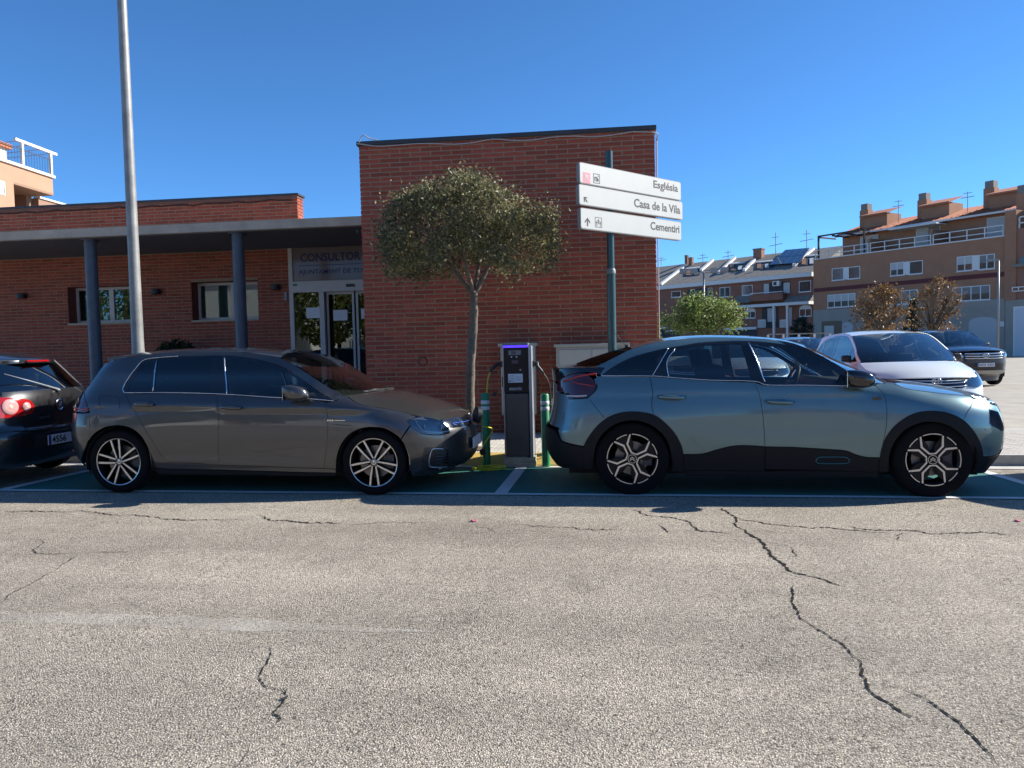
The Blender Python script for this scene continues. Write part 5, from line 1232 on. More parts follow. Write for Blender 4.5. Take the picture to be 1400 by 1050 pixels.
def handle(car, m, q0, q1, parent=None):
    (x0, z0), (x1, z1) = car.px(*q0), car.px(*q1)
    for sd in (-1, 1):
        pts = []
        for i in range(9):
            t = i / 8; x = x0 + (x1 - x0) * t; z = z0 + (z1 - z0) * t; w = float(car.wide(x, z)); pts.append((x, sd * (w + .004 + .036 * math.sin(math.pi * t) ** .5), z))
        MB().tube(pts, [.014, .019, .021, .021, .021, .021, .021, .019, .014], 10).build('door_handle', m, car.root, smooth=True)
        car.panel('handle_recess', LINER, [[('L', x0 + .05, z0 - .024), ('L', x0 + .16, z0 - .026), ('L', x0 + .17, z0 + .012), ('L', x0 + .045, z0 + .014)]], sides=(sd,), off=.0012, gap=0, flange=0, cell=.03)
handle(g, GREYP, A(428, 421), A(553, 425)); handle(g, GREYP, A(964, 439), A(1100, 446))
u, z = g.uz([B(407, 524)])[0]
for sd in S2:
    q = MB(); 
    for (a, c) in ((-.085, -.068), (-.062, -.045), (-.039, -.022), (-.01, .095)): q.box(a, c, -.001, .002, -.008 if a < -.02 else -.003, .008 if a < -.02 else .004)
    o = q.build('badge', CHROME, g.root); o.location = tuple(g.P(np.array([u]), np.array([z]), .003, sd)[0])
wells(g, (0, 2.62), .318, .352, .88)
for (x, sd, rot) in ((0, -1, 100), (2.62, -1, 270), (0, 1, 30), (2.62, 1, 50)): wheel(g.root, x, sd * .872, .318, .318, .238, .215, 'g', rot, sd)
cabin(g, 1.15, .32, .74, .30, .93, 1, dash_x=2.0)
part('underbody', LINER, g.root, (-.5, 3.1, -.62, .62, .15, .30)); part('bulkhead', DASH, g.root, (2.42, 2.46, -.7, .7, .3, .92))
# charging plug holder on the nose
b = MB(); b.lathe([(0, -.03), (.075, -.03), (.085, -.02), (.085, .02), (.075, .03), (0, .03)], 24, 'x'); o = b.build('charge_flap', BLK, g.root, smooth=True, angle=.5); o.location = (3.50, -.03, .70); o.rotation_euler = (0, .15, .5)
number_pl = part('number_plate', PLATE, g.root, (-.004, .004, -.26, .26, -.055, .055), bevel=.003); number_pl.location = (3.487, 0, .43)
part('country_band', PBLUE, number_pl, (.0035, .0052, .215, .258, -.054, .054))

# ------------------------------------------------------------------ pale blue crossover
def C(x, y): return (740 + x / 4.2, 440 + y / 4.2)
def D(x, y): return (1050 + x / 4.0, 440 + y / 4.0)
BX = .262
car = Car('parked_car', 'pale blue crossover coupe with dark plastic arches, charging beside the green bollard', 'car', (BX, 8.10, gz(BX)), 0, .900,
          [(.10, .12), (.18, .07), (.26, .055), (.36, .034), (.48, .014), (.60, 0), (.74, .005), (.84, .017), (.92, .034), (1.0, .056), (1.05, .072), (1.10, .092), (1.2, .124), (1.3, .178), (1.4, .244), (1.46, .31), (1.49, .36), (1.53, .43)],
          nose=[(3.30, .10), (3.38, .22), (3.47, .36), (3.505, .48), (3.50, .60), (3.475, .70), (3.44, .80), (3.40, .88), (3.38, .95), (3.38, 1.53)],
          tail=[(-.66, .10), (-.74, .22), (-.82, .34), (-.85, .48), (-.845, .58), (-.82, .66), (-.79, .78), (-.775, .9), (-.775, 1.05), (-.785, 1.15), (-.79, 1.21), (-.70, 1.30), (-.52, 1.38), (-.3, 1.45), (-.1, 1.53)],
          af=.80, ar=.42, pf=2.4, qf=2.9, pr=2.6, qr=3.0, roll=dict(top=[(0, 1.12), (1.8, 1.07), (2.35, 1.04), (2.7, .955), (3.0, .915), (3.3, .86), (3.6, .78)], d=.20, r=.11, x0=1.9),
          bulges=((2.66, .66, .50, .22, .020), (0, .70, .50, .22, .022), (1.3, .62, .7, .10, -.014)), creases=(((-.5, 2.3), (.96, .93), .010, .012),))
c4 = car
rail = [C(290, 257), C(350, 239), C(430, 198), C(520, 154), C(600, 130), C(700, 110), C(800, 97), C(950, 89), C(1150, 92), C(1344, 104), D(130, 115), D(200, 140), D(280, 178), D(360, 222), D(440, 268), D(520, 312), D(565, 336)]
# the painted band over the side windows
dlo_top = [D(545, 338), D(480, 300), D(400, 255), D(320, 212), D(240, 170), D(170, 142), D(100, 125), D(0, 113), C(1200, 111), C(1050, 110), C(900, 120), C(800, 138), C(730, 148), C(640, 168), C(520, 203), C(420, 253), C(345, 308)]
dlo_bot = [C(480, 310), C(640, 311), C(735, 318), C(960, 334), C(1215, 341), D(0, 345), D(200, 346), D(400, 350), D(520, 350)]
door_r = [C(622, 314), C(640, 400), C(634, 470), C(645, 533)]
split = [C(1220, 347), C(1250, 405), C(1268, 500), C(1278, 600), C(1284, 716)]
door_f = [D(588, 348), D(635, 400), D(650, 470), D(648, 560), D(630, 660), D(611, 742)]
arch_ro = [C(243, 714), C(280, 650), C(340, 580), C(420, 532), C(510, 515), C(600, 522), C(690, 562), C(760, 632), C(800, 702), C(816, 760)]
clad_top = [C(816, 760), C(920, 758), C(1000, 736), C(1080, 716), C(1160, 709), C(1284, 715)]
clad_top2 = [C(1284, 716), D(60, 684), D(150, 686), D(350, 698), D(430, 706), D(480, 726), D(540, 740), D(611, 742)]
arch_fo = [D(611, 742), D(625, 680), D(660, 610), D(720, 547), D(800, 502), D(890, 487), D(980, 497), D(1060, 532), D(1120, 592), D(1158, 660), D(1174, 738)]
arch_ri = [C(300, 842), C(303, 760), C(322, 690), C(360, 635), C(430, 585), C(510, 566), C(590, 576), C(660, 612), C(715, 670), C(742, 740), C(748, 800), C(750, 852)]
arch_fi = [D(657, 818), D(662, 730), D(690, 655), D(745, 592), D(820, 556), D(890, 546), D(970, 560), D(1040, 600), D(1090, 655), D(1116, 720), D(1122, 780), D(1116, 825)]
tl = [C(300, 330), C(320, 365), C(310, 392), C(265, 436), C(160, 441), ('R', .80, .955), ('R', .62, .97), ('R', .60, 1.05), ('R', .70, 1.10), C(180, 300), C(250, 292)]
c4.panel('body_side', BLUEP, [[C(243, 714), C(170, 700), C(118, 684), ('R', .79, .60), ('R', .80, .94), C(160, 444), C(265, 439), C(312, 394), C(322, 365), C(302, 329), C(345, 309), C(480, 312)] + door_r + [C(600, 522), C(510, 515), C(420, 532), C(340, 580), C(280, 650)]], sides=S2)
c4.panel('roof_side', BLUEP, [[C(345, 306), C(335, 300)] + [C(360, 262), C(305, 257)] + rail[1:10] + [D(60, 105)] + dlo_top[6:]], sides=S2)
c4.panel('pillar', BLKG, [[D(60, 105)] + rail[10:] + dlo_top[:7]], sides=S2)
c4.panel('rear_door', BLUEP, [door_r + [C(690, 562), C(760, 632), C(800, 702)] + clad_top + split[::-1] + [C(960, 337), C(735, 321)]], sides=S2)
c4.panel('front_door', BLUEP, [split + clad_top2 + door_f[::-1] + [D(400, 352), D(200, 349), D(0, 348)]], sides=S2)
hl_top = [D(690, 337), D(760, 366), D(900, 386), D(1050, 401), D(1100, 404)]
c4.panel('front_fender', BLUEP, [door_f[::-1] + [D(595, 340), D(640, 336), D(690, 339)] + hl_top[1:] + [D(1120, 420), D(1105, 470), D(1085, 500), D(1068, 538)] + arch_fo[7:2:-1] + arch_fo[2::-1][:2]], sides=S2)
fbum = [D(1068, 536), D(1085, 502), D(1107, 470), D(1122, 420), ('F', .68, .86), ('F', .5, .85), ('N', .83), ('N', .42), ('F', .4, .42), ('F', .62, .40), D(1262, 720), D(1220, 735), D(1174, 738), D(1158, 660), D(1120, 592)]
fb_o = c4.panel('front_bumper', BLUEP, [fbum], join=True)[0]
c4.panel('bumper_cladding', CLAD, [[D(1176, 741), D(1220, 738), D(1264, 722), ('F', .60, .405), ('F', .3, .43), ('N', .43), ('N', .18), ('F', .45, .18), ('F', .66, .19), D(1118, 826), D(1122, 780), D(1118, 735)]], parent=fb_o, join=True, off=.006)
c4.panel('grille', BLKG, [[('F', .5, .80), ('N', .79), ('N', .70), ('F', .5, .72)]], parent=fb_o, join=True, off=.004, gap=0)
c4.line('chevron_bar', CHROME, [('F', .66, .83), ('F', .4, .79), ('F', .12, .77), ('N', .80)], .009, .008, S2, parent=fb_o)
hl = [D(1122, 405), D(1150, 407), D(1180, 425), ('F', .70, .84), ('F', .66, .79), ('F', .73, .80)]
for o in c4.panel('upper_light', LAMPD, [[D(1095, 404), D(1150, 406), D(1195, 420), ('F', .68, .85), ('F', .62, .83), ('F', .70, .815), D(1150, 425)]], sides=S2, off=.003, gap=0, flange=.004): pass
hb = c4.panel('headlamp', REFL, [[D(1208, 478), ('F', .68, .76), ('F', .55, .74), ('F', .56, .60), ('F', .68, .58), D(1212, 560)]], sides=S2, off=-.010, gap=0, flange=0)
for k, hbo in enumerate(hb):
    c4.panel('lamp_cover', HLG, [[D(1208, 478), ('F', .68, .76), ('F', .55, .74), ('F', .56, .60), ('F', .68, .58), D(1212, 560)]], sides=(S2[k],), parent=hbo, off=.003, gap=0, flange=.01)
    for zz_ in (.70, .64): 
        p = c4.P(np.array([c4.yu(.62, zz_)]), np.array([zz_]), -.030, S2[k])[0]; MB().lathe([(0, -.004), (.018, 0), (.024, .010)], 16, 'x', tuple(p)).build('projector', REFL, hbo, smooth=True)
for (q) in (D(1126, 560), D(1192, 585)): c4.line('parking_sensor', CHROME, [q, (q[0] + .5, q[1] + .6)], .008, .0, (-1,), parent=fb_o)
# cladding
c4.panel('arch_cladding', CLAD, [[C(244, 716)] + arch_ro[1:] + [C(816, 860), C(752, 856)] + arch_ri[::-1] + [C(244, 842)]], sides=S2, off=.010, gap=.001, flange=.03)
c4.panel('arch_cladding', CLAD, [[D(612, 744)] + arch_fo[1:] + [D(1122, 740)] + arch_fi[::-1][2:] + [D(606, 822)]], sides=S2, off=.010, gap=.001, flange=.03)
c4.panel('door_cladding', CLAD, [clad_top + [C(1284, 856), C(818, 850)]], sides=S2, off=.008)
c4.panel('door_cladding', CLAD, [clad_top2 + [D(603, 822), D(300, 812), D(-16, 806)]], sides=S2, off=.008)
c4.panel('side_skirt', CLAD, [[C(818, 853), C(1284, 859), D(300, 815), D(603, 824), ('L', 2.2, .17), ('L', .5, .17)]], sides=S2, off=-.004)
c4.line('door_accent', mat('teal_accent', (.012, .12, .15), .4, coat=.3), [D(260, 758), D(272, 742), D(300, 738), D(410, 738), D(438, 748), D(444, 758), D(432, 770), D(400, 773), D(290, 773), D(268, 768), D(260, 758)], .0045, .010, S2)
# windows
qw = [C(372, 300), C(430, 260), C(525, 212), C(640, 178), C(712, 162), C(637, 302)]
rw = [C(722, 228), C(766, 160), C(850, 143), C(950, 131), C(1050, 124), C(1143, 121), C(1206, 331), C(960, 325), C(738, 312)]
fw = [C(1204, 124), C(1290, 127), D(0, 128), D(90, 140), D(160, 160), D(230, 193), D(320, 240), D(392, 290), D(375, 340), D(200, 338), D(-15, 338)]
tri = [D(404, 296), D(470, 318), D(520, 341), D(400, 342), D(392, 338)]
c4.panel('window_frame', BLKG, [dlo_top + dlo_bot, qw, rw, fw], sides=S2, gap=.001, off=-.003)
for nm, w, mm in (('quarter_window', qw, GLD), ('rear_side_window', rw, GLR), ('front_side_window', fw, GLF)): c4.panel(nm, mm, [w], sides=S2, off=-.008, gap=.0, flange=0)
c4.line('window_trim', CHROME, [C(345, 309)] + dlo_bot, .0045, .002, S2)
c4.line('window_divider', CHROME, [C(730, 152), C(690, 220), C(640, 306)], .004, .0, S2); c4.line('window_divider', CHROME, [C(766, 158), C(721, 228), C(732, 316)], .004, .0, S2)
c4.line('window_divider', CHROME, [C(1190, 121), C(1235, 215), C(1284, 344)], .006, .001, S2)
c4.panel('inner_shell', DASH, [[('L', .48, .26), ('L', 2.16, .24), ('L', 2.3, 1.0), ('L', 1.6, 1.03), ('L', .1, 1.08), ('L', -.1, .80), ('L', .34, .70)]], sides=S2, off=-.03, flange=0, gap=0, cell=.08)
# tail
c4.panel('tail_lamp', REDD, [tl], sides=S2, off=.005, flange=.02)
c4.line('tail_light_bar', REDL, [C(130, 342), C(200, 318), C(260, 305), C(318, 300)], .010, .006, S2)
c4.line('tail_light_bar', REDL, [C(180, 345), C(215, 355), C(260, 362), C(305, 372)], .006, .006, S2)
c4.line('tail_light_bar', mat('lamp_white', (.6, .58, .56), .3), [C(150, 424), C(200, 427), C(262, 424)], .007, .006, S2)
c4.panel('tailgate', BLUEP, [[('R', .795, .94), ('R', .62, .96), ('R', .58, 1.04), ('T', 1.05), ('T', .64), ('R', .5, .64), ('R', .785, .63)]], join=True)
c4.panel('tail_band', BLKG, [[('R', .58, 1.06), ('T', 1.07), ('T', 1.18), ('R', .62, 1.19), C(180, 262), C(370, 262), C(340, 302), C(260, 288), C(175, 297), ('R', .70, 1.11)]], join=True, off=.002)
c4.panel('rear_bumper', CLAD, [[C(243, 717), C(170, 703), C(116, 686), ('R', .76, .605), ('R', .6, .61), ('T', .61), ('T', .24), ('R', .5, .23), ('R', .74, .24), C(243, 842)]], join=True, off=.012)
P_ = c4.px
c4.top('bonnet', BLUEP, [(P_(*D(692, 336)), (2.62, 1.022)), (P_(*D(760, 364)), (2.78, 1.006)), (P_(*D(900, 384)), (3.0, .972)), (P_(*D(1050, 399)), (3.2, .930)), (P_(*D(1108, 404)), (3.33, .893)), ((3.26, .862), (3.43, .850))], kz=2.3, kx=2.2, flange=.02)
c4.top('windscreen', GLW, [(P_(*D(565, 337)), (2.52, 1.012)), (P_(*D(520, 312)), (2.42, 1.06)), (P_(*D(440, 268)), (2.19, 1.165)), (P_(*D(360, 222)), (1.98, 1.26)), (P_(*D(280, 178)), (1.80, 1.345)), (P_(*D(205, 142)), (1.64, 1.41))], kz=2.0, kx=2.0, inset=.012)
c4.top('cowl', BLK, [(P_(*D(640, 338)), (2.63, 1.015)), (P_(*D(560, 335)), (2.50, 1.010))], sub=3, off=-.015)
c4.top('roof', BLUEP, [(P_(*D(210, 143)), (1.65, 1.408)), (P_(*D(130, 115)), (1.46, 1.455)), (P_(*C(1344, 104)), (1.28, 1.475)), (P_(*C(1150, 92)), (1.0, 1.494)), (P_(*C(950, 89)), (.68, 1.500)), (P_(*C(800, 97)), (.45, 1.487)), (P_(*C(700, 110)), (.28, 1.462)), (P_(*C(600, 130)), (.12, 1.422)), (P_(*C(520, 154)), (-.0, 1.392))], kz=2.6, kx=2.0)
c4.top('rear_window', GLT, [(P_(*C(524, 153)), (.0, 1.390)), (P_(*C(430, 197)), (-.16, 1.350)), (P_(*C(350, 238)), (-.36, 1.290)), (P_(*C(270, 258)), (-.54, 1.226))], kz=2.2)
c4.top('rear_spoiler', BLKG, [(P_(*C(330, 252)), (-.48, 1.228)), (P_(*C(250, 259)), (-.60, 1.210)), ((-.63, 1.199), (-.68, 1.199)), ((-.705, 1.193), (-.745, 1.192))], kz=2.4, flange=.02)
b = MB(); p0 = Vector((-.02, 0, 1.40)); b.tube([p0, p0 + Vector((-.20, 0, .23))], [.004, .002], 6); b.lathe([(.0, .03), (.02, .02), (.032, .0)], 14, 'z', (-.01, 0, 1.385)); b.build('antenna', BLK, c4.root, smooth=True)
mirror(c4, *D(462, 312), BLKG, sx=.15, sy=.21, sz=.17, yoff=.12)
handle(c4, BLUEP, C(670, 428), C(825, 435)); handle(c4, BLUEP, C(1290, 455), D(140, 442))
u, z = c4.uz([D(590, 420)])[0]
o = MB().box(-.025, .025, -.002, .002, -.014, .014).box(.03, .045, -.002, .002, -.012, .012).build('badge', BLKG, c4.root); o.location = tuple(c4.P(np.array([u]), np.array([z]), .003, -1)[0])
c4.line('bumper_seam', LINER, [C(282, 450), C(320, 500), C(360, 552)], .002, .0005, S2)
wells(c4, (0, 2.66), .345, .375, .885)
for (x, sd, rot) in ((0, -1, 70), (2.66, -1, 93), (0, 1, 20), (2.66, 1, 50)): wheel(c4.root, x, sd * .880, .345, .347, .240, .205, 'c', rot, sd)
cabin(c4, 1.15, .32, .76, .34, 1.02, 1, dash_x=2.05)
part('underbody', LINER, c4.root, (-.6, 3.15, -.62, .62, .17, .32)); part('bulkhead', DASH, c4.root, (2.46, 2.50, -.7, .7, .32, .98))
# ------------------------------------------------------------------ generic parked cars in their own measures
def simple_car(name, label, loc, rz, pm, sp, group=None, glass=None, gdark=None, cell=.07, wheels='s', cat='car'):
    """sp: dict with wheelbase, W, belt, roof, nose/tail profile (local metres) and lamp outlines"""
    wb, W, belt, H = sp['wb'], sp['W'], sp['belt'], sp['H']; L = lambda *q: [('L', *p) for p in q]
    zin = [(.10, .11), (.2, .05), (.32, .018), (.5, .004), (.66, 0), (belt - .15, .006), (belt - .06, .028), (belt, .06), (belt + .1, .10), (belt + .25, .165), (H - .09, .25), (H - .03, .31), (H + .06, .42)]
    k = sp['bon']                                                # bonnet edge points (x, z) from the windscreen foot to the nose
    c = Car(name, label, cat, loc, rz, W, zin, sp['nose'], sp['tail'], af=sp.get('af', .8), ar=sp.get('ar', .5), pf=2.3, qf=2.7, pr=2.6, qr=2.9,
            roll=dict(top=[(0, belt + .03), (k[0][0] - .3, belt + .03)] + [(x, z + .01) for x, z in k] + [(k[-1][0] + .3, k[-1][1] - .05)], d=.16, r=.09, x0=k[0][0] - .3), cell=cell, group=group,
            bulges=((wb, .55, .4, .2, .012), (0, .56, .4, .2, .012)))
    R = sp['R']; ra = R + .04
    def arch(x, a0=0, a1=180): return [('L', x + ra * math.cos(math.radians(a0 + (a1 - a0) * i / 12)), R + ra * math.sin(math.radians(a0 + (a1 - a0) * i / 12))) for i in range(13)]
    dl = sp['dlo']; rl = sp['rail']; sill = sp.get('sill', .26); xt = sp['split_r']; xn = sp['split_f']
    # flank: one panel between the bumpers, windows cut out
    lamp_r = sp['lamp_r']; lamp_f = sp['lamp_f']
    glz = sp['glass']
    S = (-1, 1)
    flank = [('L', xt, .40)] + [('L', -ra, R + .0)] + arch(0, 180, 0) + [('L', ra, sill), ('L', wb - ra, sill)] + arch(wb, 180, 0) + [('L', xn, .42), ('L', xn, k[-1][1] - .04)] + [('L', x, z) for x, z in k[::-1]] + [('L', x, z) for x, z in rl] + sp['rear_edge'] + [('L', xt, .60)]
    c.panel('body_side', pm, [flank, [('L', *p) for p in dl]], sides=S)
    c.panel('window_frame', BLKG, [[('L', *p) for p in dl]] + [[('L', *p) for p in q] for q in glz], sides=S, off=-.004, gap=.001)
    for i, q in enumerate(glz): c.panel('side_window', (gdark or GLD) if i < len(glz) - sp.get('clear', 1) else (glass or GLF), [[('L', *p) for p in q]], sides=S, off=-.008, gap=0, flange=0)
    for x_ in sp['doors']: c.line('door_seam', LINER, [('L', x_, belt - .02), ('L', x_ + .02, .6), ('L', x_, sill + .04)], .003, .0005, S)
    fb = c.panel('front_bumper', pm, [[('L', xn, .42)] + [('L', wb + ra * math.cos(math.radians(a)), R + ra * math.sin(math.radians(a))) for a in (22, 10, 0)] + [('F', W * .8, .17), ('F', W * .5, .16), ('N', .16), ('N', k[-1][1] - .03), ('F', W * .6, k[-1][1] - .035), ('L', xn, k[-1][1] - .04)]], join=True)[0]
    rb = c.panel('rear_bumper', pm, [[('L', xt, .40), ('L', xt, .60), ('R', W * .8, .60), ('R', W * .4, .58), ('T', .58), ('T', .2), ('R', W * .5, .19), ('R', W * .8, .2), ('L', -ra * .99, R - .05)]], join=True)[0]
    c.panel('tailgate', pm, [[('L', xt, .60)] + sp['rear_edge'][::-1][:sp.get('re_n', 1)] + [('R', W * .72, belt + .02), ('T', belt + .03), ('T', .585), ('R', W * .4, .585), ('R', W * .8, .605)]], join=True)
    c.panel('tail_lamp', REDL, [lamp_r], sides=S, off=.006, flange=.02)
    hb = c.panel('headlamp', sp.get('lamp_m', REFL), [lamp_f], sides=S, off=.002, flange=0)
    for i, o in enumerate(hb): c.panel('lamp_cover', HLG, [lamp_f], sides=(S[i],), parent=o, off=.010, flange=.01, gap=0)
    for (nm, m_, poly, off) in sp.get('extra', ()): c.panel(nm, m_, [poly], join=True, off=off, gap=0, flange=.006)
    c.top('bonnet', pm, [((x, z), cc) for (x, z), cc in zip(k, sp['bon_c'])], kz=2.3, kx=2.2, flange=.015)
    c.top('windscreen', sp.get('wsm', GLW), sp['ws'], kz=2.0, kx=2.0, inset=.015)
    c.top('roof', pm, sp['roof'], kz=2.6, kx=2.0)
    if 'rear' in sp: c.top('rear_window', sp.get('rgm', GLD), sp['rear'], kz=2.0, inset=sp.get('rins', .05))
    if 'spoiler' in sp: c.top('roof_spoiler', pm, sp['spoiler'], kz=2.4, flange=.035)
    wells(c, (0, wb), R, ra - .005, W - .02)
    for x in (0, wb):
        for sd in S: wheel(c.root, x, sd * (W - .03), R, R, R * .68, .2, wheels, rnd.uniform(0, 70), sd)
    cabin(c, sp['seat'], sp['seat'] - .85, W - .13, .32, belt - .02, 1, dash_x=k[0][0] - .25, hr=sp.get('hr', 1.0))
    part('underbody', LINER, c.root, (-.45, wb + .45, -.6, .6, .17, .34)); part('bulkhead', DASH, c.root, (k[0][0] + .05, k[0][0] + .08, -.65, .65, .3, k[0][1] - .05))
    mx, mz = sp['mirror']
    for sd in S:
        w = float(c.wide(mx, mz)); o = soft_box('door_mirror', sp.get('mir_m', BLK), c.root, .10, .16, .11, (mx, sd * (w + .09), mz), (0, 0, sd * .1), .045)
        MB().tube([(.03, -sd * .13, -.07), (0, 0, -.04)], .022, 8).build('mirror_arm', BLK, o)
    return c
# --- black hatchback: its tail faces the grey car
hatch = dict(wb=2.578, W=.88, belt=.99, H=1.45, R=.312, sill=.24, seat=1.15, af=.8, ar=.5,
    nose=[(3.2, .1), (3.36, .22), (3.44, .4), (3.43, .55), (3.38, .68), (3.3, .8), (3.3, 1.55)],
    tail=[(-.55, .10), (-.66, .20), (-.735, .32), (-.77, .46), (-.775, .58), (-.745, .62), (-.74, .75), (-.735, .88), (-.70, 1.0), (-.62, 1.1), (-.52, 1.22), (-.44, 1.33), (-.40, 1.40), (-.38, 1.55)],
    bon=[(2.25, .98), (2.6, .90), (3.0, .82), (3.28, .74)], bon_c=[(2.45, 1.0), (2.75, .96), (3.1, .88), (3.36, .76)],
    dlo=[(-.12, 1.03), (-.16, 1.10), (.12, 1.34), (.5, 1.395), (1.1, 1.40), (1.55, 1.35), (1.95, 1.16), (2.12, 1.0), (1.2, .985)],
    glass=[[(-.08, 1.05), (-.11, 1.11), (.10, 1.31), (.22, 1.06)], [(.28, 1.06), (.17, 1.33), (.5, 1.375), (1.0, 1.38), (1.02, 1.02)], [(1.1, 1.02), (1.1, 1.375), (1.5, 1.33), (1.85, 1.17), (1.98, 1.02)]],
    rail=[(2.2, 1.01), (2.0, 1.17), (1.6, 1.375), (1.1, 1.425), (.5, 1.42), (0, 1.39), (-.30, 1.345)], rear_edge=[('L', -.36, 1.25), ('L', -.50, 1.06), ('R', .66, .97), ('R', .70, .80), ('R', .74, .68)], re_n=3, split_r=-.50, split_f=3.0, doors=(.15, 1.06, 2.1),
    ws=[((2.22, .99), (2.42, 1.0)), ((2.0, 1.17), (2.15, 1.16)), ((1.6, 1.375), (1.65, 1.385))], roof=[((1.6, 1.375), (1.65, 1.385)), ((1.1, 1.425), (1.1, 1.445)), ((.5, 1.42), (.5, 1.455)), ((0, 1.39), (0, 1.43)), ((-.30, 1.345), (-.36, 1.375))],
    rear=[((-.34, 1.31), (-.445, 1.315)), ((-.44, 1.16), (-.575, 1.17)), ((-.56, .99), (-.70, 1.0))], spoiler=[((-.29, 1.346), (-.34, 1.378)), ((-.36, 1.338), (-.46, 1.358)), ((-.40, 1.330), (-.51, 1.342))], rins=.035, rgm=glass_mat('rear_glass', (.16, .19, .18), .10),
    lamp_r=[('L', -.50, .955), ('L', -.48, .80), ('R', .80, .745), ('R', .60, .74), ('R', .40, .765), ('R', .355, .82), ('R', .375, .885), ('R', .44, .925), ('R', .62, .955)], lamp_f=[('L', 3.0, .76), ('L', 3.2, .76), ('F', .6, .70), ('F', .55, .60), ('F', .7, .58), ('L', 3.05, .66)], mirror=(1.95, 1.05))
bx = -6.83
blk = simple_car('parked_car', 'black hatchback with round red tail lamps, its tail to the grey car', (bx, 8.0, gz(bx)), math.pi, BLACKP, hatch)
c = blk
def tail_at(c, y, z, off=0.0):
    u = c.yu(abs(y), z, False); return c.P(np.array([u]), np.array([z]), off, 1 if y > 0 else -1)[0], c.normal(np.array([u]), np.array([z]))[0] * ((1, -1, 1) if y > 0 else (1, 1, 1))
for sd in (-1, 1):
    for (y, z, r_, m_) in ((.62, .855, .082, 'p'), (.455, .845, .048, 'p')):
        p, n = tail_at(c, sd * y, z, .010); q = Vector(n).to_track_quat('Z', 'Y')
        o = MB().lathe([(0, .010), (r_ * .55, .009), (r_ * .9, .004), (r_, -.003)], 24).build('lamp_ring', mat('lamp_clear_pink', (.52, .28, .26), .15, coat=.8), c.root, smooth=True); o.location = tuple(p); o.rotation_euler = q.to_euler()
        o2 = MB().lathe([(0, .014), (r_ * .22, .013), (r_ * .3, .006)], 16).build('bulb', mat('lamp_amber', (.75, .5, .36), .2, coat=.5), o, smooth=True)
c.panel('tailgate_lower', BLACKP, [[('R', .44, .74), ('T', .74), ('T', .60), ('R', .5, .60), ('R', .53, .70)]], join=True, off=.006, gap=0)
em = MB(); em.lathe([(.040, 0), (.046, .004), (.052, 0)], 28)
for sg in (-1, 1): em.prism([(sg * .036, .024), (sg * .028, .030), (sg * .006, -.010), (0, .004), (0, -.004), (sg * .007, -.028), (sg * .014, -.028)], 0, .004, 'xy')
em.lathe([(0, -.003), (.045, -.002)], 24)
o = em.build('emblem', CHROME, c.root, smooth=False); o.scale = (1.25, 1.25, 1.25); o.location = (-.7495, 0, .835); o.rotation_euler = (math.radians(90), 0, math.radians(-90))
lt = fit_text('lettering', 'GOLF', 0, .15, .024, 0, 0, CHROME, c.root, bold=.01); lt.location = (-.752, .33, .70); lt.rotation_euler = (math.pi / 2, 0, -math.pi / 2)
pl = number_plate(c, '4556', (-.79, 0, .46), (0, 0, -math.pi / 2)); 
for ch in list(pl.children):
    if ch.name.startswith('plate_lettering'):
        for v in ch.data.vertices: v.co.x *= .5
c.panel('plate_recess', LINER, [[('R', .40, .54), ('T', .54), ('T', .38), ('R', .40, .38)]], join=True, off=.003, gap=0)
b = MB(); b.tube([(-.72, -.02, 1.005), (-.64, .25, 1.10), (-.555, .56, 1.20)], [.012, .007, .004], 6); b.tube([(-.735, -.02, .99), (-.70, -.02, 1.01)], .018, 8); b.build('rear_wiper', mat('wiper_grey', (.25, .26, .27), .4), c.root, smooth=True)
part('brake_light', REDL, c.root, (-.512, -.495, -.17, .17, 1.318, 1.338), bevel=.004)
b = MB(); b.tube([(-.05, .2, 1.42), (-.13, .2, 1.53)], [.004, .002], 5); b.lathe([(0, .02), (.02, 0)], 10, 'z', (-.05, .2, 1.425)); b.build('antenna', BLK, c.root)
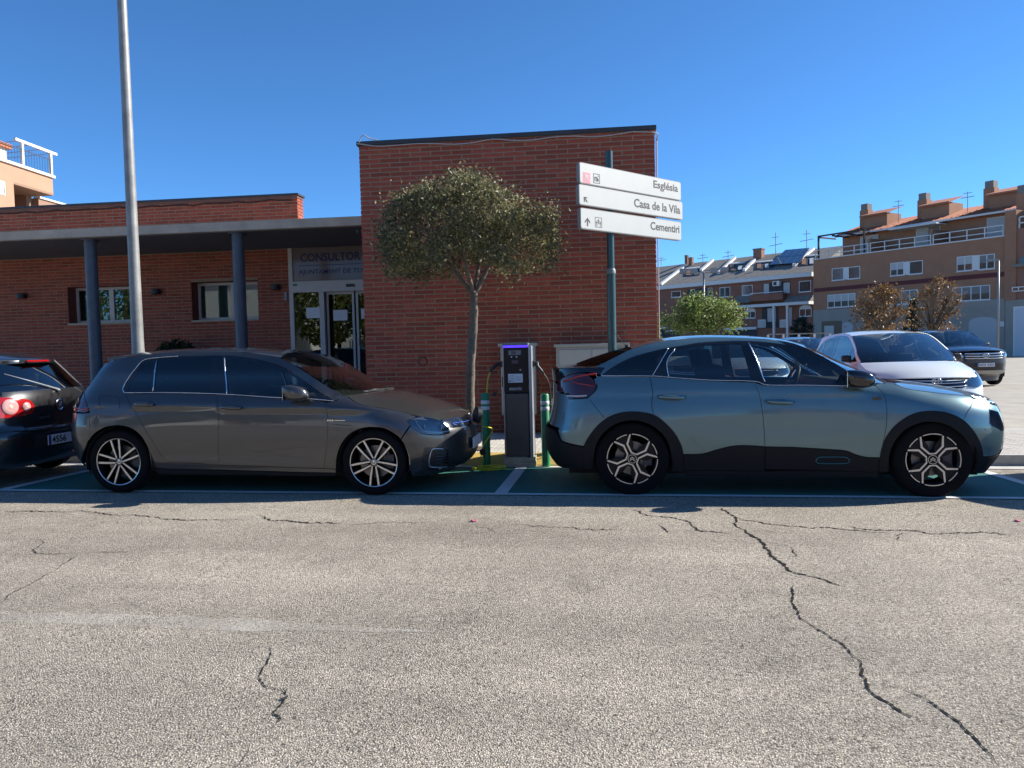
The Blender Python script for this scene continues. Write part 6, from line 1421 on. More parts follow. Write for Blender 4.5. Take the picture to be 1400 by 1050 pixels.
# --- white people carrier, nose to the street
mpv = dict(wb=2.78, W=.895, belt=1.02, H=1.61, R=.325, sill=.25, seat=1.35, af=.8, ar=.4, hr=1.0,
    nose=[(3.3, .1), (3.55, .22), (3.68, .38), (3.70, .52), (3.68, .66), (3.62, .78), (3.55, .86), (3.5, .95), (3.5, 1.7)],
    tail=[(-.7, .1), (-.8, .22), (-.86, .4), (-.87, .6), (-.85, .8), (-.82, 1.0), (-.72, 1.25), (-.6, 1.45), (-.55, 1.7)],
    bon=[(2.55, 1.06), (2.85, .98), (3.15, .92), (3.40, .84)], bon_c=[(2.95, 1.08), (3.15, 1.04), (3.38, .96), (3.60, .85)],
    dlo=[(-.40, 1.12), (-.40, 1.2), (-.05, 1.42), (.5, 1.51), (1.1, 1.53), (1.6, 1.48), (2.1, 1.28), (2.42, 1.08), (1.2, 1.04)],
    glass=[[(-.34, 1.14), (-.34, 1.2), (-.02, 1.39), (.05, 1.12)], [(.14, 1.11), (.10, 1.42), (.5, 1.48), (.85, 1.495), (.85, 1.08)], [(.95, 1.08), (.95, 1.495), (1.2, 1.50), (1.55, 1.455), (1.85, 1.34), (1.9, 1.09)], [(1.98, 1.10), (1.98, 1.29), (2.3, 1.1)]], clear=2,
    rail=[(2.5, 1.09), (2.15, 1.31), (1.65, 1.52), (1.1, 1.57), (.5, 1.56), (-.1, 1.52), (-.50, 1.44)], rear_edge=[('L', -.55, 1.3), ('L', -.58, 1.1), ('L', -.6, .9)], re_n=2, split_r=-.60, split_f=3.2, doors=(.1, .92, 2.15),
    ws=[((2.5, 1.08), (2.92, 1.08)), ((2.15, 1.30), (2.5, 1.27)), ((1.65, 1.515), (1.80, 1.55))], roof=[((1.65, 1.515), (1.80, 1.55)), ((1.1, 1.57), (1.2, 1.605)), ((.5, 1.56), (.5, 1.61)), ((-.1, 1.52), (-.1, 1.585)), ((-.50, 1.44), (-.60, 1.53))],
    rear=[((-.52, 1.42), (-.62, 1.5)), ((-.58, 1.2), (-.74, 1.25)), ((-.62, 1.05), (-.82, 1.05))],
    lamp_r=[('L', -.55, 1.1), ('L', -.55, .85), ('R', .6, .82), ('R', .5, .95), ('R', .62, 1.1)], lamp_f=[('L', 2.98, .92), ('L', 3.2, .895), ('F', .74, .84), ('F', .50, .80), ('F', .47, .70), ('F', .62, .68), ('L', 3.28, .74), ('L', 3.08, .84)], mirror=(2.18, 1.13), lamp_m=mat('lamp_pale', (.55, .56, .56), .3, spec=.5),
    extra=[('grille', BLKG, [('F', .45, .80), ('N', .785), ('N', .66), ('F', .43, .70)], .004), ('lower_grille', BLK, [('F', .55, .46), ('N', .47), ('N', .26), ('F', .5, .26)], .004)])
def park(spec, label, X, Y, rz, pm, group=None, nose=None, **kw):
    """X, Y: where the middle of the nose stands"""
    n = max(p[0] for p in spec['nose']); x0 = X - math.cos(rz) * n; y0 = Y - math.sin(rz) * n
    return simple_car('parked_car', label, (x0, y0, gz(x0)), rz, pm, spec, group, **kw)
mp = park(mpv, 'white people carrier parked nose out behind the pale blue crossover', 5.02, 12.25, math.radians(-91), WHITEP)
for z_ in (.765, .715): mp.line('grille_bar', CHROME, [('F', .44, z_), ('F', .2, z_ - .01), ('N', z_ - .012)], .010, .008, (-1, 1))
mp.line('bonnet_seam', LINER, [('F', .6, .815), ('F', .3, .83), ('N', .835)], .003, .002, (-1, 1))
def toyota_like(c, x, z, s=1.0):
    e = MB()
    for (rx, rz_, cz) in ((.068, .046, 0), (.024, .044, .0), (.044, .018, .022)):
        e.tube([(0, rx * s * math.cos(a), (cz + rz_ * math.sin(a)) * s) for a in [i * math.pi / 12 for i in range(25)]], .007 * s, 6, caps=False)
    o = e.build('emblem', CHROME, c.root, smooth=True); o.location = (x, 0, z)
toyota_like(mp, 3.672, .80)
# --- navy pick-up behind it
pick = dict(wb=3.085, W=.915, belt=1.18, H=1.76, R=.375, sill=.45, seat=1.75, af=.7, ar=.3,
    nose=[(3.7, .3), (3.85, .42), (3.95, .55), (3.98, .75), (3.98, .95), (3.93, 1.08), (3.85, 1.15), (3.85, 1.9)],
    tail=[(-1.2, .3), (-1.25, .5), (-1.26, .8), (-1.26, 1.2), (-1.2, 1.5), (-1.2, 1.9)],
    bon=[(2.85, 1.19), (3.15, 1.15), (3.45, 1.12), (3.70, 1.07)], bon_c=[(2.95, 1.24), (3.25, 1.22), (3.6, 1.18), (3.88, 1.10)],
    dlo=[(.62, 1.22), (.66, 1.58), (.9, 1.66), (1.5, 1.68), (1.95, 1.64), (2.4, 1.42), (2.7, 1.22), (1.6, 1.20)],
    glass=[[(.70, 1.25), (.72, 1.56), (.92, 1.62), (1.4, 1.64), (1.4, 1.24)], [(1.5, 1.24), (1.5, 1.64), (1.92, 1.60), (2.3, 1.42), (2.5, 1.24)]],
    rail=[(2.8, 1.22), (2.45, 1.45), (2.0, 1.68), (1.5, 1.72), (.9, 1.71), (.5, 1.66)], rear_edge=[('L', .42, 1.45), ('L', .38, 1.2), ('L', -.8, 1.19), ('L', -1.0, 1.18), ('L', -1.0, .9)], re_n=1, split_r=-1.0, split_f=3.55, doors=(.45, 1.45, 2.5),
    ws=[((2.8, 1.21), (2.93, 1.24)), ((2.45, 1.44), (2.55, 1.46)), ((2.0, 1.675), (2.08, 1.705))], roof=[((2.0, 1.675), (2.08, 1.705)), ((1.5, 1.72), (1.5, 1.755)), ((.9, 1.71), (.9, 1.755)), ((.5, 1.66), (.45, 1.70))],
    rear=[((.5, 1.64), (.42, 1.66)), ((.4, 1.3), (.36, 1.3))],
    lamp_r=[('L', -1.05, 1.1), ('L', -1.05, .8), ('R', .84, .8), ('R', .84, 1.1)], lamp_f=[('L', 3.42, 1.06), ('L', 3.6, 1.05), ('F', .74, 1.02), ('F', .60, .97), ('F', .58, .90), ('F', .74, .87), ('L', 3.55, .92)], mirror=(2.5, 1.25),
    extra=[('grille', BLKG, [('F', .52, 1.03), ('N', 1.03), ('N', .80), ('F', .50, .82)], .006), ('lower_grille', BLK, [('F', .6, .70), ('N', .72), ('N', .52), ('F', .58, .50)], .006)])
pcp = at_z(1347, 490, 23.0)
pu = park(pick, 'navy blue pick-up truck with chrome grille beside the white people carrier', pcp.x, pcp.y, math.radians(-84), NAVYP, cat='truck')
for z_ in (1.0, .93, .86): pu.line('grille_bar', CHROME, [('F', .55, z_), ('F', .25, z_ - .005), ('N', z_ - .005)], .020, .010, (-1, 1))
pu.panel('front_guard', mat('bumper_silver', (.32, .32, .31), .4, metal=.4), [[('F', .80, .52), ('F', .5, .50), ('N', .50), ('N', .40), ('F', .5, .38), ('F', .78, .40)]], join=True, off=.02, gap=0)
toyota_like(pu, 4.02, .94, 1.5)
number_plate(pu, '0035 KRV', (4.02, 0, .66), (0, 0, math.pi / 2))
part('cargo_bed_floor', LINER, pu.root, (-1.1, .35, -.75, .75, .6, .65))
# --- next car along the kerb, past the frame; its shadow reaches the last bay
park(hatch, 'dark hatchback parked at the kerb ahead of the pale blue crossover', 9.1, 8.05, 0.0, NAVYP, cell=.12)
# --- cars further back in the lot, mostly hidden
for (px_, py_, dep, pm_, lab, hd) in ((936, 462, 22, WHITEP, 'white car of which only the roof shows beside the brick wall', -88), (1018, 462, 18.5, SILVP, 'silver car with roof showing above the pale blue crossover', -88), (1108, 466, 27, NAVYP, 'dark car far back in the lot left of the white people carrier', -88)):
    q = at_z(px_, py_, dep); park(mpv, lab, q.x, q.y - 1.5, math.radians(hd), pm_, cell=.12)
# ================================================================== BACKGROUND
HB1 = mat('house_brick_red', (0.235, 0.105, 0.072), .9, var=.14, vscale=1.2, bump=.3, bscale=20)
HB2 = mat('house_brick_orange', (0.335, 0.165, 0.095), .9, var=.12, vscale=1.0, bump=.3, bscale=20)
HB3 = mat('house_brick_brown', (0.27, 0.135, 0.09), .9, var=.14, vscale=1.0, bump=.3, bscale=20)
STUC = mat('grey_stucco', (0.30, 0.27, 0.23), .95, var=.12, vscale=.8)
SLATE = mat('grey_roof', (0.20, 0.18, 0.155), .9, var=.3, vscale=3, bump=.5, bscale=12)
RTILE = mat('red_roof_tile', (0.42, 0.155, 0.085), .9, var=.25, vscale=4, island=.15)
HWHITE = mat('white_render', (0.66, 0.65, 0.62), .8, var=.06)
HFRAME = mat('white_window_frame', (0.62, 0.62, 0.60), .5)
HGLASS = mat('house_glass', (0.05, 0.055, 0.06), .12, spec=.6); HSHUT = mat('roller_shutter', (0.46, 0.45, 0.43), .7, var=.06); HSHUG = mat('grey_shutter', (0.20, 0.195, 0.185), .7, var=.08)
BAND = mat('dark_red_band', (0.115, 0.028, 0.028), .85)
CHIMM = mat('chimney_cap', (0.20, 0.185, 0.165), .9)
class House:
    def __init__(s, fac, name, label, cat='building', group=None):
        s.f = fac; z = gz(fac.p0.x) - .1; s.root = tag(empty(name, (fac.p0.x, fac.p0.y, z), fac.rot()), label, cat, group); s.z = z
    def b(s, name, m, s0, s1, y0, y1, z0, z1, parent=None, **kw):                    # s along the facade, y inwards (behind), z world
        return part(name, m, parent or s.root, (s0, s1, y0, y1, z0 - s.z, z1 - s.z), **kw)
    def q(s, px, py): return s.f.sz(px, py)
    def rect(s, x0, y0, x1, y1):
        xm, ym = (x0 + x1) / 2, (y0 + y1) / 2; return s.q(x0, ym)[0], s.q(x1, ym)[0], s.q(xm, y1)[1], s.q(xm, y0)[1]
    def window(s, x0, y0, x1, y1, kind='glass', n=2, frame=HFRAME, fw=.07, half=None):
        a, c, z0, z1 = s.rect(x0, y0, x1, y1); b = MB(); Z = s.z
        b.box(a, c, -.03, .06, z0 - Z, z0 - Z + fw); b.box(a, c, -.03, .06, z1 - Z - fw, z1 - Z); b.box(a, a + fw, -.028, .06, z0 - Z + fw, z1 - Z - fw); b.box(c - fw, c, -.028, .06, z0 - Z + fw, z1 - Z - fw)
        for i in range(1, n): x = a + (c - a) * i / n; b.box(x - fw * .6, x + fw * .6, -.026, .06, z0 - Z + fw, z1 - Z - fw)
        w = b.build('window', frame, s.root)
        part('pane', {'glass': HGLASS, 'shut': HSHUT, 'grey': HSHUG}[kind], w, (a + fw * .5, c - fw * .5, .0, .03, z0 - Z + fw * .5, z1 - Z - fw * .5))
        if half: part('shutter', HSHUT if half == 1 else HSHUG, w, (a + fw, c - fw, -.008, .004, z1 - Z - (z1 - z0) * .55, z1 - Z - fw))
        part('sill', HFRAME, w, (a - .05, c + .05, -.09, -.02, z0 - Z - .06, z0 - Z))
        return w
def pz(px, depth): return at_z(px, 465, depth)
def k1(x, y): return (880 + x / 5.0, 270 + y / 5.0)
def k2(x, y): return (1100 + x / 4.667, 260 + y / 4.667)
# ---------------- red brick terrace with grey roof
p0, p1 = pz(880, 105.0), pz(1113, 87.0)
fa = Facade((p0.x, p0.y), (p1.x, p1.y)); h = House(fa, 'terraced_house', 'red brick terrace with grey roof and solar panels beyond the lot', 'house', None)
E0 = h.q(*k1(640, 582))[1]; Ll = fa.len; Z = h.z
h.b('wall', HB1, -30, Ll, 0, 14.5, Z, E0)
h.b('eaves', HWHITE, -30, Ll, -.5, .1, E0 - .05, E0 + .42)
RZ = h.q(*k1(640, 400))[1]; rdp = 8.0
ridge_z = CAMZ + (RZ - CAMZ) * (1 + rdp / (p0 + p1).length * 2 * .9)
rf = MB().add([(-30, -.45, E0 + .43 - Z), (Ll, -.45, E0 + .43 - Z), (Ll, rdp, ridge_z - Z), (-30, rdp, ridge_z - Z), (-30, 15, E0 - Z), (Ll, 15, E0 - Z)], [(0, 1, 2, 3), (3, 2, 5, 4), (1, 5, 2), (0, 3, 4)]).build('roof', SLATE, h.root)
def roof_pt(px, py, lift=0.0):
    """where a pixel's ray meets the front roof slope, in house coordinates"""
    M = h.root.matrix_basis; a = M @ Vector((0, -.45, E0 + .43 - Z)); u = (M.to_3x3() @ Vector((1, 0, 0))); v = (M.to_3x3() @ Vector((0, rdp + .45, ridge_z - E0 - .43))); n = u.cross(v).normalized()
    r_ = ray(px, py); t = (a - CAM).dot(n) / r_.dot(n); return (M.inverted() @ (CAM + r_ * t)) + Vector((0, 0, lift))
def roof_quad(name, m, pts, lift, th=.15):
    P = [roof_pt(*k1(*p)) for p in pts]; vs = [tuple(p + Vector((0, -.02, lift))) for p in P] + [tuple(p + Vector((0, 0, lift - th))) for p in P]; n = len(P)
    return MB().add(vs, [tuple(range(n)), tuple(range(2 * n - 1, n - 1, -1))] + [(i, i + n, (i + 1) % n + n, (i + 1) % n) for i in range(n)]).build(name, m, rf)
for (a, c) in (((622, 418), (508, 522)), ((758, 430), (682, 505)), ((470, 434), (388, 505)), ((275, 478), (112, 600)), ((1160, 356), (1022, 470))):
    roof_quad('party_wall', HWHITE, [(a[0] - 6, a[1]), (a[0] + 10, a[1]), (c[0] + 12, c[1]), (c[0] - 6, c[1])], .28, .4)
for (x0, y0, x1, y1) in ((285, 492, 385, 540), (585, 458, 690, 508), (770, 447, 885, 495), (1075, 408, 1190, 468)):
    q0 = roof_quad('roof_terrace_shade', DARKIN, [(x0, y0), (x1, y0 - 10), (x1, y1 - 10), (x0, y1)], .06, .1)  # flat dark quad on the slope paints the shaded terrace opening
    roof_quad('terrace_rail', HWHITE, [(x0, y0), (x1, y0 - 10), (x1, y0 - 4), (x0, y0 + 6)], .2, .1)
    roof_quad('terrace_wall', HB2, [(x0 + 6, y0 + 14), (x0 + 32, y0 + 11), (x0 + 32, y1 - 6), (x0 + 6, y1 - 4)], .12, .1)
    roof_quad('terrace_door', HFRAME, [(x0 + 60, y0 + 14), (x0 + 85, y0 + 11), (x0 + 85, y1 - 12), (x0 + 60, y1 - 9)], .12, .1)
PV = mat('solar_panel', (0.012, 0.016, 0.032), .12, coat=.5)
for i in range(4):
    for j in range(2):
        x = 965 + 42 * i; yb = lambda xx, t: (374 - (xx - 965) * .075) * (1 - t) + (478 - (xx - 858) * .062) * t
        def pt(ii, t): xt = 970 + 42 * ii; xb = 860 + 52 * ii; return (xt + (xb - xt) * t, (373 - ii * 3.6) + ((477 - ii * 3.4) - (373 - ii * 3.6)) * t)
        t0, t1 = j * .5 + .01, j * .5 + .49
        a, b2, c2, d2 = pt(i + .06, t0), pt(i + .94, t0), pt(i + .94, t1), pt(i + .06, t1); roof_quad('solar_panel', PV, [a, b2, c2, d2], .30, .06)
    roof_quad('panel_rail', CHROME, [pt(i - .03, 0), pt(i + .05, 0), pt(i + .05, 1), pt(i - .03, 1)], .29, .05)
for (x0, y0, x1, y1) in ((757, 352, 820, 416), (282, 392, 308, 450), (308, 408, 340, 465)):
    p = roof_pt(*k1((x0 + x1) / 2, y1 - 4)); w = .5 * (x1 - x0) / 5 / FPX * 97; hh = (y1 - y0) / 5 / FPX * 97
    ch = part('chimney', HB3, rf, (p.x - w, p.x + w, p.y - w * .7, p.y + w * .7, p.z - .6, p.z + hh * .85)); part('chimney_cap', CHIMM, ch, (p.x - w * 1.1, p.x + w * 1.1, p.y - w * .8, p.y + w * .8, p.z + hh * .85, p.z + hh))
for (x, y0, y1) in ((903, 240, 400), (1115, 225, 355), (405, 378, 440), (578, 355, 440), (120, 400, 450)):
    p = roof_pt(*k1(x, y1)); hh = (y1 - y0) / 5 / FPX * 97; b = MB().tube([(p.x, p.y, p.z - .3), (p.x, p.y, p.z + hh)], .05, 5)
    b.tube([(p.x - .9, p.y, p.z + hh * .45), (p.x + .9, p.y, p.z + hh * .5)], .035, 4); b.tube([(p.x - .5, p.y, p.z + hh * .8), (p.x + .5, p.y, p.z + hh * .8)], .03, 4); b.build('antenna', mat('antenna_grey', (.2, .2, .21), .6), rf)
for (x0, y0, x1, y1, kd, n) in ((190, 640, 255, 682, 'grey', 1), (520, 613, 592, 680, 'glass', 2), (672, 600, 745, 668, 'shut', 1), (1062, 570, 1145, 645, 'grey', 1), (440, 618, 470, 672, 'shut', 1), (320, 628, 352, 680, 'shut', 1)): h.window(*k1(x0, y0), *k1(x1, y1), kd, n)
def recess(x0, y0, x1, y1, d=1.2, nm='balcony_recess_shade'):
    a, c, z0, z1 = h.rect(*k1(x0, y0), *k1(x1, y1)); return h.b(nm, DARKIN, a, c, -.02, .02, z0, z1)  # flat dark sheet on the wall stands in for the shade of the recess
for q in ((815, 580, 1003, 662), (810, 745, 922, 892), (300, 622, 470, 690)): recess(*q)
for (x0, y0, x1, y1) in ((822, 590, 858, 665), (958, 582, 1000, 656), (848, 757, 905, 850)):
    a, c, z0, z1 = h.rect(*k1(x0, y0), *k1(x1, y1)); h.b('balcony_door', HSHUT, a, c, -.06, -.025, z0, z1)
a, c, z0, z1 = h.rect(*k1(895, 572), *k1(942, 606)); ac = h.b('air_conditioner', HWHITE, a, c, -.5, -.05, z0, z1); h.b('fan', DARKIN, a + .15, a + (c - a) * .6, -.53, -.505, z0 + .1, z1 - .1, parent=ac)
a, c, z0, z1 = h.rect(*k1(755, 660), *k1(980, 706)); h.b('balcony_parapet', HB1, a, c, -1.0, 0, z0, z1); h.b('balcony_rail', HWHITE, a, c, -1.02, -.98, z1 + .1, z1 + .18)
for (x0, x1) in ((640, 755), (985, 1162)):
    a, c, z0, z1 = h.rect(*k1(x0, 668), *k1(x1, 722)); MB().add([(a, -1.1, z0 - Z), (c, -1.1, z0 - Z), (c, .02, z1 - Z), (a, .02, z1 - Z), (a, .02, z0 - Z), (c, .02, z0 - Z)], [(0, 1, 2, 3), (0, 4, 5, 1), (1, 5, 2), (0, 3, 4)]).build('porch_roof', SLATE, h.root)
a = h.q(*k1(640, 735))[0]; z0 = h.q(*k1(900, 732))[1]; h.b('porch_fascia', HWHITE, a, Ll, -1.2, -.0, z0 - .22, z0 + .1)
for x in (920, 1012):
    a = h.q(*k1(x, 820))[0]; h.b('porch_post', HWHITE, a - .12, a + .12, -1.1, -.86, Z, z0 - .2)
for (x0, y0, x1, y1) in ((695, 760, 765, 825), (1065, 742, 1148, 812)):
    w = h.window(*k1(x0, y0 + 18), *k1(x1, y1), 'glass', 2); a, c, zz0, zz1 = h.rect(*k1(x0, y0 + 18), *k1(x1, y1)); n = 12; R_ = (c - a) / 2
    MB().prism([((a + c) / 2 + R_ * math.cos(math.pi * i / n), zz1 - Z + R_ * .62 * math.sin(math.pi * i / n)) for i in range(n + 1)], -.03, .03).build('arch_head', HFRAME, w)
a, c, z0, z1 = h.rect(*k1(985, 752), *k1(1015, 880)); h.b('balcony_door', HSHUT, a, c, -.06, -.01, z0, z1)
for (x0, y0, x1, y1) in ((555, 888, 778, 905), (165, 905, 260, 916), (105, 885, 165, 896)):
    a, c, z0, z1 = h.rect(*k1(x0, y0), *k1(x1, y1)); h.b('garage_lintel', HWHITE, a, c, -.3, .0, z0, z1); h.b('garage_door', DARKIN, a, c, -.03, .02, Z, z0)
for (x0, x1) in ((812, 862), (962, 1012)):
    a, c, z0, z1 = h.rect(*k1(x0, 840), *k1(x1, 890))
    b = MB()
    for t in range(9): xx_ = a + (c - a) * t / 8; b.box(xx_ - .03, xx_ + .03, -1.0, -.95, z0 - Z, z1 - Z)
    b.box(a, c, -1.02, -.93, z1 - Z, z1 - Z + .08); b.build('porch_railing', HWHITE, h.root)
# ---------------- orange brick block with roof terraces
p0, p1 = pz(1112.5, 82.0), pz(1374, 66.0)
fb_ = Facade((p0.x, p0.y), (p1.x, p1.y)); h = House(fb_, 'apartment_house', 'orange brick house block with roof terraces and grey plinth', 'house'); Z = h.z; Ll = fb_.len
T0 = h.q(*k2(685, 368))[1]; ST = h.q(*k2(685, 728))[1]
h.b('plinth', STUC, 0, Ll, -.04, 10, Z, ST); h.b('wall', HB2, 0, Ll, 0, 10, ST, T0)
h.b('parapet_cap', HWHITE, -.05, Ll + .05, -.08, .35, T0, T0 + .10)
zb = h.q(*k2(685, 586))[1]; h.b('brick_band', BAND, .1, Ll - .1, -.035, .02, zb - .2, zb + .2)
for (x0, y0, x1, y1, k0, k1_) in ((175, 492, 355, 570, 'shut', 'shut'), (548, 456, 755, 540, 'glass', 'grey'), (972, 415, 1215, 510, 'glass', 'glass')):
    d = (x1 - x0) * .42; dy = (y1 - y0) * .06
    h.window(*k2(x0, y0 + dy), *k2(x0 + d, y1 + dy), k0, 2 if k0 == 'glass' else 1, half=1 if k0 == 'glass' else None); h.window(*k2(x1 - d, y0 - dy), *k2(x1, y1 - dy), k1_, 2 if k1_ == 'glass' else 1, half=2 if k1_ == 'glass' else None)
    a, c, z0, z1 = h.rect(*k2(x0 + d, y0), *k2(x1 - d, y1)); h.b('window_panel', HWHITE, a, c, -.02, .05, z0, z1)
for (x0, y0, x1, y1, hf) in ((147, 662, 325, 746, 1), (518, 640, 725, 728, 2), (945, 612, 1185, 705, 2)): h.window(*k2(x0, y0), *k2(x1, y1), 'glass', 4, half=hf)
for (x0, y0, x1, y1) in ((1050, 805, 1232, 990), (242, 838, 310, 985), (880, 858, 985, 985), (650, 868, 760, 985)):
    a, c, z0, z1 = h.rect(*k2(x0, y0), *k2(x1, y1)); n = 10; R_ = (c - a) / 2
    MB().prism([(c, .0), (c, z1 - Z - .5)] + [((a + c) / 2 + R_ * math.cos(math.pi * i / n), z1 - Z - .5 + .45 * math.sin(math.pi * i / n)) for i in range(1, n)] + [(a, z1 - Z - .5), (a, .0)], -.07, -.03).build('garage_door', mat('garage_door', (.42, .42, .42), .7, var=.05), h.root)
a, c, z0, z1 = h.rect(*k2(110, 835), *k2(240, 985)); h.b('entrance_recess', mat('recess_tan', (.17, .12, .08), .9), a, c, -.05, .0, Z, z1)
a, c, z0, z1 = h.rect(*k2(130, 865), *k2(190, 985)); h.b('entrance_door', HSHUT, a, c, -.09, -.055, Z, z1)
a, c, z0, z1 = h.rect(*k2(1250, 838), *k2(1276, 869)); pk = h.b('notice_sign', HWHITE, a, c, -.09, -.05, z0, z1); h.b('sign_mark', BLKP, a + .15, c - .15, -.1, -.089, z0 + .15, z1 - .15, parent=pk)
# terrace storey, set back
SB = 3.0; zt_w = T0 + 2.45
h.b('terrace_wall', HB2, 1.4, Ll, SB, 10, T0 - .3, zt_w)
ez0 = zt_w; rf = MB().add([(1.2, SB - .9, ez0 - Z), (Ll, SB - .9, ez0 - Z), (Ll, SB + 4, ez0 + 1.5 - Z), (1.2, SB + 4, ez0 + 1.5 - Z), (1.2, 11, ez0 - Z), (Ll, 11, ez0 - Z)], [(0, 1, 2, 3), (3, 2, 5, 4), (1, 5, 2), (0, 3, 4), (0, 4, 5, 1)]).build('roof', RTILE, h.root)
nb = MB(); n = int(Ll / .28)
for i in range(n):
    x = 1.25 + i * (Ll - 1.3) / n; nb.tube([(x, SB - .93, ez0 - Z + .05), (x, SB + 4, ez0 + 1.5 - Z + .05)], .075, 5)
tag(nb.build('roof_tiles', RTILE, rf), kind='stuff')
h.b('gutter', HWHITE, 1.2, Ll, SB - 1.1, SB - .85, ez0 - .12, ez0 + .04)
unit = (Ll - .2) / 3
for i in range(3):
    o = .1 + unit * i
    h.b('terrace_divider', HB2, o + unit - .35, o + unit - .1, .3, SB, T0, T0 + 1.5) if i < 2 else None
    for (u0, u1, kd) in (((.55, .85, HSHUT),) if i != 1 else ((.50, .68, HSHUT), (.69, .86, HSHUG))): d_ = h.b('terrace_door', kd, o + unit * u0, o + unit * u1, SB - .06, SB - .02, T0 - .1, T0 + 2.1); h.b('door_frame', HFRAME, o + unit * u0 - .06, o + unit * u1 + .06, SB - .05, SB - .01, T0 - .1, T0 + 2.16, parent=d_)
    # roof light box with tiled lid
    a = o + unit * .50; bx_ = h.b('dormer', HB2, a, a + unit * .42, SB + .9, SB + 3.4, ez0, ez0 + 1.95)
    MB().add([(a - .2, SB + .5, ez0 + 1.95 - Z), (a + unit * .42 + .2, SB + .5, ez0 + 1.95 - Z), (a + unit * .42 + .2, SB + 3.6, ez0 + 2.75 - Z), (a - .2, SB + 3.6, ez0 + 2.75 - Z), (a - .2, SB + .5, ez0 + 1.80 - Z), (a + unit * .42 + .2, SB + .5, ez0 + 1.80 - Z)], [(0, 1, 2, 3), (4, 5, 1, 0), (0, 3, 4), (1, 5, 2)]).build('dormer_roof', RTILE, bx_)
    cw = .42; ca = o + unit * .36; ch = h.b('chimney', HB2, ca, ca + .95, SB + 1.6, SB + 2.5, ez0, ez0 + 2.7); h.b('chimney_cap', CHIMM, ca + .1, ca + .85, SB + 1.65, SB + 2.45, ez0 + 2.7, ez0 + 3.35, parent=ch)
    rl = MB(); x0, x1 = o + .1, o + unit - .15
    for zz_ in (T0 + .45, T0 + .95): rl.box(x0, x1, .08, .14, zz_ - Z, zz_ - Z + .07)
    for t in range(5): xx_ = x0 + (x1 - x0) * t / 4; rl.box(xx_ - .04, xx_ + .04, .07, .15, T0 - Z, T0 + 1.0 - Z)
    rl.build('railing', HWHITE, h.root)
an = h.q(*k2(685, 400))[0]
h.b('awning', HWHITE, unit * 1.25, unit * 2.0, .9, SB, zt_w - .35, zt_w - .25)
pg = MB()
for t in range(4): pg.box(.5 + t * 1.5, .62 + t * 1.5, .3, SB, T0 + 2.25 - Z, T0 + 2.4 - Z)
pg.box(.3, unit - .5, .3, .45, T0 + 2.4 - Z, T0 + 2.55 - Z); pg.box(.3, .45, .3, .45, T0 - Z, T0 + 2.4 - Z); pg.box(unit - .7, unit - .55, .3, .45, T0 - Z, T0 + 2.4 - Z); pg.build('pergola', mat('dark_wood', (.06, .035, .03), .8), h.root)
for (u_, hh) in ((unit * 1.12, 3.0), (unit * 2.2, 2.6)): MB().tube([(u_, SB + 1, ez0 - Z), (u_, SB + 1, ez0 + hh - Z)], .035, 5).tube([(u_ - .6, SB + 1, ez0 + hh * .8 - Z), (u_ + .6, SB + 1, ez0 + hh * .8 - Z)], .03, 4).tube([(u_ - .4, SB + 1, ez0 + hh * .95 - Z), (u_ + .4, SB + 1, ez0 + hh * .95 - Z)], .025, 4).build('antenna', MATS['antenna_grey'], rf)
# ---------------- brown brick house next to it
p0, p1 = pz(1374.5, 65.9), pz(1480, 60.5)
fc = Facade((p0.x, p0.y), (p1.x, p1.y)); h = House(fc, 'apartment_house', 'brown brick house with white garage door at the end of the row', 'house'); Z = h.z; Ll = fc.len
T1 = h.q(*k2(1330, 250))[1]; ST1 = h.q(*k2(1340, 700))[1]
h.b('plinth', STUC, 0, Ll, -.04, 10, Z, ST1); h.b('wall', HB3, .03, Ll, 0, 10, ST1, T1); h.b('party_pier', HB2, -.05, .9, -.12, 10, ST1, T1 + 1.6)
a, c, z0, z1 = h.rect(*k2(1345, 752), *k2(1500, 1015)); h.b('garage_door', mat('white_garage', (.55, .56, .58), .6, var=.04), a, c, -.07, -.03, Z, z1); h.b('garage_frame', HWHITE, a - .15, c, -.06, -.02, Z, z1 + .18)
a, c, z0, z1 = h.rect(*k2(1352, 455), *k2(1480, 488)); h.b('window_hood', SLATE, a, c, -.7, 0, z0, z0 + .25); h.b('window', HGLASS, a + .3, c, -.03, .0, z0 + .3, z1 + .4)
a, c, z0, z1 = h.rect(*k2(1345, 620), *k2(1480, 645)); b = MB()
b.box(a, c, -.5, -.44, z1 - Z, z1 - Z + .08); b.box(a, c, -.5, -.44, z0 - Z, z0 - Z + .08)
for t in range(8): b.box(a + t * .5, a + t * .5 + .07, -.5, -.44, z0 - Z, z1 - Z)
b.build('balcony_railing', HWHITE, h.root)
h.b('terrace_wall', HB2, 1.4, Ll, 2.5, 9, T1, T1 + 2.2); rf = MB().add([(1.2, 1.6, T1 + 2.2 - Z), (Ll, 1.6, T1 + 2.2 - Z), (Ll, 6, T1 + 3.6 - Z), (1.2, 6, T1 + 3.6 - Z), (1.2, 9, T1 + 2.2 - Z), (Ll, 9, T1 + 2.2 - Z)], [(0, 1, 2, 3), (3, 2, 5, 4), (1, 5, 2), (0, 3, 4)]).build('roof', RTILE, h.root)
b = MB(); b.box(1.0, Ll, .05, .12, T1 + .9 - Z, T1 + 1.0 - Z); b.box(1.0, Ll, .05, .12, T1 + .4 - Z, T1 + .5 - Z)
for t in range(6): b.box(1.0 + t * .9, 1.1 + t * .9, .05, .12, T1 - Z, T1 + 1 - Z)
b.build('railing', HWHITE, h.root)
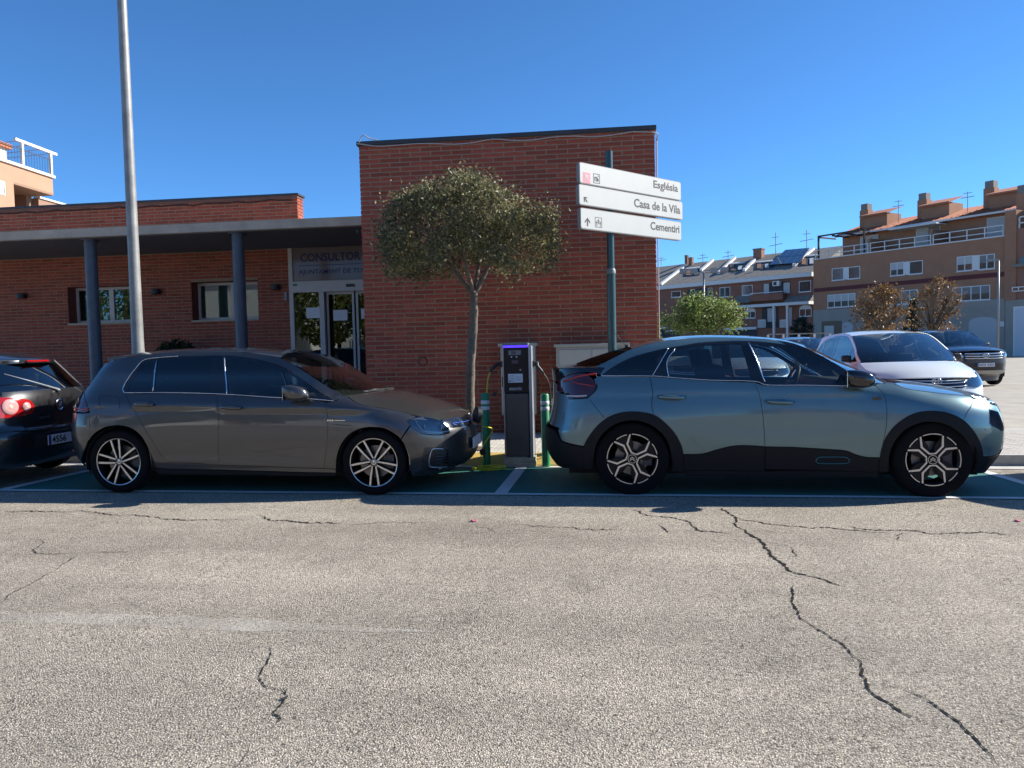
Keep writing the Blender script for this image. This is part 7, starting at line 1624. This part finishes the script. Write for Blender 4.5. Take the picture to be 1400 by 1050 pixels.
ch = h.b('chimney', HB2, .1, .95, 1.2, 2.1, T1 + 1.0, T1 + 3.1); h.b('chimney_cap', CHIMM, .15, .9, 1.25, 2.05, T1 + 3.1, T1 + 3.8, parent=ch)
# ---------------- sunlit apartment block behind the clinic
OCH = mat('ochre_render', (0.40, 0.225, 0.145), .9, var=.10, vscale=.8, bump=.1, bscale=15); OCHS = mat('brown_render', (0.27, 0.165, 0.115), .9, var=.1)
p0, p1 = at_z(-60, 488, 36.6), at_z(84.3, 487, 44.3)
fd = Facade((p0.x, p0.y), (p1.x, p1.y)); h = House(fd, 'apartment_building', 'ochre apartment block with white pergola rising behind the clinic roof', 'building'); Z = h.z; Ll = fd.len
k3 = lambda x, y: (x / 9.545, 180 + y / 9.545)
TT = h.q(*k3(500, 545))[1]; a0 = h.q(*k3(178, 700))[0]; bz1 = h.q(*k3(400, 720))[1]; bz0 = bz1 - 2.3
h.b('wall', OCH, 0, a0, 0, 12, Z, TT); h.b('parapet', OCH, a0, Ll, 0, 1.2, bz1, TT); h.b('wall', OCH, a0, Ll, 0, 3, Z, bz0 - .2)
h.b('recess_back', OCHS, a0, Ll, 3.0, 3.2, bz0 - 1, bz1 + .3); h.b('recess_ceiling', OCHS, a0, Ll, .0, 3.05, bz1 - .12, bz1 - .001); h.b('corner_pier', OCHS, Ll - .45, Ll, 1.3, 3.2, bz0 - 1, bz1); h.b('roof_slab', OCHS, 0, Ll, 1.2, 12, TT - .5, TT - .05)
h.b('balustrade', mat('pale_balustrade', (.55, .50, .42), .9, var=.15), a0, Ll - .3, -.02, .18, bz0 - .1, bz0 + .95)
for k in range(2): h.b('balcony_rail', BLK, a0, Ll - .3, -.06, -.02, bz0 + .25 + .3 * k, bz0 + .30 + .3 * k)
h.b('coping', HWHITE, -.2, Ll + .1, -.12, .25, TT, TT + .14)
h.b('rear_wing', OCHS, Ll, Ll + 2.4, .9, 12, Z, TT - 1.1); h.b('coping', HWHITE, Ll, Ll + 2.5, .8, 1.2, TT - 1.1, TT - 1.0)
a, c, z0, z1 = h.rect(*k3(-40, 640), *k3(62, 820)); w = h.b('window', HFRAME, a, c, -.03, .06, z0, z1); h.b('pane', HGLASS, a + .5, c - .1, -.04, -.02, z0 + .1, z0 + .6, parent=w); h.b('shutter', mat('cream_shutter', (.62, .57, .45), .8), a + .3, c - .08, -.045, -.025, z0 + .65, z1 - .05, parent=w)
b = MB()
for t in range(int((Ll - .6) / .22)): b.box(.8 + t * .22, .812 + t * .22, .02, .035, TT + .1 - Z, TT + 1.0 - Z)
b.box(.8, Ll, .0, .04, TT + 1.0 - Z, TT + 1.035 - Z); b.build('railing', mat('iron_rail', (.05, .06, .08), .6), h.root)
def sp(px, py): s_, z_ = h.q(*k3(px, py)); return s_, z_ - Z
(s0, zz0), (s1, zz1) = sp(222, 110), sp(732, 282); pg = MB(); zz_ = (zz0 + zz1) / 2
pg.box(s0 - .1, s1 + .1, .0, .14, zz_ - .07, zz_ + .07)
for px in (310, 675): s_ = sp(px, 400)[0]; pg.box(s_ - .07, s_ + .07, .0, .14, TT - Z, zz_ - .07)
pg.build('pergola', HWHITE, h.root)
pg = MB()
for t in range(4): s_ = s0 + .3 + t * (s1 - s0 - .5) / 3; pg.tube([(s_, .1, zz_), (s_, 5, zz_ - .3)], .02, 5)
pg.build('pergola_wire', mat('wire', (.4, .33, .3), .7), h.root)
s_, z_ = sp(60, 330); tw = part('chimney', mat('cream_render', (.7, .66, .58), .9), h.root, (s_ - 1.6, s_ + .55, .3, 2.0, TT - Z, TT + .85 - Z)); part('chimney_roof', RTILE, tw, (s_ - 1.8, s_ + .75, .1, 2.2, TT + .85 - Z, TT + 1.1 - Z))
# ---------------- trees of the lot
def lot_tree(label, px, py_top, py_bot, px0, px1, dep, lm, n, size, seed, shape='dome', bare=0, name='lot_tree'):
    top = at_z((px0 + px1) / 2, py_top, dep); bot = at_z((px0 + px1) / 2, py_bot, dep); g0 = at_z(px, 460, dep); z0 = gz(g0.x)
    t = tag(empty(name, (g0.x, g0.y, z0)), label, 'tree'); r = random.Random(seed); w = (px1 - px0) / 2 / FPX * dep; cxo = ((px0 + px1) / 2 - px) / FPX * dep; zt = top.z - z0; zb = bot.z - z0
    b = MB(); b.tube([(0, 0, -.05), (0, 0, zb * .6), (cxo * .2, 0, zb + (zt - zb) * .3)], [.11, .09, .06], 8); tips = []
    for k in range(14 + bare):
        a = r.uniform(0, 6.28); q = r.uniform(.4, 1); e = Vector((cxo + w * q * math.cos(a) * .95, w * q * .8 * math.sin(a), zb + (zt - zb) * r.uniform(.35, 1) * (1.05 - .3 * q))); s_ = Vector((0, 0, zb * r.uniform(.55, .95)))
        b.tube(smoothpts([tuple(s_), tuple(s_.lerp(e, .5) + Vector((0, 0, .15))), tuple(e)], 3), [.045, .04, .032, .025, .018, .012, .006], 5); tips.append(e)
        for j in range(3 if not bare else 6):
            e2 = e + Vector((r.gauss(0, .25), r.gauss(0, .25), r.uniform(-.05, .5))) * w * .4; b.tube([tuple(e.lerp(s_, .3)), tuple(e2)], [.014, .004], 4); tips.append(e2)
    b.build('trunk', BARK, t, smooth=True)
    pts = []
    cl = [(r.uniform(0, 6.28), r.random() ** .5, r.random()) for _ in range(70)]
    for _ in range(n):
        a, q, v = r.choice(cl); prof = (1 - max(0, (v - .25) / .75) ** 2.2) ** .5 * (.75 + .25 * min(1, v / .25)) if shape == 'dome' else (1 - v) ** .7
        p = Vector((cxo + w * prof * q * math.cos(a), w * .85 * prof * q * math.sin(a), zb + (zt - zb) * v)) + Vector((r.gauss(0, 1), r.gauss(0, 1), r.gauss(0, .7))) * w * .12
        pts.append(p)
    leaf_cloud('crown', lm, pts, size, t, seed)
    return t
LG = leaf_mat('bright_leaf', (.08, .125, .025), (.16, .21, .05), (.26, .30, .09), .45); LA = leaf_mat('autumn_leaf', (.11, .055, .018), (.20, .105, .035), (.30, .17, .06), .35); LK = leaf_mat('cypress_leaf', (.006, .018, .010), (.012, .03, .016), (.02, .04, .02), .1)
lot_tree('bushy bright green tree in front of the red brick terrace', 962, 409, 450, 903, 1018, 33, LG, 6000, .15, 21)
lot_tree('browning tree with sparse autumn leaves before the orange brick houses', 1207, 394, 452, 1165, 1246, 40, LA, 2300, .16, 22, bare=14)
lot_tree('half bare autumn tree next to a dark conifer', 1272, 383, 450, 1250, 1316, 42, LA, 1700, .15, 23, bare=22)
lot_tree('small dark conifer between the two autumn trees', 1248, 410, 462, 1234, 1262, 47, LK, 2600, .14, 24, shape='cone', name='conifer')
lot_tree('dark round shrub in front of the arched windows', 1096, 436, 462, 1083, 1110, 70, LK, 1500, .22, 25)
lot_tree('small leafy tree beside the brick wall edge', 898, 440, 470, 890, 904, 40, LG, 700, .16, 26)
# street lamps and the low rail of the lot
for (px, pt, dep, lab, arm) in ((963, 372, 62, 'slim grey street lamp before the red brick terrace', 1), (1364.5, 357, 58, 'slim grey street lamp before the orange brick houses', 0)):
    q = at_z(px, 462, dep); z0 = gz(q.x); tp = at_z(px, pt, dep).z - z0; l = tag(empty('street_lamp', (q.x, q.y, z0)), lab, 'street lamp', 'street lamps of the lot')
    MB().tube([(0, 0, 0), (0, 0, tp)], [.10, .07], 8).build('pole', mat('grey_pole', (.25, .26, .27), .5, metal=.3), l, smooth=True)
    b = MB()
    if arm:
        for dx in (-1.6, -.8, .8, 1.6): b.box(dx - .28, dx + .28, -.25, .25, tp - .1 + .05 * abs(dx), tp + .22 + .05 * abs(dx))
        b.box(-1.9, 1.9, -.04, .04, tp - .12, tp - .04)
    else: b.box(-.85, .05, -.12, .12, tp, tp + .12)
    b.build('lamp_head', mat('lamp_head_grey', (.22, .22, .23), .5), l)
fr = at_z(1050, 458, 50); f2 = at_z(1135, 456, 50); r = tag(empty('fence', (fr.x, fr.y, gz(fr.x))), 'low pale rail fence along the far side of the lot', 'fence'); d = f2 - fr; r.rotation_euler = (0, 0, math.atan2(d.y, d.x)); Lf = d.length; hz = fr.z - gz(fr.x)
part('rail', STUC, r, (0, Lf, -.04, .04, hz, hz + .07))
for k in range(5): part('post', HFRAME, r, (Lf * k / 4 - .06, Lf * k / 4 + .06, -.05, .05, 0, hz))
# ---------------- houses across the street (behind the camera, mirrored in paint and glass)
def street_house(x0, x1, y, hgt, m, label, seed):
    r = random.Random(seed); h_ = tag(empty('street_house', ((x0 + x1) / 2, y, gz(x0) - .1)), label, 'house', 'houses across the street'); w = (x1 - x0) / 2
    part('wall', m, h_, (-w, w, -8, 0, 0, hgt)); part('roof', RTILE, h_, (-w - .2, w + .2, -8.2, .3, hgt, hgt + .3)); n = int((x1 - x0) / 3)
    for fl in range(int(hgt // 3)):
        for i in range(n):
            xx_ = -w + (i + .5) * 2 * w / n; a = part('window', HFRAME, h_, (xx_ - .65, xx_ + .65, -.02, .06, fl * 3 + .9, fl * 3 + 2.3)); part('pane', HGLASS if r.random() > .4 else HSHUT, a, (xx_ - .57, xx_ + .57, .062, .07, fl * 3 + .97, fl * 3 + 2.22))
for (x0, x1, hgt, m, lab, sd) in ((-40, -22, 8.5, HB2, 'orange brick house across the street', 1), (-21, -9, 6.5, HWHITE, 'white house across the street', 2), (-8, 6, 8.8, HB1, 'red brick house across the street', 3), (10, 30, 8.2, HB2, 'long orange brick house across the street', 4)): street_house(x0, x1, -30, hgt * .8, m, lab, sd)
street_house(-25, -18, -12.5, 5.6, HWHITE, 'white house with blinds across the street', 5)
def far_tree(x, y, h_, w, label, seed):
    t = tag(empty('street_tree', (x, y, gz(x))), label, 'tree'); r_ = random.Random(seed); MB().tube([(0, 0, 0), (0, 0, h_ * .6)], [.16, .09], 8).build('trunk', BARK, t)
    leaf_cloud('crown', LG, [((lambda v, q, a: (w * q * math.cos(a) * (1 - abs(2 * v - 1) ** 2.5) ** .5, w * q * math.sin(a) * (1 - abs(2 * v - 1) ** 2.5) ** .5, h_ * (.3 + .7 * v)))(r_.random(), r_.random() ** .4, r_.uniform(0, 6.283))) for _ in range(3500)], .28, t, seed)
for i_, (x_, y_, h__, w_) in enumerate(((-30, -12.5, 7.5, 2.8), (-27.0, -14.5, 7, 2.2), (-16, -13, 5.6, 1.9), (-12.6, -13, 5.2, 1.8))): far_tree(x_, y_, h__, w_, ('tall broad tree across the street', 'tree beside the white house across the street', 'bushy tree added across the street to darken the entrance reflection', 'low bushy tree added across the street to darken the entrance reflection')[i_], 40 + i_)  # last two trees are unseen additions that darken the entrance reflections
tag(sheet('far_pavement', -80, 80, -30, -9.0, .1, PAVE), kind='structure')
